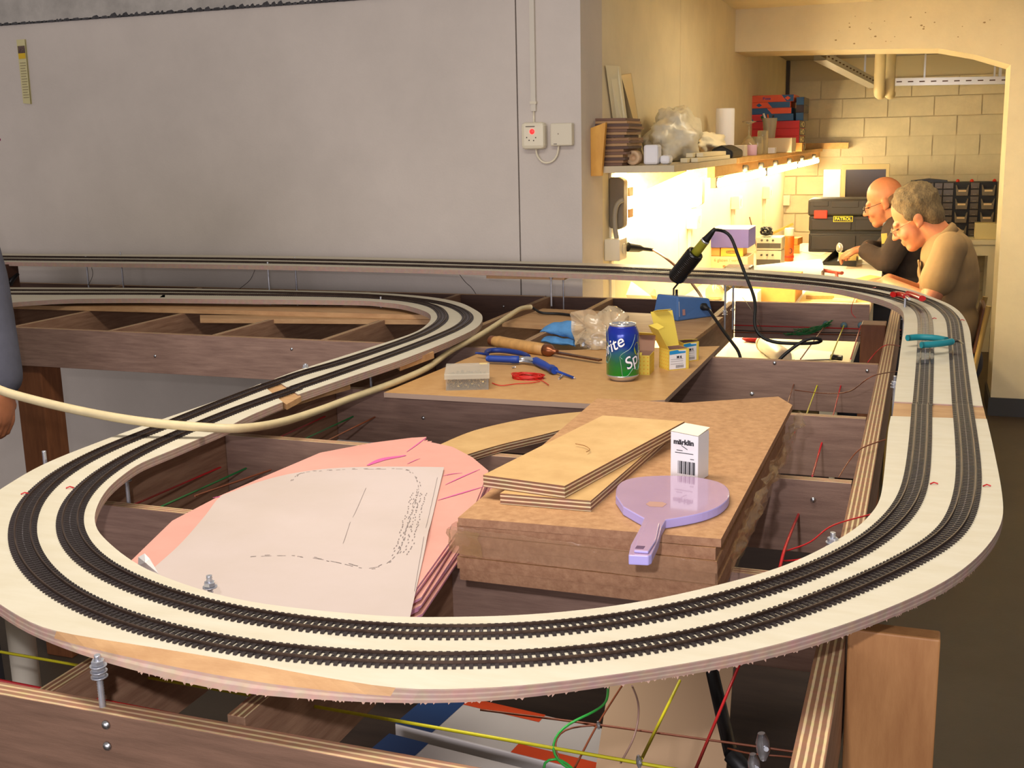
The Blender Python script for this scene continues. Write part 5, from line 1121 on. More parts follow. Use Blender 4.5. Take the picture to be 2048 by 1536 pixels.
# near end
M_card = mat('cardboard', (214, 160, 84), .7, var=.06, scale=20)
box('cardboard_box', -.705, -.515, 5.0, 5.3, BZ + E_, .905, M_card, 'orange-brown cardboard box on the bench behind the rear track', 'box')
box('flat_carton', (-0.791, 4.9, 0.818)[0], (-0.659, 4.9, 0.822)[0], 4.86, 4.98, BZ + E_, (-0.712, 4.86, 0.86)[2], M_white, 'flat white carton in front of the cardboard box', 'carton')
p = Vector((-0.873, 5.037, 0.8)); p.z = BZ + E_
t = thing('glass_jar', p, 'rounded glass jar glinting on the bench', 'jar'); M_gl = mat('glass', (250, 236, 206), .05, trans=.85, ior=1.45)
obj('bowl', MB().lathe([(.0, 0), (.036, .0), (.042, .02), (.040, .045), (.028, .062), (.015, .068), (.015, .078), (.012, .078), (.012, .066), (.025, .059), (.037, .044), (.039, .02), (.033, .004), (.0, .004)], 24, Matrix.Translation(p)), M_gl, t)
obj('stopper', MB().lathe([(.0112, .07), (.016, .079), (.012, .09), (.0, .092)], 14, Matrix.Translation(p)), M_gl, t)
t = thing('black_case', (-0.814, 5.24, 0.8), 'black case with a round side, left of the cardboard box', 'case')
x0 = (-0.879, 5.3, 0.798)[0]; x1 = (-0.753, 5.3, 0.801)[0]
obj('body', MB().bx(x0, x1, 5.3, 5.42, BZ + E_, .92), mat('dark_grey_pl', (52, 46, 40), .4), t, bevel=.01); obj('front_knob', MB().lathe([(.045, 0), (.045, .02), (.03, .03)], 20, Matrix.Translation((x0 + .05, 5.3, .86)) @ Matrix.Rotation(PI / 2, 4, 'X')), mat('dark_grey_pl', (52, 46, 40), .4), t)
M_paper = mat('bench_paper', (238, 230, 208), .7); M_yp = mat('yellow_paper', (226, 200, 120), .7)
def sheet(pts, z, m, label, cat='paper', th=.0014):
    b = MB().prism([(p[0], p[1]) for p in pts], z, z + th); return tag(obj('paper_sheet', b, m), label, cat)
sheet([(-0.501, 5.026, 0.8), (-0.507, 5.387, 0.8), (-0.304, 5.299, 0.8), (-0.196, 5.07, 0.8)], BZ + E_, M_yp, 'yellowish papers on the bench beside the cardboard box')
tag(obj('wood_stick', MB().box(Vector((-0.422, 5.132, 0.81)) + Vector((0, 0, .0)), (.12, .02, .014), .15), M_pine), 'short wooden stick on the yellowish papers', 'stick')
tag(obj('wood_stick', MB().box(Vector((-0.311, 5.069, 0.808)) + Vector((0, 0, .0)), (.1, .03, .01), -.2), mat('stick_pale', (240, 220, 160), .6), ), 'pale wood scrap at the edge of the yellowish papers', 'stick')
a = (-0.95, 3.802, 1.022); 
tag(obj('leaning_card', MB().add([(-0.99, 3.889, 0.968), (-0.93, 4.023, 0.948), (-1, 4.002, 1.002), (-1.01, 3.997, 0.938), (-0.95, 4.143, 0.916), (-1.02, 4.113, 0.985)], [(0, 1, 2), (5, 4, 3), (0, 3, 4, 1), (1, 4, 5, 2), (2, 5, 3, 0)]), M_paper), 'white triangular card leaning on the wall below the rear board', 'card')
tag(obj('leaning_card', MB().add([(-0.95, 4.068, 0.945), (-0.94, 4.149, 0.931), (-0.97, 4.246, 0.945), (-0.98, 4.222, 0.909), (-0.97, 4.299, 0.899), (-0.99, 4.36, 0.926)], [(0, 1, 2), (5, 4, 3), (0, 3, 4, 1), (1, 4, 5, 2), (2, 5, 3, 0)]), M_card), 'small brown card scrap beside the triangular card', 'card')
# boxes and instruments
y = 5.85
gx0, gx1 = (-1.067, 5.85, 0.867)[0] + .02, (-0.847, 5.85, 0.87)[0]
t = thing('glasses_box', (gx0, y, BZ), 'large cream carton printed for six glasses, under the violet box', 'box')
zt_ = (-0.963, 5.85, 0.912)[2]
obj('box_body', MB().bx(gx0, gx1, y, y + .22, BZ + E_, zt_), mat('carton_cream', (226, 196, 150), .7), t, bevel=.002)
M_prt = mat('brown_print', (176, 120, 62), .7)
text('6 glazen / verres', .022, frame_mtx(((gx0 + gx1) / 2, y - .0006, zt_ - .02), (1, 0, 0), (0, 0, 1)), M_prt, t)
b = MB()
for i in range(3):
    for q in (-1, 1): b.ball(((gx0 + gx1) / 2 - .02 + i * .02, y - .0004, zt_ - .056 + q * .006), (.008, .0008, .005), 10, 6)
obj('emblem', b, M_prt, t)
bz0 = (-0.964, 5.85, 0.958)[2]
t2 = thing('yellow_carton', (gx0, y, zt_), 'yellow carton with a dark oval mark between the boxes', 'carton')
yx0, yx1 = (-0.987, 5.85, 0.932)[0], (-0.872, 5.85, 0.934)[0]
obj('box_body', MB().bx(yx0, yx1, y + .004, y + .14, zt_ + E_, bz0 - E_), mat('carton_yellow', (228, 176, 66), .6), t2, bevel=.002)
xo = (yx0 + yx1) / 2; zo = (zt_ + bz0) / 2
obj('oval_mark', MB().tube([(xo + .028 * max(-1, min(1, 1.25 * math.cos(a))), y + .0035, zo + .006 * math.sin(a)) for a in [i * PI / 12 for i in range(24)]], .0014, 6, closed=True), M_ink, t2)
text('OPEN MIND', .008, frame_mtx((xo, y + .003, zo), (1, 0, 0), (0, 0, 1)), M_ink, t2)
box('brown_carton', gx0 + .002, yx0 - .004, y + .01, y + .2, zt_ + E_, bz0 - E_, M_card, 'small brown carton beside the yellow one, under the violet box', 'carton')
vz1 = (-0.966, 5.85, 1.056)[2]
t = thing('violet_box', (gx0, y - .01, bz0), 'violet-blue box with a pale lid on top of the cartons', 'box')
obj('box_body', MB().bx(gx0 - .002, (-0.843, 5.85, 1.011)[0], y - .01, y + .24, bz0, vz1 - .004), mat('violet_card', (84, 80, 148), .55), t, bevel=.002)
obj('pale_lid', MB().bx(gx0 - .003, (-0.843, 5.85, 1.011)[0] + .001, y - .011, y + .241, vz1 - .0038, vz1), mat('pale_lid', (236, 232, 232), .5), t)
y = 6.25; ix0, ix1 = (-0.861, 6.25, 0.91)[0], (-0.725, 6.25, 0.911)[0]
M_dev = mat('device_cream', (196, 188, 158), .5); M_devd = mat('device_dark', (76, 72, 60), .5)
for k, (pa, pb) in enumerate(((500, 545), (474, 499))):
    z0_ = BZ + E_ if k == 0 else (-0.813, 6.25, 0.91)[2]; z1_ = ((-0.813, 6.25, 0.907)[2] if k == 0 else (-0.814, 6.25, 0.978)[2]) - E_
    t = thing('controller_unit', (ix0, y, z0_), ('lower' if k == 0 else 'upper') + ' of two grey control units stacked behind the violet box', 'control unit', 'stacked control units')
    obj('case', MB().bx(ix0, ix1, y, y + .16, z0_, z1_), M_dev, t, bevel=.003); obj('dark_panel', MB().bx(ix0 + .004, ix1 - .004, y - .002, y - .0002, z0_ + (z1_ - z0_) * .15, z0_ + (z1_ - z0_) * .55), M_devd, t)
    for q in range(3): obj('knob', MB().lathe([(.006, 0), (.006, .008)], 10, Matrix.Translation((ix0 + .03 + q * .03, y, z0_ + (z1_ - z0_) * .78)) @ Matrix.Rotation(PI / 2, 4, 'X')), M_devd, t)
random.seed(31); c = Vector((-0.814, 6.3, 1.004)); pts = [c + Vector((.035 * math.cos(i * .9) * random.uniform(.5, 1), .04 * math.sin(i * 1.3), .02 * math.sin(i * .7) + .004)) for i in range(40)]
tag(obj('cable_tangle', MB().tube(spline(pts, .01, 1), .0045, 6), M_blackr), 'tangle of black cable on top of the control units', 'cable')
y = 6.75; c = Vector((-0.741, 6.75, 0.812)); zb = BZ + E_; r = .029
t = thing('spray_can', (c.x, y, zb), 'orange spray can with a cream cap on the bench', 'spray can')
zt_ = (-0.746, 6.75, 0.992)[2]; hh = zt_ - zb
obj('can_body', MB().lathe([(r * .9, 0), (r, .004), (r, hh * .72), (r * .9, hh * .76)], 20, Matrix.Translation((c.x, y, zb))), mat('spray_orange', (214, 96, 28), .35), t)
obj('cap', MB().lathe([(r * .92, hh * .762), (r * .95, hh * .78), (r * .93, hh * .98), (r * .8, hh)], 20, Matrix.Translation((c.x, y, zb))), M_cream, t)
obj('red_base', MB().lathe([(r * 1.08, hh * .1), (r * 1.08, hh * .17)], 20, Matrix.Translation((c.x, y, zb))), mat('spray_red', (220, 60, 24), .35), t)
obj('round_print', MB().tube([(c.x + .012 + .008 * math.cos(a), y - r - .0002 + .003, zb + hh * .32 + .014 * math.sin(a)) for a in [i * PI / 8 for i in range(16)]], .0025, 6, closed=True), M_ink, t)
# wood offcuts behind
for k, (pa, pb, hgt, rz, lab) in enumerate(((1578, 1622, .05, .1, 'thick orange wood offcut lying on the bench by the toolbox'), (1580, 1616, .04, -.15, 'second orange wood offcut, stacked on the thick one'))):
    yy = 7.25 + .05 * k; xa = -.80; tag(obj('wood_offcut', MB().box((-.86, yy, BZ + .025 + E_ + k * .046 + (.001 if k else 0)), (.26, .12, .05 if k == 0 else .04), rz), mat('orange_wood', (220, 150, 62), .6, c2=(196, 122, 44), scale=6, stretch=(2, 10, 10))), lab, 'wood')
p = Vector((-.86, 7.28, BZ + .093))
tag(obj('wood_offcut', MB().box(p + Vector((.0, 0, .045)), (.17, .1, .014), Matrix.Rotation(-.45, 3, 'Y') @ Matrix.Rotation(.3, 3, 'Z')), mat('orange_wood', (220, 150, 62), .6)), 'thin wood offcut tilted on top of the others', 'wood')
tag(obj('steel_ruler', MB().box((-.985, 7.05, BZ + .12), (.004, .03, .24), Matrix.Rotation(-.25, 3, 'Y')), mat('dark_ruler', (96, 74, 50), .4)), 'dark thin strip leaning on the wall by the offcuts', 'strip')
# paper roll, sheets, tray, tool
A = Vector((-0.796, 5.8, 0.82)); B_ = Vector((-0.503, 6, 0.849)); 
A.z = BZ + .044; B_.z = BZ + .047
t = thing('paper_roll', A, 'big white roll of paper lying across the bench', 'paper roll')
obj('roll', MB().tube([A, B_], [.03, .044], 24), M_white, t)
sheet([(-0.678, 5.816, 0.8), (-0.698, 6.7, 0.8), (-0.522, 6.956, 0.8), (-0.401, 6.855, 0.8), (-0.386, 6.203, 0.8), (-0.443, 5.648, 0.8)], BZ + E_, M_paper, 'white paper sheet under the paper roll')
sheet([(-0.454, 5.94, 0.8), (-0.456, 6.288, 0.8), (-0.205, 6.426, 0.8), (-0.192, 5.897, 0.8), (-0.309, 5.387, 0.8)], BZ + .0025, M_paper, 'white drawing sheet in front of the black tray')
sheet([(-0.355, 6.638, 0.8), (-0.354, 7.008, 0.8), (-0.213, 6.881, 0.8), (-0.208, 6.58, 0.8)], BZ + E_, M_paper, 'white sheet under the bald person\'s sleeve')
sheet([(-0.736, 7.341, 0.8), (-0.744, 7.802, 0.8), (-0.533, 7.571, 0.8), (-0.59, 7.069, 0.8)], BZ + E_, M_paper, 'white sheet in front of the toolbox')
sheet([(-0.242, 5.586, 0.8), (-0.326, 5.649, 0.8), (-0.357, 5.765, 0.8), (-0.253, 6.062, 0.8), (-0.188, 5.984, 0.8)], BZ + .0045, M_yp, 'cream sheet under the hands of the person in tan shirt')
t = thing('parts_tray', (-0.428, 6.443, 0.8), 'black sloping tray of small parts on the bench', 'tray')
P = [(-0.532, 6.532, 0.8), (-0.346, 6.481, 0.8), (-0.362, 6.86, 0.8), (-0.492, 7.02, 0.8)]
lo = [Vector((p[0], p[1], BZ + .003)) for p in P]; hi = [Vector((p[0], p[1], BZ + (.02, .035, .04, .05)[i])) for i, p in enumerate(P)]
b = MB()
for i in range(4):
    j = (i + 1) % 4; c0 = sum(lo, Vector()) / 4
    s_ = lambda v: v + (Vector((c0.x, c0.y, v.z)) - v).normalized() * .006
    b.add([lo[i], lo[j], hi[j], hi[i], s_(lo[i]), s_(lo[j]), s_(hi[j]), s_(hi[i])], [(0, 1, 2, 3), (7, 6, 5, 4), (3, 2, 6, 7)])
b.add(lo + [v + Vector((0, 0, .003)) for v in lo], [(3, 2, 1, 0), (4, 5, 6, 7)])
obj('tray_walls', b, M_black, t, fix=True)
c0 = sum(lo, Vector()) / 4
obj('inner_card', MB().box(c0 + Vector((.03, .0, .03)), (.11, .004, .045), -.1), M_yp, t)
p = Vector((-0.455, 6.75, 0.853))
t = thing('magnifier', (p.x, p.y, BZ), 'small round magnifier on a stand behind the black tray', 'magnifier')
obj('stand', MB().tube([(p.x, p.y, BZ + E_), (p.x, p.y, p.z - .01)], [.012, .003], 10), M_steel, t)
obj('lens_ring', MB().tube([p + Vector((.017 * math.cos(a), -.008 * math.cos(a), .026 + .026 * math.sin(a))) for a in [i * PI / 10 for i in range(20)]], .004, 8, closed=True), M_steel, t)
obj('lens', MB().lathe([(.0, .004), (.014, .003), (.02, 0)][::-1], 18, Matrix.Translation(p + Vector((0, -.002, .026))) @ Matrix.Rotation(PI / 2, 4, 'X') @ Matrix.Diagonal((.85, 1.25, 1, 1))), mat('lens_grey', (190, 190, 170), .1, .4), t)
t = thing('red_clamp', (-0.449, 6.03, 0.8), 'small red metal clamp lying by the paper roll', 'clamp')
M_rc = mat('clamp_red', (150, 60, 46), .4)
obj('bar', MB().tube([(-0.496, 6.033, 0.83), (-0.382, 5.912, 0.83)], .012, 8, flat=.8), M_rc, t)
obj('jaw', MB().tube([(-0.48, 5.966, 0.83), (-0.475, 5.894, 0.805)], .008, 8), mat('clamp_dark', (80, 62, 52), .4), t); obj('jaw', MB().tube([(-0.409, 5.908, 0.83), (-0.402, 5.862, 0.805)], .008, 8), M_rc, t)
# toolbox
y = 7.3; x0, x1 = (-0.688, 7.3, 0.97)[0], (-0.688, 7.3, 0.97)[0] + .56; z1_ = (-0.591, 7.3, 1.13)[2]; hh = z1_ - BZ
t = thing('toolbox', (x0, y, BZ), 'large black plastic toolbox with red latches on the bench', 'toolbox')
M_tb = mat('toolbox_black', (40, 37, 34), .45); M_tb2 = mat('toolbox_dark', (26, 24, 22), .5)
obj('lower_body', MB().bx(x0 + .006, x1 - .006, y + .006, y + .26, BZ + E_, BZ + hh * .36), M_tb, t, bevel=.008)
obj('middle_body', MB().bx(x0 + .004, x1 - .004, y + .004, y + .262, BZ + hh * .40, BZ + hh * .68), M_tb, t, bevel=.008)
obj('waist', MB().bx(x0 + .012, x1 - .012, y + .012, y + .25, BZ + hh * .355, BZ + hh * .405), M_tb2, t)
obj('lid', MB().bx(x0 - .004, x1 + .004, y - .004, y + .27, BZ + hh * .685, BZ + hh), M_tb, t, bevel=.014)
for fx0, fx1, fz0, fz1 in ((.02, .29, .05, .32), (.31, .54, .05, .32), (.02, .26, .42, .62), (.28, .54, .42, .62), (.03, .12, .86, .97), (.14, .3, .84, .97), (.32, .5, .84, .97)):
    obj('rib_panel', MB().bx(x0 + fx0, x0 + fx1, y - .006 if fz0 > .7 else y - .0005, y + .01, BZ + hh * fz0, BZ + hh * fz1), M_tb, t, bevel=.004)
M_lat = mat('latch_red', (222, 52, 24), .4)
for xx in (.035, .36): obj('latch', MB().bx(x0 + xx, x0 + xx + .08, y - .014, y, BZ + hh * .64, BZ + hh * .79), M_lat, t, bevel=.004)
xm = (-0.478, 7.292, 1.008)
obj('name_plate', MB().bx(xm[0] - .058, xm[0] + .058, y - .0085, y, xm[2] - .018, xm[2] + .018), mat('plate_yellow', (206, 196, 30), .5), t)
obj('plate_field', MB().bx(xm[0] - .054, xm[0] + .054, y - .0092, y - .0086, xm[2] - .0145, xm[2] + .0145), M_black, t)
text('PATROL', .027, frame_mtx((xm[0], y - .0098, xm[2]), (1, 0, 0), (0, 0, 1)), mat('plate_text', (214, 204, 36), .5), t, bold=.0008)
# monitor on a low white cabinet
y = 8.35; a = (-0.569, 8.35, 1.316); c_ = (-0.251, 8.35, 1.068)
box('white_cabinet', a[0] - .13, c_[0] + .02, y - .05, y + .5, 0.0005, .965, M_white, 'white cupboard behind the toolbox, under the monitor', 'cupboard')
t = thing('monitor', (a[0], y, .9655), 'beige computer monitor with a dark screen', 'monitor')
M_mon = mat('monitor_beige', (196, 176, 126), .5)
w_ = c_[0] - a[0]; z0_ = .966; z1_ = a[2]
b = MB().bx(a[0], a[0] + .028, y, y + .05, z0_, z1_).bx(c_[0] - .022, c_[0], y, y + .05, z0_, z1_).bx(a[0] + .028, c_[0] - .022, y, y + .05, z1_ - .036, z1_).bx(a[0] + .028, c_[0] - .022, y, y + .05, z0_, z0_ + .05)
obj('bezel', b, M_mon, t); obj('back_shell', MB().bx(a[0] + .02, c_[0] - .02, y + .05, y + .32, z0_ + .01, z1_ - .02), M_mon, t, bevel=.03)
obj('screen', MB().bx(a[0] + .028, c_[0] - .022, y + .012, y + .02, z0_ + .05, z1_ - .036), mat('screen_dark', (54, 44, 36), .15), t)
box('lit_panel', a[0] - .13, a[0] - .012, y + .1, y + .14, .966, (-0.649, 8.35, 1.279)[2], M_white, 'plain white board standing left of the monitor', 'board')
# back table, drawer cabinet, cream box
y = 8.45; tz = (0.363, 8.45, 0.787)[2]
t = thing('white_table', (.2, 8.7, 0), 'plain white table against the block wall', 'table')
M_wt = mat('table_white', (222, 212, 182), .5)
tx1 = (0.472, 8.45, 0.774)[0]
obj('top', MB().bx(-.2, tx1, y, 8.97, tz - .035, tz), M_wt, t, bevel=.004)
for x in (-.17, tx1 - .05):
    for yy in (y + .02, 8.88): obj('leg', MB().bx(x, x + .045, yy, yy + .045, 0, tz - .035), M_wt, t)
obj('apron', MB().bx(-.15, tx1 - .03, y + .015, y + .035, tz - .11, tz - .0352), M_wt, t)
y = 8.72; a = (-0.103, 8.72, 1.17); c_ = (0.467, 8.72, 0.772); x0, x1, z1_ = a[0], c_[0], a[2]; z0_ = tz + .0006
t = thing('drawer_cabinet', (x0, y, z0_), 'black cabinet of small drawers and open bins on the white table', 'drawer cabinet')
obj('carcass', MB().bx(x0, x1, y + .05, 8.95, z0_, z1_), M_tb2, t)
W = x1 - x0
cols = [(0, .1, 's'), (.1, .265, 's'), (.265, .37, 's'), (.37, .50, 's'), (.515, .68, 'b'), (.69, .80, 's'), (.815, .985, 'b')]
M_dr = mat('drawer_smoke', (92, 80, 58), .2); M_bin = mat('bin_grey', (112, 100, 76), .4); M_lb = mat('bin_label', (224, 196, 150), .6)
fr_ = MB()
for a0, a1, k in cols:
    xa, xb = x0 + W * a0 + .003, x0 + W * a1 - .003
    n_ = 8 if k == 's' else 4; hh = (z1_ - z0_) / n_
    for i in range(n_):
        za, zb = z0_ + i * hh + .003, z0_ + (i + 1) * hh - .003
        if k == 's':
            d = obj('drawer', MB().bx(xa, xb, y + .03, y + .0495, za, zb), M_dr, t, bevel=.002); obj('pull', MB().bx((xa + xb) / 2 - .012, (xa + xb) / 2 + .012, y + .022, y + .0295, za + .006, za + .011), M_bin, d)
        else:
            d = obj('bin', MB().prism([(xa + .006, za), (xb - .006, za), (xb, zb - .016), (xb - .006, zb - .016), (xb - .016, za + .045), (xa + .016, za + .045), (xa + .006, zb - .016), (xa, zb - .016)], -y - .0495, -y - .005, MX), M_bin, t, bevel=.001)
            obj('bin_label', MB().bx((xa + xb) / 2 - .026, (xa + xb) / 2 + .026, y + .0035, y + .0048, za + .028, za + .04), M_lb, d)
tag(obj('black_folder', MB().prism([(x0 - .01, z1_ + E_), (x0 + W * .42, z1_ + E_), (x0 + W * .42, z1_ + .012), (x0 + W * .2, z1_ + .026), (x0 - .01, z1_ + .012)], -y - .2, -y - .06, MX), M_black), 'black folder lying on the drawer cabinet', 'folder')
for k, (px, lab) in enumerate(((1913, 'red cap lying on the cabinet nearest the black folder'), (1940, 'red clip lying on the middle of the drawer cabinet top'), (1983, 'red tip standing on the far corner of the drawer cabinet'))):
    xx = x0 + W * (px - 1824) / 164
    tag(obj('red_peg', MB().lathe([(.014, 0), (.012, .012), (.004, .02)], 10, Matrix.Translation((xx, y + .1, z1_ + E_))), M_lat), lab, 'cap')
y = 8.5; a = (0.33, 8.5, 0.897); c_ = (0.474, 8.5, 0.784)
box('cream_box', a[0], c_[0], y + .02, y + .16, tz + E_, a[2], mat('cream_box', (216, 200, 146), .55), 'plain cream box on the white table, in front of the cabinet', 'box')
# chair and back room fittings
M_galv = mat('galvanised_tray', (206, 204, 198), .35, .6)
def tray_(P0, P1, label):
    P0 = Vector(P0); P1 = Vector(P1); d = (P1 - P0); L_ = d.length; mx = frame_mtx(P0, d, Vector((0, 0, 1)).cross(d)); t = thing('cable_tray', P0, label, 'cable tray', 'cable trays under the back ceiling')
    obj('channel', MB().add([mx @ Vector(v) for v in ((0, -.04, 0), (L_, -.04, 0), (L_, -.04, .05), (0, -.04, .05), (0, .04, 0), (L_, .04, 0), (L_, .04, .05), (0, .04, .05), (0, -.037, .003), (L_, -.037, .003), (L_, -.037, .05), (0, -.037, .05))], [(0, 1, 2, 3), (0, 4, 5, 1), (4, 7, 6, 5), (11, 10, 9, 8)]), M_galv, t)
    for q in (.25, .8):
        c = mx @ Vector((L_ * q, 0, .0)); obj('hanger', MB().bx(c.x - .006, c.x + .006, c.y - .004, c.y + .004, c.z, 2.075), M_galv, t)
    sl = MB().bx(-.018, .018, -.001, .001, -.004, .004).mesh('slot', mat('slot_brown', (92, 66, 54), .8)); n_ = int(L_ / .075)
    for i in range(n_):
        o = piece('slot', sl, t, mx @ Vector((.04 + i * .075, -.0405, .026)), math.atan2(d.y, d.x))
    return t
tray_((-0.658, 7.4, 1.967), (-0.386, 8.55, 1.837), 'slotted metal cable tray running back to the block wall')
tray_((-0.26, 8.58, 1.847), (0.556, 8.58, 1.83), 'slotted metal cable tray running along the block wall')
tag(obj('hanger_strap', MB().bx((0.418, 8.58, 1.894)[0], (0.437, 8.58, 1.893)[0], 8.565, 8.58, (0.43, 8.58, 1.861)[2], 2.075), M_galv), 'short metal strap hanging the cable tray from the ceiling', 'strap')
M_pipe = mat('painted_pipe', (206, 190, 146), .6)
for k, (px, lab, yy) in enumerate(((1757, 'painted pipe bend hanging below the back ceiling, the longer of two', 7.5), (1779, 'painted pipe bend hanging beside the longer one', 7.62))):
    a = Vector((-0.321, 7.5, 2.005)) if k == 0 else Vector((-0.261, 7.62, 2.001)); e_ = Vector((-0.308, 7.5, 1.764)) if k == 0 else Vector((-0.253, 7.62, 1.767))
    tag(obj('drain_pipe', MB().tube([(e_.x, yy, 2.075), (e_.x, yy, e_.z + .04), (e_.x, yy + .012, e_.z + .012), (e_.x, yy + .05, e_.z), (e_.x, yy + .25, e_.z - .0)], .033, 16), M_pipe), lab, 'pipe', 'painted pipe bends')
tag(obj('wall_post', MB().bx(-1.035, -1.012, 8.9, 8.96, 1.43, 2.07), mat('post_dark', (72, 64, 54), .6)), 'dark thin upright in the corner behind the boxes', 'post')
tag(obj('wood_batten', MB().bx((-0.878, 8.95, 1.444)[0], (-0.568, 8.95, 1.438)[0], 8.93, 8.984, (-0.737, 8.95, 1.419)[2], (-0.739, 8.95, 1.464)[2]), M_pine), 'short wooden batten sticking out along the block wall', 'batten')

# ---- things on the shelf
z = SZ + .0006; random.seed(14)
x0, x1 = (-1.068, 3.66, 1.446)[0], (-0.915, 3.66, 1.443)[0]
M_mag = [mat('magazine_a', (150, 112, 80), .7), mat('magazine_b', (120, 88, 70), .7), mat('magazine_c', (176, 138, 96), .7), mat('magazine_d', (96, 72, 62), .7)]
n_ = 17; top = (-1.019, 3.66, 1.579)[2]; hh = (top - z) / n_
for k in range(n_):
    sx = .004 * k if k < 7 else .028; ox = random.uniform(-.005, .005) + sx * .7; ln_ = (x1 - x0) - .03 + random.uniform(-.01, .008) 
    a = [(x0 + ox, 3.66 + random.uniform(0, .006)), (x0 + ox + ln_, 3.66 + random.uniform(0, .006)), (x0 + ox + ln_ - random.uniform(0, .006), 3.87), (x0 + ox, 3.87)]
    tl = .008 if k > 11 else 0
    b = MB().prism(a, z, z + hh * .9, side=1)
    for i, v in enumerate(b.v): b.v[i] = (v[0], v[1], v[2] + max(0, (x0 + .03 - v[0])) * .12 * (k > 9))
    o = obj('booklet', b, [M_mag[k % 4], M_mag[(k * 3 + 1) % 4]]); tag(o, 'thin brown booklet, %s of the pile at the shelf end' % (('top', 'second from the top', 'third from the top', 'fourth from the top', 'fifth from the top', 'sixth from the top', 'seventh from the top', 'eighth from the top', 'in the very middle', 'eighth from the bottom', 'seventh from the bottom', 'sixth from the bottom', 'fifth from the bottom', 'fourth from the bottom', 'third from the bottom', 'second from the bottom', 'bottom')[n_ - 1 - k]), 'booklet', 'booklets piled at the shelf end'); z += hh
def slab(pts, th, d, m, label, name, cat):
    v = [Vector(p) for p in pts]; nn = Vector(d)
    b = MB().add(v + [p + nn for p in v], [(0, 1, 2, 3), (7, 6, 5, 4), (0, 4, 5, 1), (1, 5, 6, 2), (2, 6, 7, 3), (3, 7, 4, 0)]); return tag(obj(name, b, m, fix=True), label, cat)
zz_ = SZ + .0006
def foot(p): return (p[0], p[1], zz_)
slab([foot((-1.031, 3.95, 1.422)), foot((-0.987, 3.95, 1.422)), (-1.012, 3.867, 1.756), (-1.03, 3.771, 1.754)], 0, (0, .03, 0), mat('white_panel', (226, 214, 176), .5), 'tall white board leaning behind the booklets', 'leaning_board', 'board')
slab([foot((-0.989, 4, 1.42)), foot((-0.949, 4, 1.42)), (-1.012, 4.049, 1.742), (-1.02, 3.931, 1.731)], 0, (0, .006, 0), mat('steel_strip', (176, 160, 124), .3, .7), 'metal strip leaning beside the tall white board', 'leaning_strip', 'strip')
c = Vector((-0.944, 4.35, 1.468)); 
M_bag2 = mat('white_bag', (232, 222, 196), .35, bump=.5, bscale=30)
b = blob((-.93, 4.42, 1.51), (.095, .26, .105), .42, 1.3, 8.2, 40, 24, zmin=zz_)
tag(obj('plastic_bag', b, M_bag2), 'large crumpled white plastic bag on the shelf', 'bag')
def cyl(name, c, r, h, m, label, cat, axis=None):
    M_ = Matrix.Translation(c) @ (axis.to_4x4() if axis else Matrix()); t = thing(name, c, label, cat)
    obj('body', MB().lathe([(r * .96, 0), (r, h * .03), (r, h * .97), (r * .96, h), (r * .45, h), (r * .42, h * .6), (0, h * .6)], 22, M_), m, t); return t
RX = Matrix.Rotation(PI / 2, 3, 'X')
p = (-0.927, 3.75, 1.462); cyl('tape_roll', (p[0], 3.78, zz_ + .024), .024, .05, mat('roll_brown', (206, 172, 132), .5), 'roll of brownish tape on the shelf front', 'tape roll', RX)
p = (-0.874, 3.78, 1.467); o = box('white_pot', p[0] - .024, p[0] + .026, 3.76, 3.82, zz_, (-0.87, 3.76, 1.491)[2], M_white, 'white plastic block beside the brown tape roll', 'pot', .008)
p = (-0.833, 3.8, 1.459); box('white_block', p[0] - .014, p[0] + .02, 3.78, 3.84, zz_, zz_ + .03, M_white, 'small white rounded block beside the larger one', 'block', .01)
random.seed(15)
for k in range(4):
    xa = -.852 + .028 * (k % 2); y0_ = 4.0 + .05 * k; zq = zz_ + .0165 * (k // 2)
    tag(obj('white_strip', MB().bx(xa + .03, xa + .055, y0_, 4.8 - .05 * k, zq, zq + .0155), mat('strip_cream', (232, 218, 180), .5), bevel=.002), 'long cream strip along the shelf front, %s' % ('lower one towards the wall', 'lower one at the shelf edge', 'upper one towards the wall', 'upper one at the shelf edge')[k], 'strip', 'cream strips along the shelf front')
b = blob((-.945, 5.2, 1.485), (.07, .26, .055), .4, 1.5, 2.2, 36, 18, zmin=zz_); tag(obj('crumpled_paper', b, mat('crumpled_white', (236, 222, 190), .6)), 'heap of crumpled white paper on the shelf', 'paper')
tag(obj('black_pouch', MB().prism([(-.862, zz_), (-.772, zz_), (-.772, zz_ + .03), (-.82, zz_ + .055), (-.862, zz_ + .04)], -5.12, -4.84, MX), M_black, bevel=.008), 'flat black pouch in front of the crumpled paper', 'pouch')
p = (-0.933, 5.6, 1.544); cyl('paper_towel_roll', (p[0], 5.6, zz_), .045, (-0.935, 5.6, 1.65)[2] - zz_, M_white, 'white paper towel roll standing on the shelf', 'paper roll')
p = (-0.837, 5.15, 1.479); t = thing('small_bottle', (p[0], 5.15, zz_), 'small bottle with a dark cap on the shelf', 'bottle')
obj('glass_body', MB().lathe([(.014, 0), (.015, .003), (.015, .035), (.008, .042)], 14, Matrix.Translation((p[0], 5.15, zz_))), mat('bottle_cream', (206, 196, 156), .3), t); obj('cap', MB().lathe([(.009, .042), (.009, .054)], 12, Matrix.Translation((p[0], 5.15, zz_))), mat('cap_brown', (120, 70, 40), .5), t)
p = (-0.818, 5.3, 1.448); box('grey_carton', p[0] - .025, p[0] + .03, 5.28, 5.36, zz_, (-0.815, 5.28, 1.477)[2], mat('card_grey', (196, 186, 166), .6), 'small grey carton on the shelf beside the pink cup', 'carton')
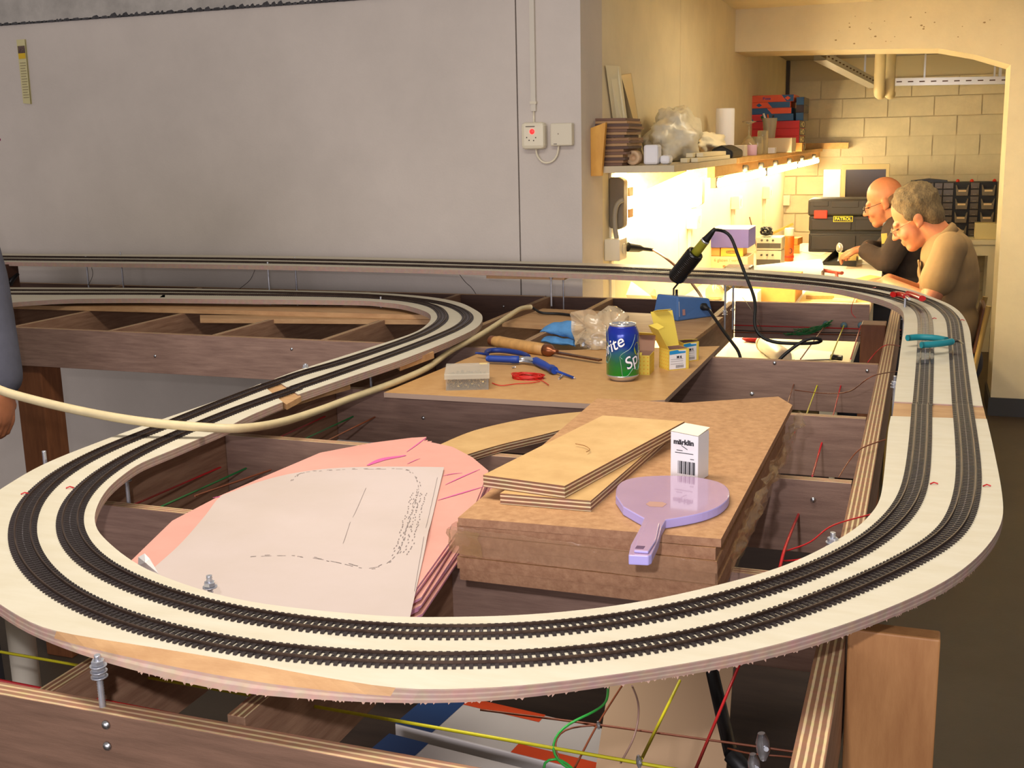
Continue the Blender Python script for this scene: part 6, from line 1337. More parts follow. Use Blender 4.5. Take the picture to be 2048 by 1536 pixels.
p = (-0.804, 5.6, 1.423); t = cyl('pink_cup', (p[0], 5.6, zz_), .026, .05, mat('pink_clear', (206, 170, 190), .2), 'small pinkish clear cup at the shelf front', 'cup')
p = (-0.862, 5.9, 1.543); t = thing('wine_glass', (p[0], 5.9, zz_), 'upturned stem glass on the shelf', 'glass')
hz = (-0.863, 5.9, 1.588)[2] - zz_
obj('bowl', MB().lathe([(.032, 0), (.036, hz * .2), (.032, hz * .4), (.012, hz * .55), (.004, hz * .6), (.004, hz * .93), (.036, hz), (.036, hz + .003), (0, hz + .004)], 20, Matrix.Translation((p[0], 5.9, zz_))), mat('stem_glass', (226, 214, 176), .08, trans=.7), t)
for k, (px, yy, h_, lab) in enumerate(((1515, 5.95, .09, 'clear glass jar beside the upturned stem glass'), (1523, 6.1, .12, 'taller clear glass jar behind the stem glass'))):
    p = ((-0.824, 5.95, 1.448), (-0.819, 6.1, 1.446))[k]; cyl('clear_jar', (p[0], yy, zz_), .028, h_, mat('stem_glass', (226, 214, 176), .08), lab, 'jar')
# pen cup on a flat box
y = 6.6; a = (-0.894, 6.6, 1.519); c_ = (-0.733, 6.6, 1.411)
box('flat_box', a[0], a[0] + .17, y, y + .2, zz_, (-0.818, 6.6, 1.506)[2], mat('flat_box', (206, 190, 156), .6), 'flat cream box on the shelf under the pen cup', 'box')
ztop = (-0.818, 6.6, 1.506)[2] + E_; p = Vector((-0.86, 6.68, 1.529)); hz = (-0.862, 6.68, 1.616)[2] - ztop
t = thing('pen_cup', (p.x, y + .08, ztop), 'clear cup holding pens on the flat box', 'cup')
obj('cup', MB().lathe([(.03, 0), (.032, .002), (.042, hz), (.044, hz + .002), (.04, hz), (.029, .006), (0, .006)], 20, Matrix.Translation((p.x, y + .08, ztop))), mat('cup_clear', (206, 200, 176), .15, alpha=.45), t)
for k, (dx, m_, lab) in enumerate((((-.035), mat('pen_white', (232, 226, 206), .4), 'white pen in the clear cup'), (-.012, mat('pen_orange', (232, 96, 34), .4), 'orange pen in the clear cup'), (.02, mat('pen_dark', (50, 56, 70), .4), 'dark pen in the clear cup'), (-.05, mat('pen_green', (44, 110, 50), .4), 'green pen in the clear cup'))):
    tag(obj('pen', MB().tube([(p.x - dx * .4, y + .08 + .008 * k - .012, ztop + .008), (p.x + dx, y + .08 + .006 * k - .012, ztop + hz + .028 - .005 * k)], .0055, 8), m_), lab, 'pen')
# stacked train boxes
y = 7.2; M_or = mat('box_orange', (222, 82, 26), .5); M_bl = mat('box_blue', (34, 84, 128), .5); M_dk = mat('box_dark', (52, 34, 30), .5); M_rd = mat('box_red', (196, 32, 26), .5)
xs0, xs1 = (-1.053, 7.2, 1.589)[0], (-0.787, 7.2, 1.582)[0]
rows = [(240, 224, 'r', 0), (224, 213, 'b', .0), (213, 203, 'o', -.004), (203, 190, 'o', .006)]
zz2 = zz_
# red boxes first (the lower part of the pile)
zr = (-0.806, 7.2, 1.609)[2]; xr0, xr1 = (-1.045, 7.2, 1.528)[0], (-0.75, 7.2, 1.522)[0]
M_HO = mat('letter_cream', (232, 214, 150), .6)
h4 = (zr - zz_) / 4
for k in range(4):
    z0_, z1_ = zz_ + k * h4, zz_ + (k + 1) * h4 - .0006
    t = thing('train_box', (xr0, y + .01, z0_), 'red train carton marked HO, %s of the four red ones' % ('lowest', 'second lowest', 'second highest', 'highest')[k], 'carton', 'red train cartons')
    obj('box_body', MB().bx(xr0, xr1, y + .01, y + .36, z0_, z1_), M_rd, t, bevel=.001)
    obj('end_panel', MB().bx(xr1, xr1 + .001, y + .012, y + .358, z0_ + .002, z1_ - .002), M_dk, t)
    text('HO', h4 * 1.0, frame_mtx((xr1 + .0016, y + .18, (z0_ + z1_) / 2), (0, 1, 0), (0, 0, 1)) @ Matrix.Diagonal((3.2, 1, 1, 1)), M_HO, t, bold=.0006)
zb = zr + .0004
tops = [227, 214, 203, 189]
for k, (pt_, lab) in enumerate((((-0.927, 7.2, 1.651), 'blue train carton with red end, resting on the red cartons'), ((-0.928, 7.2, 1.687), 'blue and orange train carton, third from the top of the pile'), ((-0.929, 7.2, 1.723), 'orange and blue train carton, second from the top of the pile'), ((-0.93, 7.2, 1.764), 'bright orange train carton with blue end, topmost of the pile'))):
    z1_ = pt_[2] - .0006; xa, xb = xs0 + (.0, .0, -.003, .006)[k], xs1 + (0, -.012, -.02, .0)[k]
    t = thing('train_box', (xa, y, zb), lab, 'carton', 'orange and blue train cartons')
    m0, m1 = ((M_bl, M_rd), (M_bl, M_or), (M_or, M_bl), (M_or, M_bl))[k]
    obj('box_body', MB().bx(xa, xb, y, y + .3, zb, z1_), m0, t, bevel=.001)
    f0 = (.0, .42, .45, .72)[k]; f1 = (.3, 1, 1, 1)[k]; sk = .03
    obj('colour_field', MB().add([(xa + (xb - xa) * f0 + sk, y - .0008, zb + .001), (xa + (xb - xa) * f1 - .001, y - .0008, zb + .001), (xa + (xb - xa) * f1 - .001, y - .0008, z1_ - .001), (xa + (xb - xa) * f0, y - .0008, z1_ - .001)], [(0, 1, 2, 3)]), m1, t)
    if k >= 2:
        cx_ = xa + (xb - xa) * (.25 if k == 2 else .86); cz = (zb + z1_) / 2
        obj('diamond_print', MB().add([(cx_ - .018, y - .0012, cz), (cx_, y - .0012, cz - .012), (cx_ + .018, y - .0012, cz), (cx_, y - .0012, cz + .012)], [(0, 1, 2, 3)]), (M_bl, M_or)[k - 2], t)
    if k == 3: text('Roco', .022, frame_mtx((xa + (xb - xa) * .38, y - .0012, (zb + z1_) / 2), (1, 0, 0), (0, 0, 1)), mat('letter_violet', (96, 60, 120), .5), t, bold=.0008)
    zb = z1_ + .0006
zq = zr + .0004; bx0, bx1 = xs1 + .012, (-0.733, 7.4, 1.673)[0]
for k, (m_, lab) in enumerate(((M_bl, 'dark blue train carton behind the pile, lowest of three'), (M_dk, 'dark brown train carton behind the pile, middle of three'), (M_bl, 'blue and black train carton behind the pile, top of three'))):
    h_ = ((-0.771, 7.4, 1.747)[2] - zr) / 3
    t = thing('train_box', (bx0, y + .02, zq), lab, 'carton', 'dark train cartons'); obj('box_body', MB().bx(bx0, bx0 + .045, y + .03, y + .33, zq, zq + h_ - .0006), m_, t, bevel=.001)
    obj('end_panel', MB().bx(bx0 + .0455, bx0 + .0465, y + .032, y + .328, zq + .001, zq + h_ - .002), M_dk, t); zq += h_
for k, (p, w_, h_, m_, lab) in enumerate((((-0.779, 6.9, 1.43), .06, .065, M_paper, 'open cream carton at the shelf front'), ((-0.806, 6.3, 1.422), .05, .03, M_white, 'low white carton at the shelf front'), ((-0.734, 7, 1.417), .05, .05, M_card, 'small brown carton by the red train cartons'))):
    box('small_carton', p[0] - w_ / 2, p[0] + w_ / 2, p[1], p[1] + .07, zz_, zz_ + h_, m_, lab, 'carton', .001)

# ================================================================== people
M_skin = mat('skin', (198, 126, 88), .5, var=.1, scale=14)
M_hairg = mat('hair_grey', (118, 98, 66), .7, c2=(70, 56, 38), scale=60, stretch=(3, 3, 1), bump=.8, bscale=130)
M_hairb = mat('hair_brown', (112, 82, 54), .8, c2=(86, 60, 40), scale=60, bump=.3, bscale=160)
M_tanshirt = mat('tan_shirt', (146, 118, 80), .85, var=.08, scale=10, bump=.9, bscale=9, stretch=(1.6, 1.2, .7))
M_darkshirt = mat('dark_sweater', (58, 46, 40), .9, var=.15, scale=14, bump=.4, bscale=50)
M_greyshirt = mat('grey_sleeve', (92, 92, 104), .9, var=.1, scale=14, bump=.3, bscale=60)
M_jeans = mat('dark_trousers', (44, 42, 50), .9)
M_eye = mat('eye_dark', (40, 30, 26), .3)
def remesh(mb, voxel, it=3, name='m'):
    me = mb.mesh(name, M_skin); o = bpy.data.objects.new('tmp', me); COL.objects.link(o)
    r = o.modifiers.new('r', 'REMESH'); r.mode = 'VOXEL'; r.voxel_size = voxel
    if it:
        s = o.modifiers.new('s', 'SMOOTH'); s.factor = .5; s.iterations = it
    out = bpy.data.meshes.new_from_object(o.evaluated_get(bpy.context.evaluated_depsgraph_get()))
    bpy.data.objects.remove(o)
    for p in out.polygons: p.use_smooth = True
    return out
def limb(b, pts, rs, n=14):
    """tapered limb with round ends"""
    P = [Vector(p) for p in pts]; Q = []; Rr = []
    for i in range(len(P) - 1):
        for k in range(6):
            t = k / 6; Q.append(P[i].lerp(P[i + 1], t)); Rr.append(rs[i] * (1 - t) + rs[i + 1] * t)
    Q.append(P[-1]); Rr.append(rs[-1])
    b.tube(Q, Rr, n); b.ball(P[0], rs[0], 12, 8); b.ball(P[-1], rs[-1], 12, 8)
    for i in range(1, len(P) - 1): b.ball(P[i], rs[i], 12, 8)
def head_shapes(b, M):
    def e(c, r): b.ball(M @ Vector(c), r, 20, 14, M.to_3x3())
    e((.012, 0, .045), (.098, .077, .098)); e((-.042, 0, -.03), (.056, .06, .088)); e((-.066, 0, -.096), (.03, .034, .026))
    e((-.083, 0, .02), (.018, .05, .013)); e((-.03, .0, -.075), (.055, .05, .045))
    b.tube([M @ Vector((-.092, 0, .014)), M @ Vector((-.108, 0, -.014)), M @ Vector((-.117, 0, -.031))], [.009, .0115, .014], 10); e((-.117, 0, -.031), (.014, .014, .012))
    for s in (-1, 1): e((-.105, s * .012, -.034), (.012, .009, .009)); e((-.066, s * .033, -.034), (.03, .026, .028))
    e((-.092, 0, -.061), (.013, .024, .0065)); e((-.09, 0, -.074), (.013, .022, .0075))
    for s in (-1, 1):
        e((.006, s * .076, .0), (.021, .009, .034)); e((.002, s * .083, .012), (.016, .006, .016)); e((-.004, s * .078, -.024), (.010, .008, .014))
def hand(b, W, D, N, s=1, curl=.5, spread=.02):
    """W wrist point, D direction of the fingers, N back-of-hand normal; s = side of the thumb"""
    W = Vector(W); D = Vector(D).normalized(); N = Vector(N); N = (N - D * N.dot(D)).normalized(); S_ = D.cross(N) * s
    R3 = Matrix((D, S_, N)).transposed()
    b.ball(W + D * .05, (.052, .04, .016), 14, 10, R3); b.ball(W + D * .015, (.03, .03, .02), 12, 8, R3)
    for i, (o, L_) in enumerate(((-.031, .062), (-.011, .078), (.010, .083), (.030, .074))):
        p = W + D * .088 + S_ * o + N * .002; pts = [p - D * .03, p]; d = D; a = 0
        for k in range(3):
            a += curl * (.8, 1.1, .8)[k]; seg = L_ * (.45, .32, .23)[k]
            dd = D * math.cos(a) - N * math.sin(a) + S_ * o * spread * 20 * .1; pts.append(pts[-1] + dd.normalized() * seg)
        b.tube(pts, [.0085, .0092, .0086, .0078, .0066], 8)
        for q in pts[1:]: b.ball(q, .0078, 8, 6)
    p = W + D * .03 + S_ * .034; pts = [p - S_ * .012, p + D * .028 + S_ * .014 - N * .006, p + D * .055 + S_ * .014 - N * .02, p + D * .074 + S_ * .006 - N * .03]
    b.tube(pts, [.013, .0115, .0098, .0078], 8)
    for q in pts[1:]: b.ball(q, .0085, 8, 6)
def head_matrix(ear, pitch, scale=1.0, yaw=0):
    return Matrix.Translation(ear) @ Matrix.Rotation(yaw, 4, 'Z') @ Matrix.Rotation(pitch, 4, 'Y') @ Matrix.Diagonal((scale, scale, scale, 1))
def glasses(M, parent, m):
    b = MB()
    for s in (-1, 1):
        b.tube([M @ Vector((-.112 - .003 * math.cos(a), s * .034 + .023 * math.cos(a), -.004 + .016 * math.sin(a))) for a in [i * PI / 10 for i in range(20)]], .0016, 6, closed=True)
        b.tube([M @ Vector((-.108, s * .057, .002)), M @ Vector((-.05, s * .073, .006)), M @ Vector((.008, s * .081, .012))], .0016, 6)
    b.tube([M @ Vector((-.116, -.012, .0)), M @ Vector((-.12, 0, .003)), M @ Vector((-.116, .012, .0))], .0016, 6)
    obj('glasses', b, m, parent)
def eyes(M, parent):
    for s in (-1, 1):
        obj('eye', MB().ball(M @ Vector((-.0895, s * .032, .001)), (.007, .011, .0045), 10, 6, M.to_3x3()), M_eye, parent)
def shift(me, v):
    me.transform(Matrix.Translation(v)); return me

# ---- the man in the tan shirt, sitting at the bench and bending over his hands
YC = 5.2
def at2(p, dy=0): return Vector((p[0], YC + dy, p[2]))
ear = at2((-0.034, 5.2, 1.15)); M = head_matrix(ear, -.52, .99)
neckb = at2((0.095, 5.2, 1.056)); chest = at2((0.106, 5.2, 0.964)); belly = at2((0.112, 5.2, 0.845)); pel = Vector((belly.x + .02, YC, .53))
shN = Vector((0.103, 5.02, 1.041)); shF = shN + Vector((.0, .36, .0))
elN = Vector((0.032, 4.95, 0.82)); elF = Vector((0.008, 5.42, 0.792))
wrN = Vector((-0.146, 5.12, 0.88)); wrF = Vector((-0.139, 5.3, 0.872))
def torso(b, k=1.0):
    b.ball(chest, (.115 * k, .185 * k, .15 * k), 20, 14, Matrix.Rotation(-.35, 3, 'Y')); b.ball(belly, (.122 * k, .165 * k, .16 * k), 20, 14)
    b.ball((chest + belly) / 2, (.125 * k, .18 * k, .14 * k), 20, 14); b.ball((pel + belly) / 2, (.13 * k, .17 * k, .13 * k), 20, 14); b.ball(pel, (.13 * k, .17 * k, .12 * k), 20, 14); b.ball((chest + neckb) / 2 + Vector((.012, 0, .01)), (.09 * k, .17 * k, .08 * k), 18, 12)
    for s in (shN, shF): b.ball(s, .072 * k, 14, 10)
t = thing('person', (pel.x, YC, 0), 'seated person in tan short-sleeved shirt, glasses and grey hair, bent over the bench', 'person')
b = MB(); head_shapes(b, M); torso(b, .93)
limb(b, [M @ Vector((.03, 0, -.04)), neckb + Vector((-.01, 0, -.01)), chest + Vector((0, 0, .06))], [.06, .064, .075])
limb(b, [shN, elN, wrN], [.05, .042, .029]); limb(b, [shF, elF, wrF], [.05, .042, .029])
hand(b, wrN, Vector((-1, .12, -.08)), Vector((-.1, 0, 1)), -1, .45); hand(b, wrF, Vector((-1, -.2, -.12)), Vector((-.1, .2, 1)), 1, .6)
for s in (-1, 1): limb(b, [pel + Vector((0, s * .09, -.02)), Vector((-.30, YC + s * .12, .53)), Vector((-.26, YC + s * .12, .09))], [.08, .058, .04]); b.ball((-.32, YC + s * .12, .05), (.12, .045, .045), 12, 8)
obj('body', remesh(b, .0052, 2), M_skin, t)
b = MB(); torso(b, 1.0)
limb(b, [neckb + Vector((.012, 0, -.02)), chest], [.075, .11])
for a, e_ in ((shN, elN), (shF, elF)):
    d = e_ - a; limb(b, [a, a + d * .4, a + d * .56], [.068, .072, .076])
sm = remesh(b, .010, 8); obj('shirt', sm, M_tanshirt, t)
b = MB(); ring = []
cq = neckb + Vector((-.03, 0, .012)); mx = Matrix.Translation(cq) @ Matrix.Rotation(-.75, 4, 'Y')
b.lathe([(.078, -.022), (.083, .006), (.079, .02), (.07, .022), (.068, .0)], 24, mx)
obj('collar', b, M_tanshirt, t)
b = MB(); 
b.ball(M @ Vector((.024, 0, .054)), (.103, .084, .103), 24, 16, M.to_3x3()); b.ball(M @ Vector((.06, 0, .0)), (.056, .076, .082), 20, 14, M.to_3x3())
for i in range(70):
    a = random.uniform(0, 2 * PI); e_ = random.uniform(.1, 1.3); d = Vector((math.cos(e_) * math.cos(a), math.cos(e_) * math.sin(a), math.sin(e_)))
    b.ball(M @ (Vector((.024, 0, .054)) + Vector((d.x * .1, d.y * .083, d.z * .1))), 0.011, 8, 6)
for s in (-1, 1): b.ball(M @ Vector((-.012, s * .078, .035)), (.03, .012, .032), 12, 8, M.to_3x3())
obj('hair', remesh(b, .007, 2), M_hairg, t)
glasses(M, t, mat('thin_wire', (150, 130, 100), .3, .8)); eyes(M, t)
obj('shirt_pocket', MB().box(chest + Vector((-.118, -.06, -.02)), (.008, .06, .07), Matrix.Rotation(-.2, 3, 'Y')), M_tanshirt, t, bevel=.003)
b = MB()
b.ball(pel, (.138, .18, .125), 20, 14)
for s in (-1, 1): limb(b, [pel + Vector((0, s * .09, -.02)), Vector((-.30, YC + s * .12, .53)), Vector((-.26, YC + s * .12, .11))], [.09, .07, .058])
obj('trousers', remesh(b, .011, 2), M_jeans, t)
for s in (-1, 1): obj('shoe', MB().ball((-.32, YC + s * .12, .05), (.135, .052, .05), 16, 10), M_black, t)
# his chair
M_chw = mat('chair_brown', (84, 46, 26), .5); M_chm = mat('chair_frame', (196, 160, 92), .4)
bx_ = pel.x - .06
t = thing('chair', (bx_ + .05, YC, 0), 'brown chair with pale frame under the person in tan shirt', 'chair')
obj('seat', MB().bx(bx_ - .2, bx_ + .15, YC - .2, YC + .2, .385, .415), M_chw, t, bevel=.01)
obj('backrest', MB().box((bx_ + .168, YC, .69), (.02, .28, .2), Matrix.Rotation(.15, 3, 'Y')), M_chw, t, bevel=.008)
for sx in (-1, 1):
    for sy in (-1, 1):
        top = (bx_ + .18 * sx + .0, YC + sy * .19, .388) if sx < 0 else (bx_ + .195, YC + sy * .15, .8)
        pts = [top, (bx_ + .2 * sx + .02, YC + sy * .195, 0.005)] if sx < 0 else [top, (bx_ + .14, YC + sy * .15, .42), (bx_ + .16, YC + sy * .16, .005)]
        obj('leg', MB().tube(pts, .011, 8), M_chm, t)

# ---- the bald man in the dark sweater, further along the bench
YC = 6.55
def at3(p, dy=0): return Vector((p[0], YC + dy, p[2]))
ear = at3((-0.212, 6.55, 1.145)); M = head_matrix(ear, -.30, .98)
neckb = at3((-0.124, 6.55, 1.045)); chest = at3((-0.104, 6.55, 0.95)); belly = at3((-0.087, 6.55, 0.822)); pel = Vector((belly.x + .03, YC, .53))
shN = Vector((-0.094, 6.38, 1.02)); shF = shN + Vector((0, .36, 0))
elN = Vector((-0.177, 6.3, 0.843)); elF = Vector((-0.229, 6.8, 0.851))
wrN = Vector((-0.304, 6.4, 0.902)); wrF = Vector((-0.296, 6.62, 0.898))
t = thing('person', (pel.x, YC, 0), 'seated bald person in glasses and a dark sweater at the bench', 'person')
b = MB(); head_shapes(b, M); torso(b, .93)
limb(b, [M @ Vector((.03, 0, -.04)), neckb + Vector((-.01, 0, -.01)), chest + Vector((0, 0, .06))], [.06, .066, .075])
limb(b, [shN, elN, wrN], [.05, .042, .029]); limb(b, [shF, elF, wrF], [.05, .042, .029])
hand(b, wrN, Vector((-1, .1, -.15)), Vector((-.15, 0, 1)), -1, .65); hand(b, wrF, Vector((-1, -.25, -.2)), Vector((-.1, .2, 1)), 1, .65)
for s in (-1, 1): limb(b, [pel + Vector((0, s * .09, -.02)), Vector((-.34, YC + s * .12, .53)), Vector((-.30, YC + s * .12, .09))], [.08, .058, .04]); b.ball((-.36, YC + s * .12, .05), (.12, .045, .045), 12, 8)
obj('body', remesh(b, .0055, 2), M_skin, t)
b = MB(); torso(b, 1.02); limb(b, [neckb + Vector((.012, 0, -.02)), chest], [.074, .11])
for a, e_, w2 in ((shN, elN, wrN), (shF, elF, wrF)): limb(b, [a, e_, e_.lerp(w2, .9)], [.068, .062, .046])
for a, e_, w2 in ((shN, elN, wrN),):
    for k in range(5): 
        p = e_.lerp(w2, .15 + k * .16); b.ball(p, .056 - k * .002, 12, 8)
obj('sweater', remesh(b, .010, 2), M_darkshirt, t)
b = MB(); b.lathe([(.074, -.02), (.078, .004), (.074, .018), (.066, .018), (.064, 0)], 22, Matrix.Translation(neckb + Vector((-.028, 0, .014))) @ Matrix.Rotation(-.6, 4, 'Y'))
obj('shirt_collar', b, mat('blue_collar', (128, 136, 148), .8), t)
b = MB(); b.ball(M @ Vector((.045, 0, .006)), (.084, .082, .06), 20, 14, M.to_3x3()); obj('hair', remesh(b, .008, 1), M_hairb, t)
obj('badge', MB().box((-0.2, 6.36, 0.968), (.03, .012, .055), Matrix.Rotation(-.1, 3, 'Y')), mat('badge', (206, 176, 84), .5), t, bevel=.002)
glasses(M, t, M_black); eyes(M, t)
b = MB(); b.ball(pel, (.138, .18, .125), 20, 14)
for s in (-1, 1): limb(b, [pel + Vector((0, s * .09, -.02)), Vector((-.34, YC + s * .12, .53)), Vector((-.30, YC + s * .12, .11))], [.09, .07, .058])
obj('trousers', remesh(b, .011, 2), M_jeans, t)
for s in (-1, 1): obj('shoe', MB().ball((-.36, YC + s * .12, .05), (.135, .052, .05), 16, 10), M_black, t)
bx_ = pel.x
t = thing('stool', (bx_, YC, 0), 'dark stool under the bald person', 'stool')
obj('seat', MB().lathe([(.0, .375), (.17, .375), (.18, .39), (.17, .41), (0, .412)], 24, Matrix.Translation((bx_, YC, 0))), M_chw, t)
for k in range(4):
    a = PI / 4 + k * PI / 2; obj('leg', MB().tube([(bx_ + .12 * math.cos(a), YC + .12 * math.sin(a), .378), (bx_ + .18 * math.cos(a), YC + .18 * math.sin(a), .005)], .012, 8), M_chm, t)

# ---- the person standing at the left edge: only a sleeve and a hand come into view
YC = 1.98
wr = Vector((-1.981, 1.98, 0.989)); el = Vector((-2.047, 2.02, 1.221)); sh = Vector((el.x - .06, 2.02, 1.46)); cx_ = sh.x - .21
t = thing('person', (cx_, 2.0, 0), 'standing person in a grey sleeve with one arm hanging by the left bay', 'person')
b = MB()
b.ball((cx_, 2.02, 1.30), (.17, .11, .2), 20, 14); b.ball((cx_, 2.02, 1.10), (.155, .105, .2), 20, 14); b.ball((cx_, 2.02, .93), (.165, .115, .13), 20, 14)
MH = Matrix.Translation((cx_, 2.0, 1.70)) @ Matrix.Rotation(-PI / 2, 4, 'Z'); head_shapes(b, MH); limb(b, [(cx_, 2.02, 1.66), (cx_, 2.03, 1.48)], [.055, .065])
shl = Vector((2 * cx_ - sh.x, sh.y, sh.z)); ell = Vector((2 * cx_ - el.x, el.y, el.z)); wrl = Vector((2 * cx_ - wr.x, wr.y, wr.z))
for a, e_, w2, s in ((sh, el, wr, 1), (shl, ell, wrl, -1)):
    limb(b, [a, e_, w2], [.05, .044, .031]); hand(b, w2, Vector((.04 * s, -.12, -1)), Vector((1 * s, .25, .1)), -s, .55)
    limb(b, [Vector((cx_, 2.02, 1.43)), a], [.06, .055])
for s in (-1, 1): limb(b, [(cx_ + s * .09, 2.02, .9), (cx_ + s * .1, 2.0, .5), (cx_ + s * .1, 2.03, .09)], [.085, .058, .042]); b.ball((cx_ + s * .1, 2.0, .045), (.045, .12, .04), 12, 8)
obj('body', remesh(b, .0055, 2), M_skin, t)
b = MB(); b.ball((cx_, 2.02, 1.30), (.185, .125, .215), 20, 14); b.ball((cx_, 2.02, 1.08), (.17, .12, .22), 20, 14)
for a, e_, w2 in ((sh, el, wr), (shl, ell, wrl)): limb(b, [Vector((cx_, 2.02, 1.43)), a, e_, e_.lerp(w2, .94)], [.075, .066, .06, .05])
obj('sweater', remesh(b, .010, 2), M_greyshirt, t)
b = MB(); b.ball((cx_, 2.02, .92), (.178, .128, .13), 20, 14)
for s in (-1, 1): limb(b, [(cx_ + s * .09, 2.02, .9), (cx_ + s * .1, 2.0, .5), (cx_ + s * .1, 2.03, .1)], [.098, .075, .06])
obj('trousers', remesh(b, .011, 2), M_jeans, t)
b = MB(); b.ball(MH @ Vector((.026, 0, .056)), (.103, .086, .1), 22, 14, MH.to_3x3()); obj('hair', remesh(b, .008, 1), M_hairg, t); eyes(MH, t)
for s in (-1, 1): obj('shoe', MB().ball((cx_ + s * .1, 1.99, .05), (.052, .135, .05), 16, 10), M_black, t)

# ================================================================== below the frame and at the far left
t = thing('lower_shelf', (-.6, 1.6, .45), 'dark plywood shelf slung low under the layout frame', 'shelf')
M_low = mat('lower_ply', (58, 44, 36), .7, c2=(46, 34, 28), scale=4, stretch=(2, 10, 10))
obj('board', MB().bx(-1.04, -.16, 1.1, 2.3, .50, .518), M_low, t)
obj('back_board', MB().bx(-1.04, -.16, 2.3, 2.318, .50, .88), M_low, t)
zL = .5186
def lbox(c, d, rz, m, label, fields=()):
    t = thing('train_carton', (c[0], c[1], zL), label, 'carton', 'flat train cartons on the lower shelf')
    R3 = Matrix.Rotation(rz, 3, 'Z')
    obj('box_body', MB().box((c[0], c[1], c[2]), d, R3), m, t, bevel=.002)
    for (ux0, ux1, vy0, vy1, mm) in fields:
        cc = Vector((c[0], c[1], c[2] + d[2] / 2 + .0006)); b = MB().add([cc + R3 @ Vector((ux0 * d[0], vy0 * d[1], 0)), cc + R3 @ Vector((ux1 * d[0], vy0 * d[1], 0)), cc + R3 @ Vector((ux1 * d[0], vy1 * d[1], 0)), cc + R3 @ Vector((ux0 * d[0], vy1 * d[1], 0))], [(0, 1, 2, 3)])
        obj('colour_field', b, mm, t)
    return t
M_wb = mat('carton_pale', (206, 200, 196), .6); M_sky = mat('carton_sky', (20, 120, 214), .5); M_orr = mat('carton_orange', (218, 76, 34), .5); M_nav = mat('carton_navy', (40, 70, 120), .5)
lbox((-.62, 1.42, zL + .022), (.34, .13, .044), -.12, M_wb, 'pale and blue train carton under the yellow wire', ((-.5, -.28, -.5, .5, M_nav), (-.28, .5, -.5, -.3, M_orr), (-.5, -.4, -.5, .0, M_sky)))
lbox((-.60, 1.58, zL + .022), (.36, .13, .044), -.12, M_wb, 'pale train carton with orange stripe, behind the blue one', ((-.5, -.3, -.5, .5, M_nav), (-.3, .1, .3, .5, M_orr), (.1, .5, -.5, -.28, M_orr)))
lbox((-.66, 1.27, zL + .022), (.34, .11, .044), -.12, M_orr, 'orange train carton with bright blue end', ((-.5, -.3, -.5, .5, M_sky),))
tag(obj('plywood_sheet', MB().box((-.33, 1.52, zL + .09), (.19, .012, .30), Matrix.Rotation(.1, 3, 'Z') @ Matrix.Rotation(-1.0, 3, 'X')), mat('bare_sheet', (190, 158, 124), .6)), 'bare tan plywood sheet propped beside the train cartons', 'plywood')
tag(obj('plywood_sheet', MB().box((-.94, 1.35, zL + .0065), (.12, .3, .012), .4), M_tan), 'small tan plywood sheet left of the train cartons', 'plywood')
t = thing('metal_stand', (-0.252, 1.584, 0.6), 'black tubular stand leg below the right bend', 'stand')
a = Vector((-0.212, 1.25, 0.876)); e_ = Vector((-0.173, 1.15, 0.831))
obj('tube', MB().tube([a, e_], .008, 10), M_black, t); obj('foot', MB().tube([e_, e_ + Vector((.05, -.03, -.03))], [.010, .008], 10), M_black, t); obj('pole', MB().tube([e_ + Vector((.05, -.03, -.03)), (e_.x + .06, e_.y - .04, .52)], .008, 10), M_black, t)
# round carton post below the left bend
t = thing('cardboard_tube', (-1.479, 1.466, 0.6), 'white cardboard tube standing below the left bend', 'tube')
p = Vector((-1.068, 1.05, 0.854)); obj('tube', MB().tube([(p.x, 1.05, 0), (p.x, 1.05, .97)], .017, 14), mat('tube_white', (216, 208, 190), .6), t)
obj('tape_ring', MB().tube([(p.x, 1.05, .955), (p.x, 1.05, .985)], .0176, 14), mat('tape_tan', (196, 142, 70), .5), t)
tag(obj('wood_peg', MB().bx((-0.629, 0.9, 0.941)[0], (-0.613, 0.9, 0.944)[0], .9, .92, .93, .965), mat('peg_pale', (206, 196, 184), .6)), 'short pale wood peg hanging below the front board', 'peg')
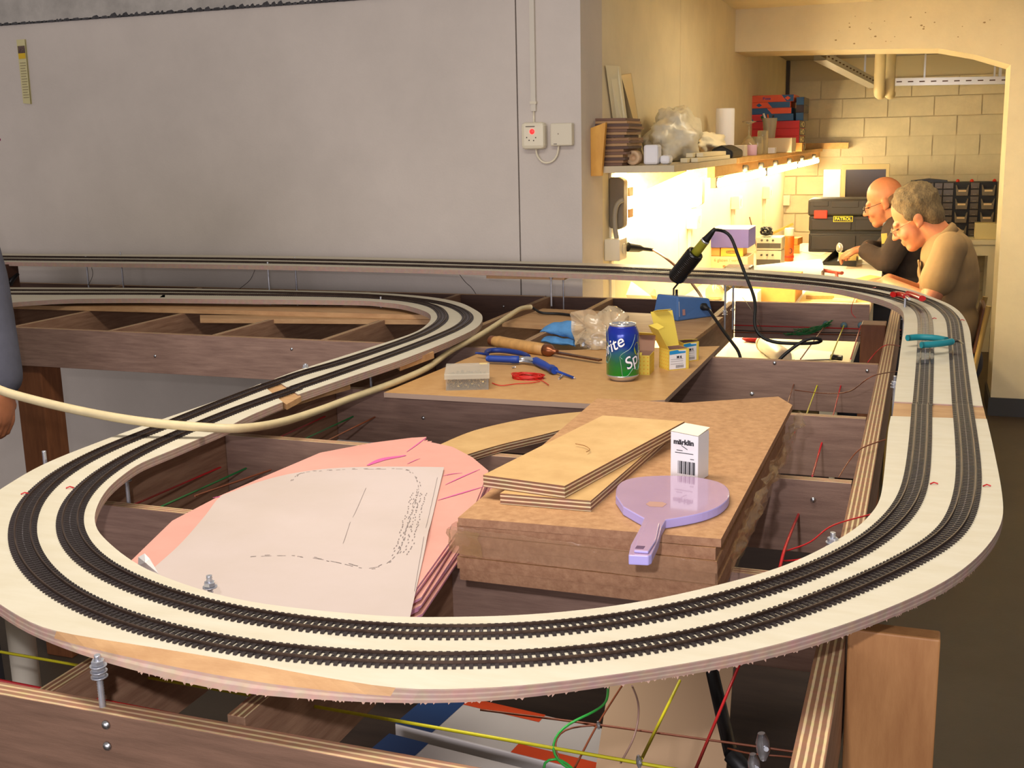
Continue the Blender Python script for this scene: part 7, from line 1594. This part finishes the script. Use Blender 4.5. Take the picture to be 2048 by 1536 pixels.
# dark block and clamp lever at the far left of the rear rail
p = (-3.085, 3.1, 1.081); q = (-3.025, 3.1, 1.127)
tag(obj('wood_block', MB().bx(p[0], q[0], 3.1, 3.16, 1.02, q[2]), mat('dark_block', (74, 46, 34), .6)), 'dark brown wood block standing on the frame at the far left', 'wood block')
t = thing('spring_clamp', (-3.034, 3.12, 1.039), 'small black clamp beside the dark wood block', 'clamp')
obj('body', MB().tube([(-3.048, 3.12, 1.039), (-3.036, 3.12, 1.061), (-3.024, 3.12, 1.079)], [.012, .016, .008], 10), M_black, t); obj('lever', MB().tube([(-3.036, 3.12, 1.057), (-3.011, 3.12, 1.079), (-2.991, 3.12, 1.093)], [.01, .008, .006], 8), M_black, t)
# seen through the far bay: white bottle and papers on the near end of the workbench
z = BZ + E_
a = Vector((-0.498, 3.81, 0.83)); e_ = Vector((-0.398, 3.553, 0.83)); D = (e_ - a)
t = thing('white_bottle', a, 'white ribbed plastic bottle lying on the bench end', 'bottle')
Mb = along(a, D); L_ = D.length
obj('bottle_body', MB().lathe([(.0, -.002), (.018, .0), (.024, .01), (.026, .02), (.024, .028), (.027, .034), (.028, L_), (.02, L_ + .03), (0, L_ + .03)], 20, Mb), mat('bottle_white', (236, 226, 204), .4), t)
obj('neck_ring', MB().lathe([(.0275, .036), (.0295, .04), (.0275, .044)], 20, Mb), mat('ring_tan', (206, 170, 110), .5), t)
sheet([(-0.632, 3.976, 0.8), (-0.579, 4.097, 0.8), (-0.452, 4.082, 0.8), (-0.357, 3.672, 0.8), (-0.587, 3.599, 0.8)], z, M_paper, 'white papers under the ribbed bottle')
sheet([(-0.394, 3.791, 0.8), (-0.377, 3.862, 0.8), (-0.267, 3.821, 0.8), (-0.253, 3.697, 0.8), (-0.371, 3.651, 0.8)], z + .002, M_white, 'white card on the bench end beside the ribbed bottle')
tag(obj('red_cloth', blob((-0.543, 3.968, 0.812), (.045, .03, .010), .3, 2, 5, 20, 12, zmin=z + .002), mat('red_rag', (176, 30, 26), .8)), 'small red rag behind the ribbed bottle', 'rag')
tag(obj('black_marker', MB().tube([(-0.262, 3.683, 0.812), (-0.227, 3.674, 0.812)], .009, 10), M_black), 'short black marker on the bench end', 'marker')
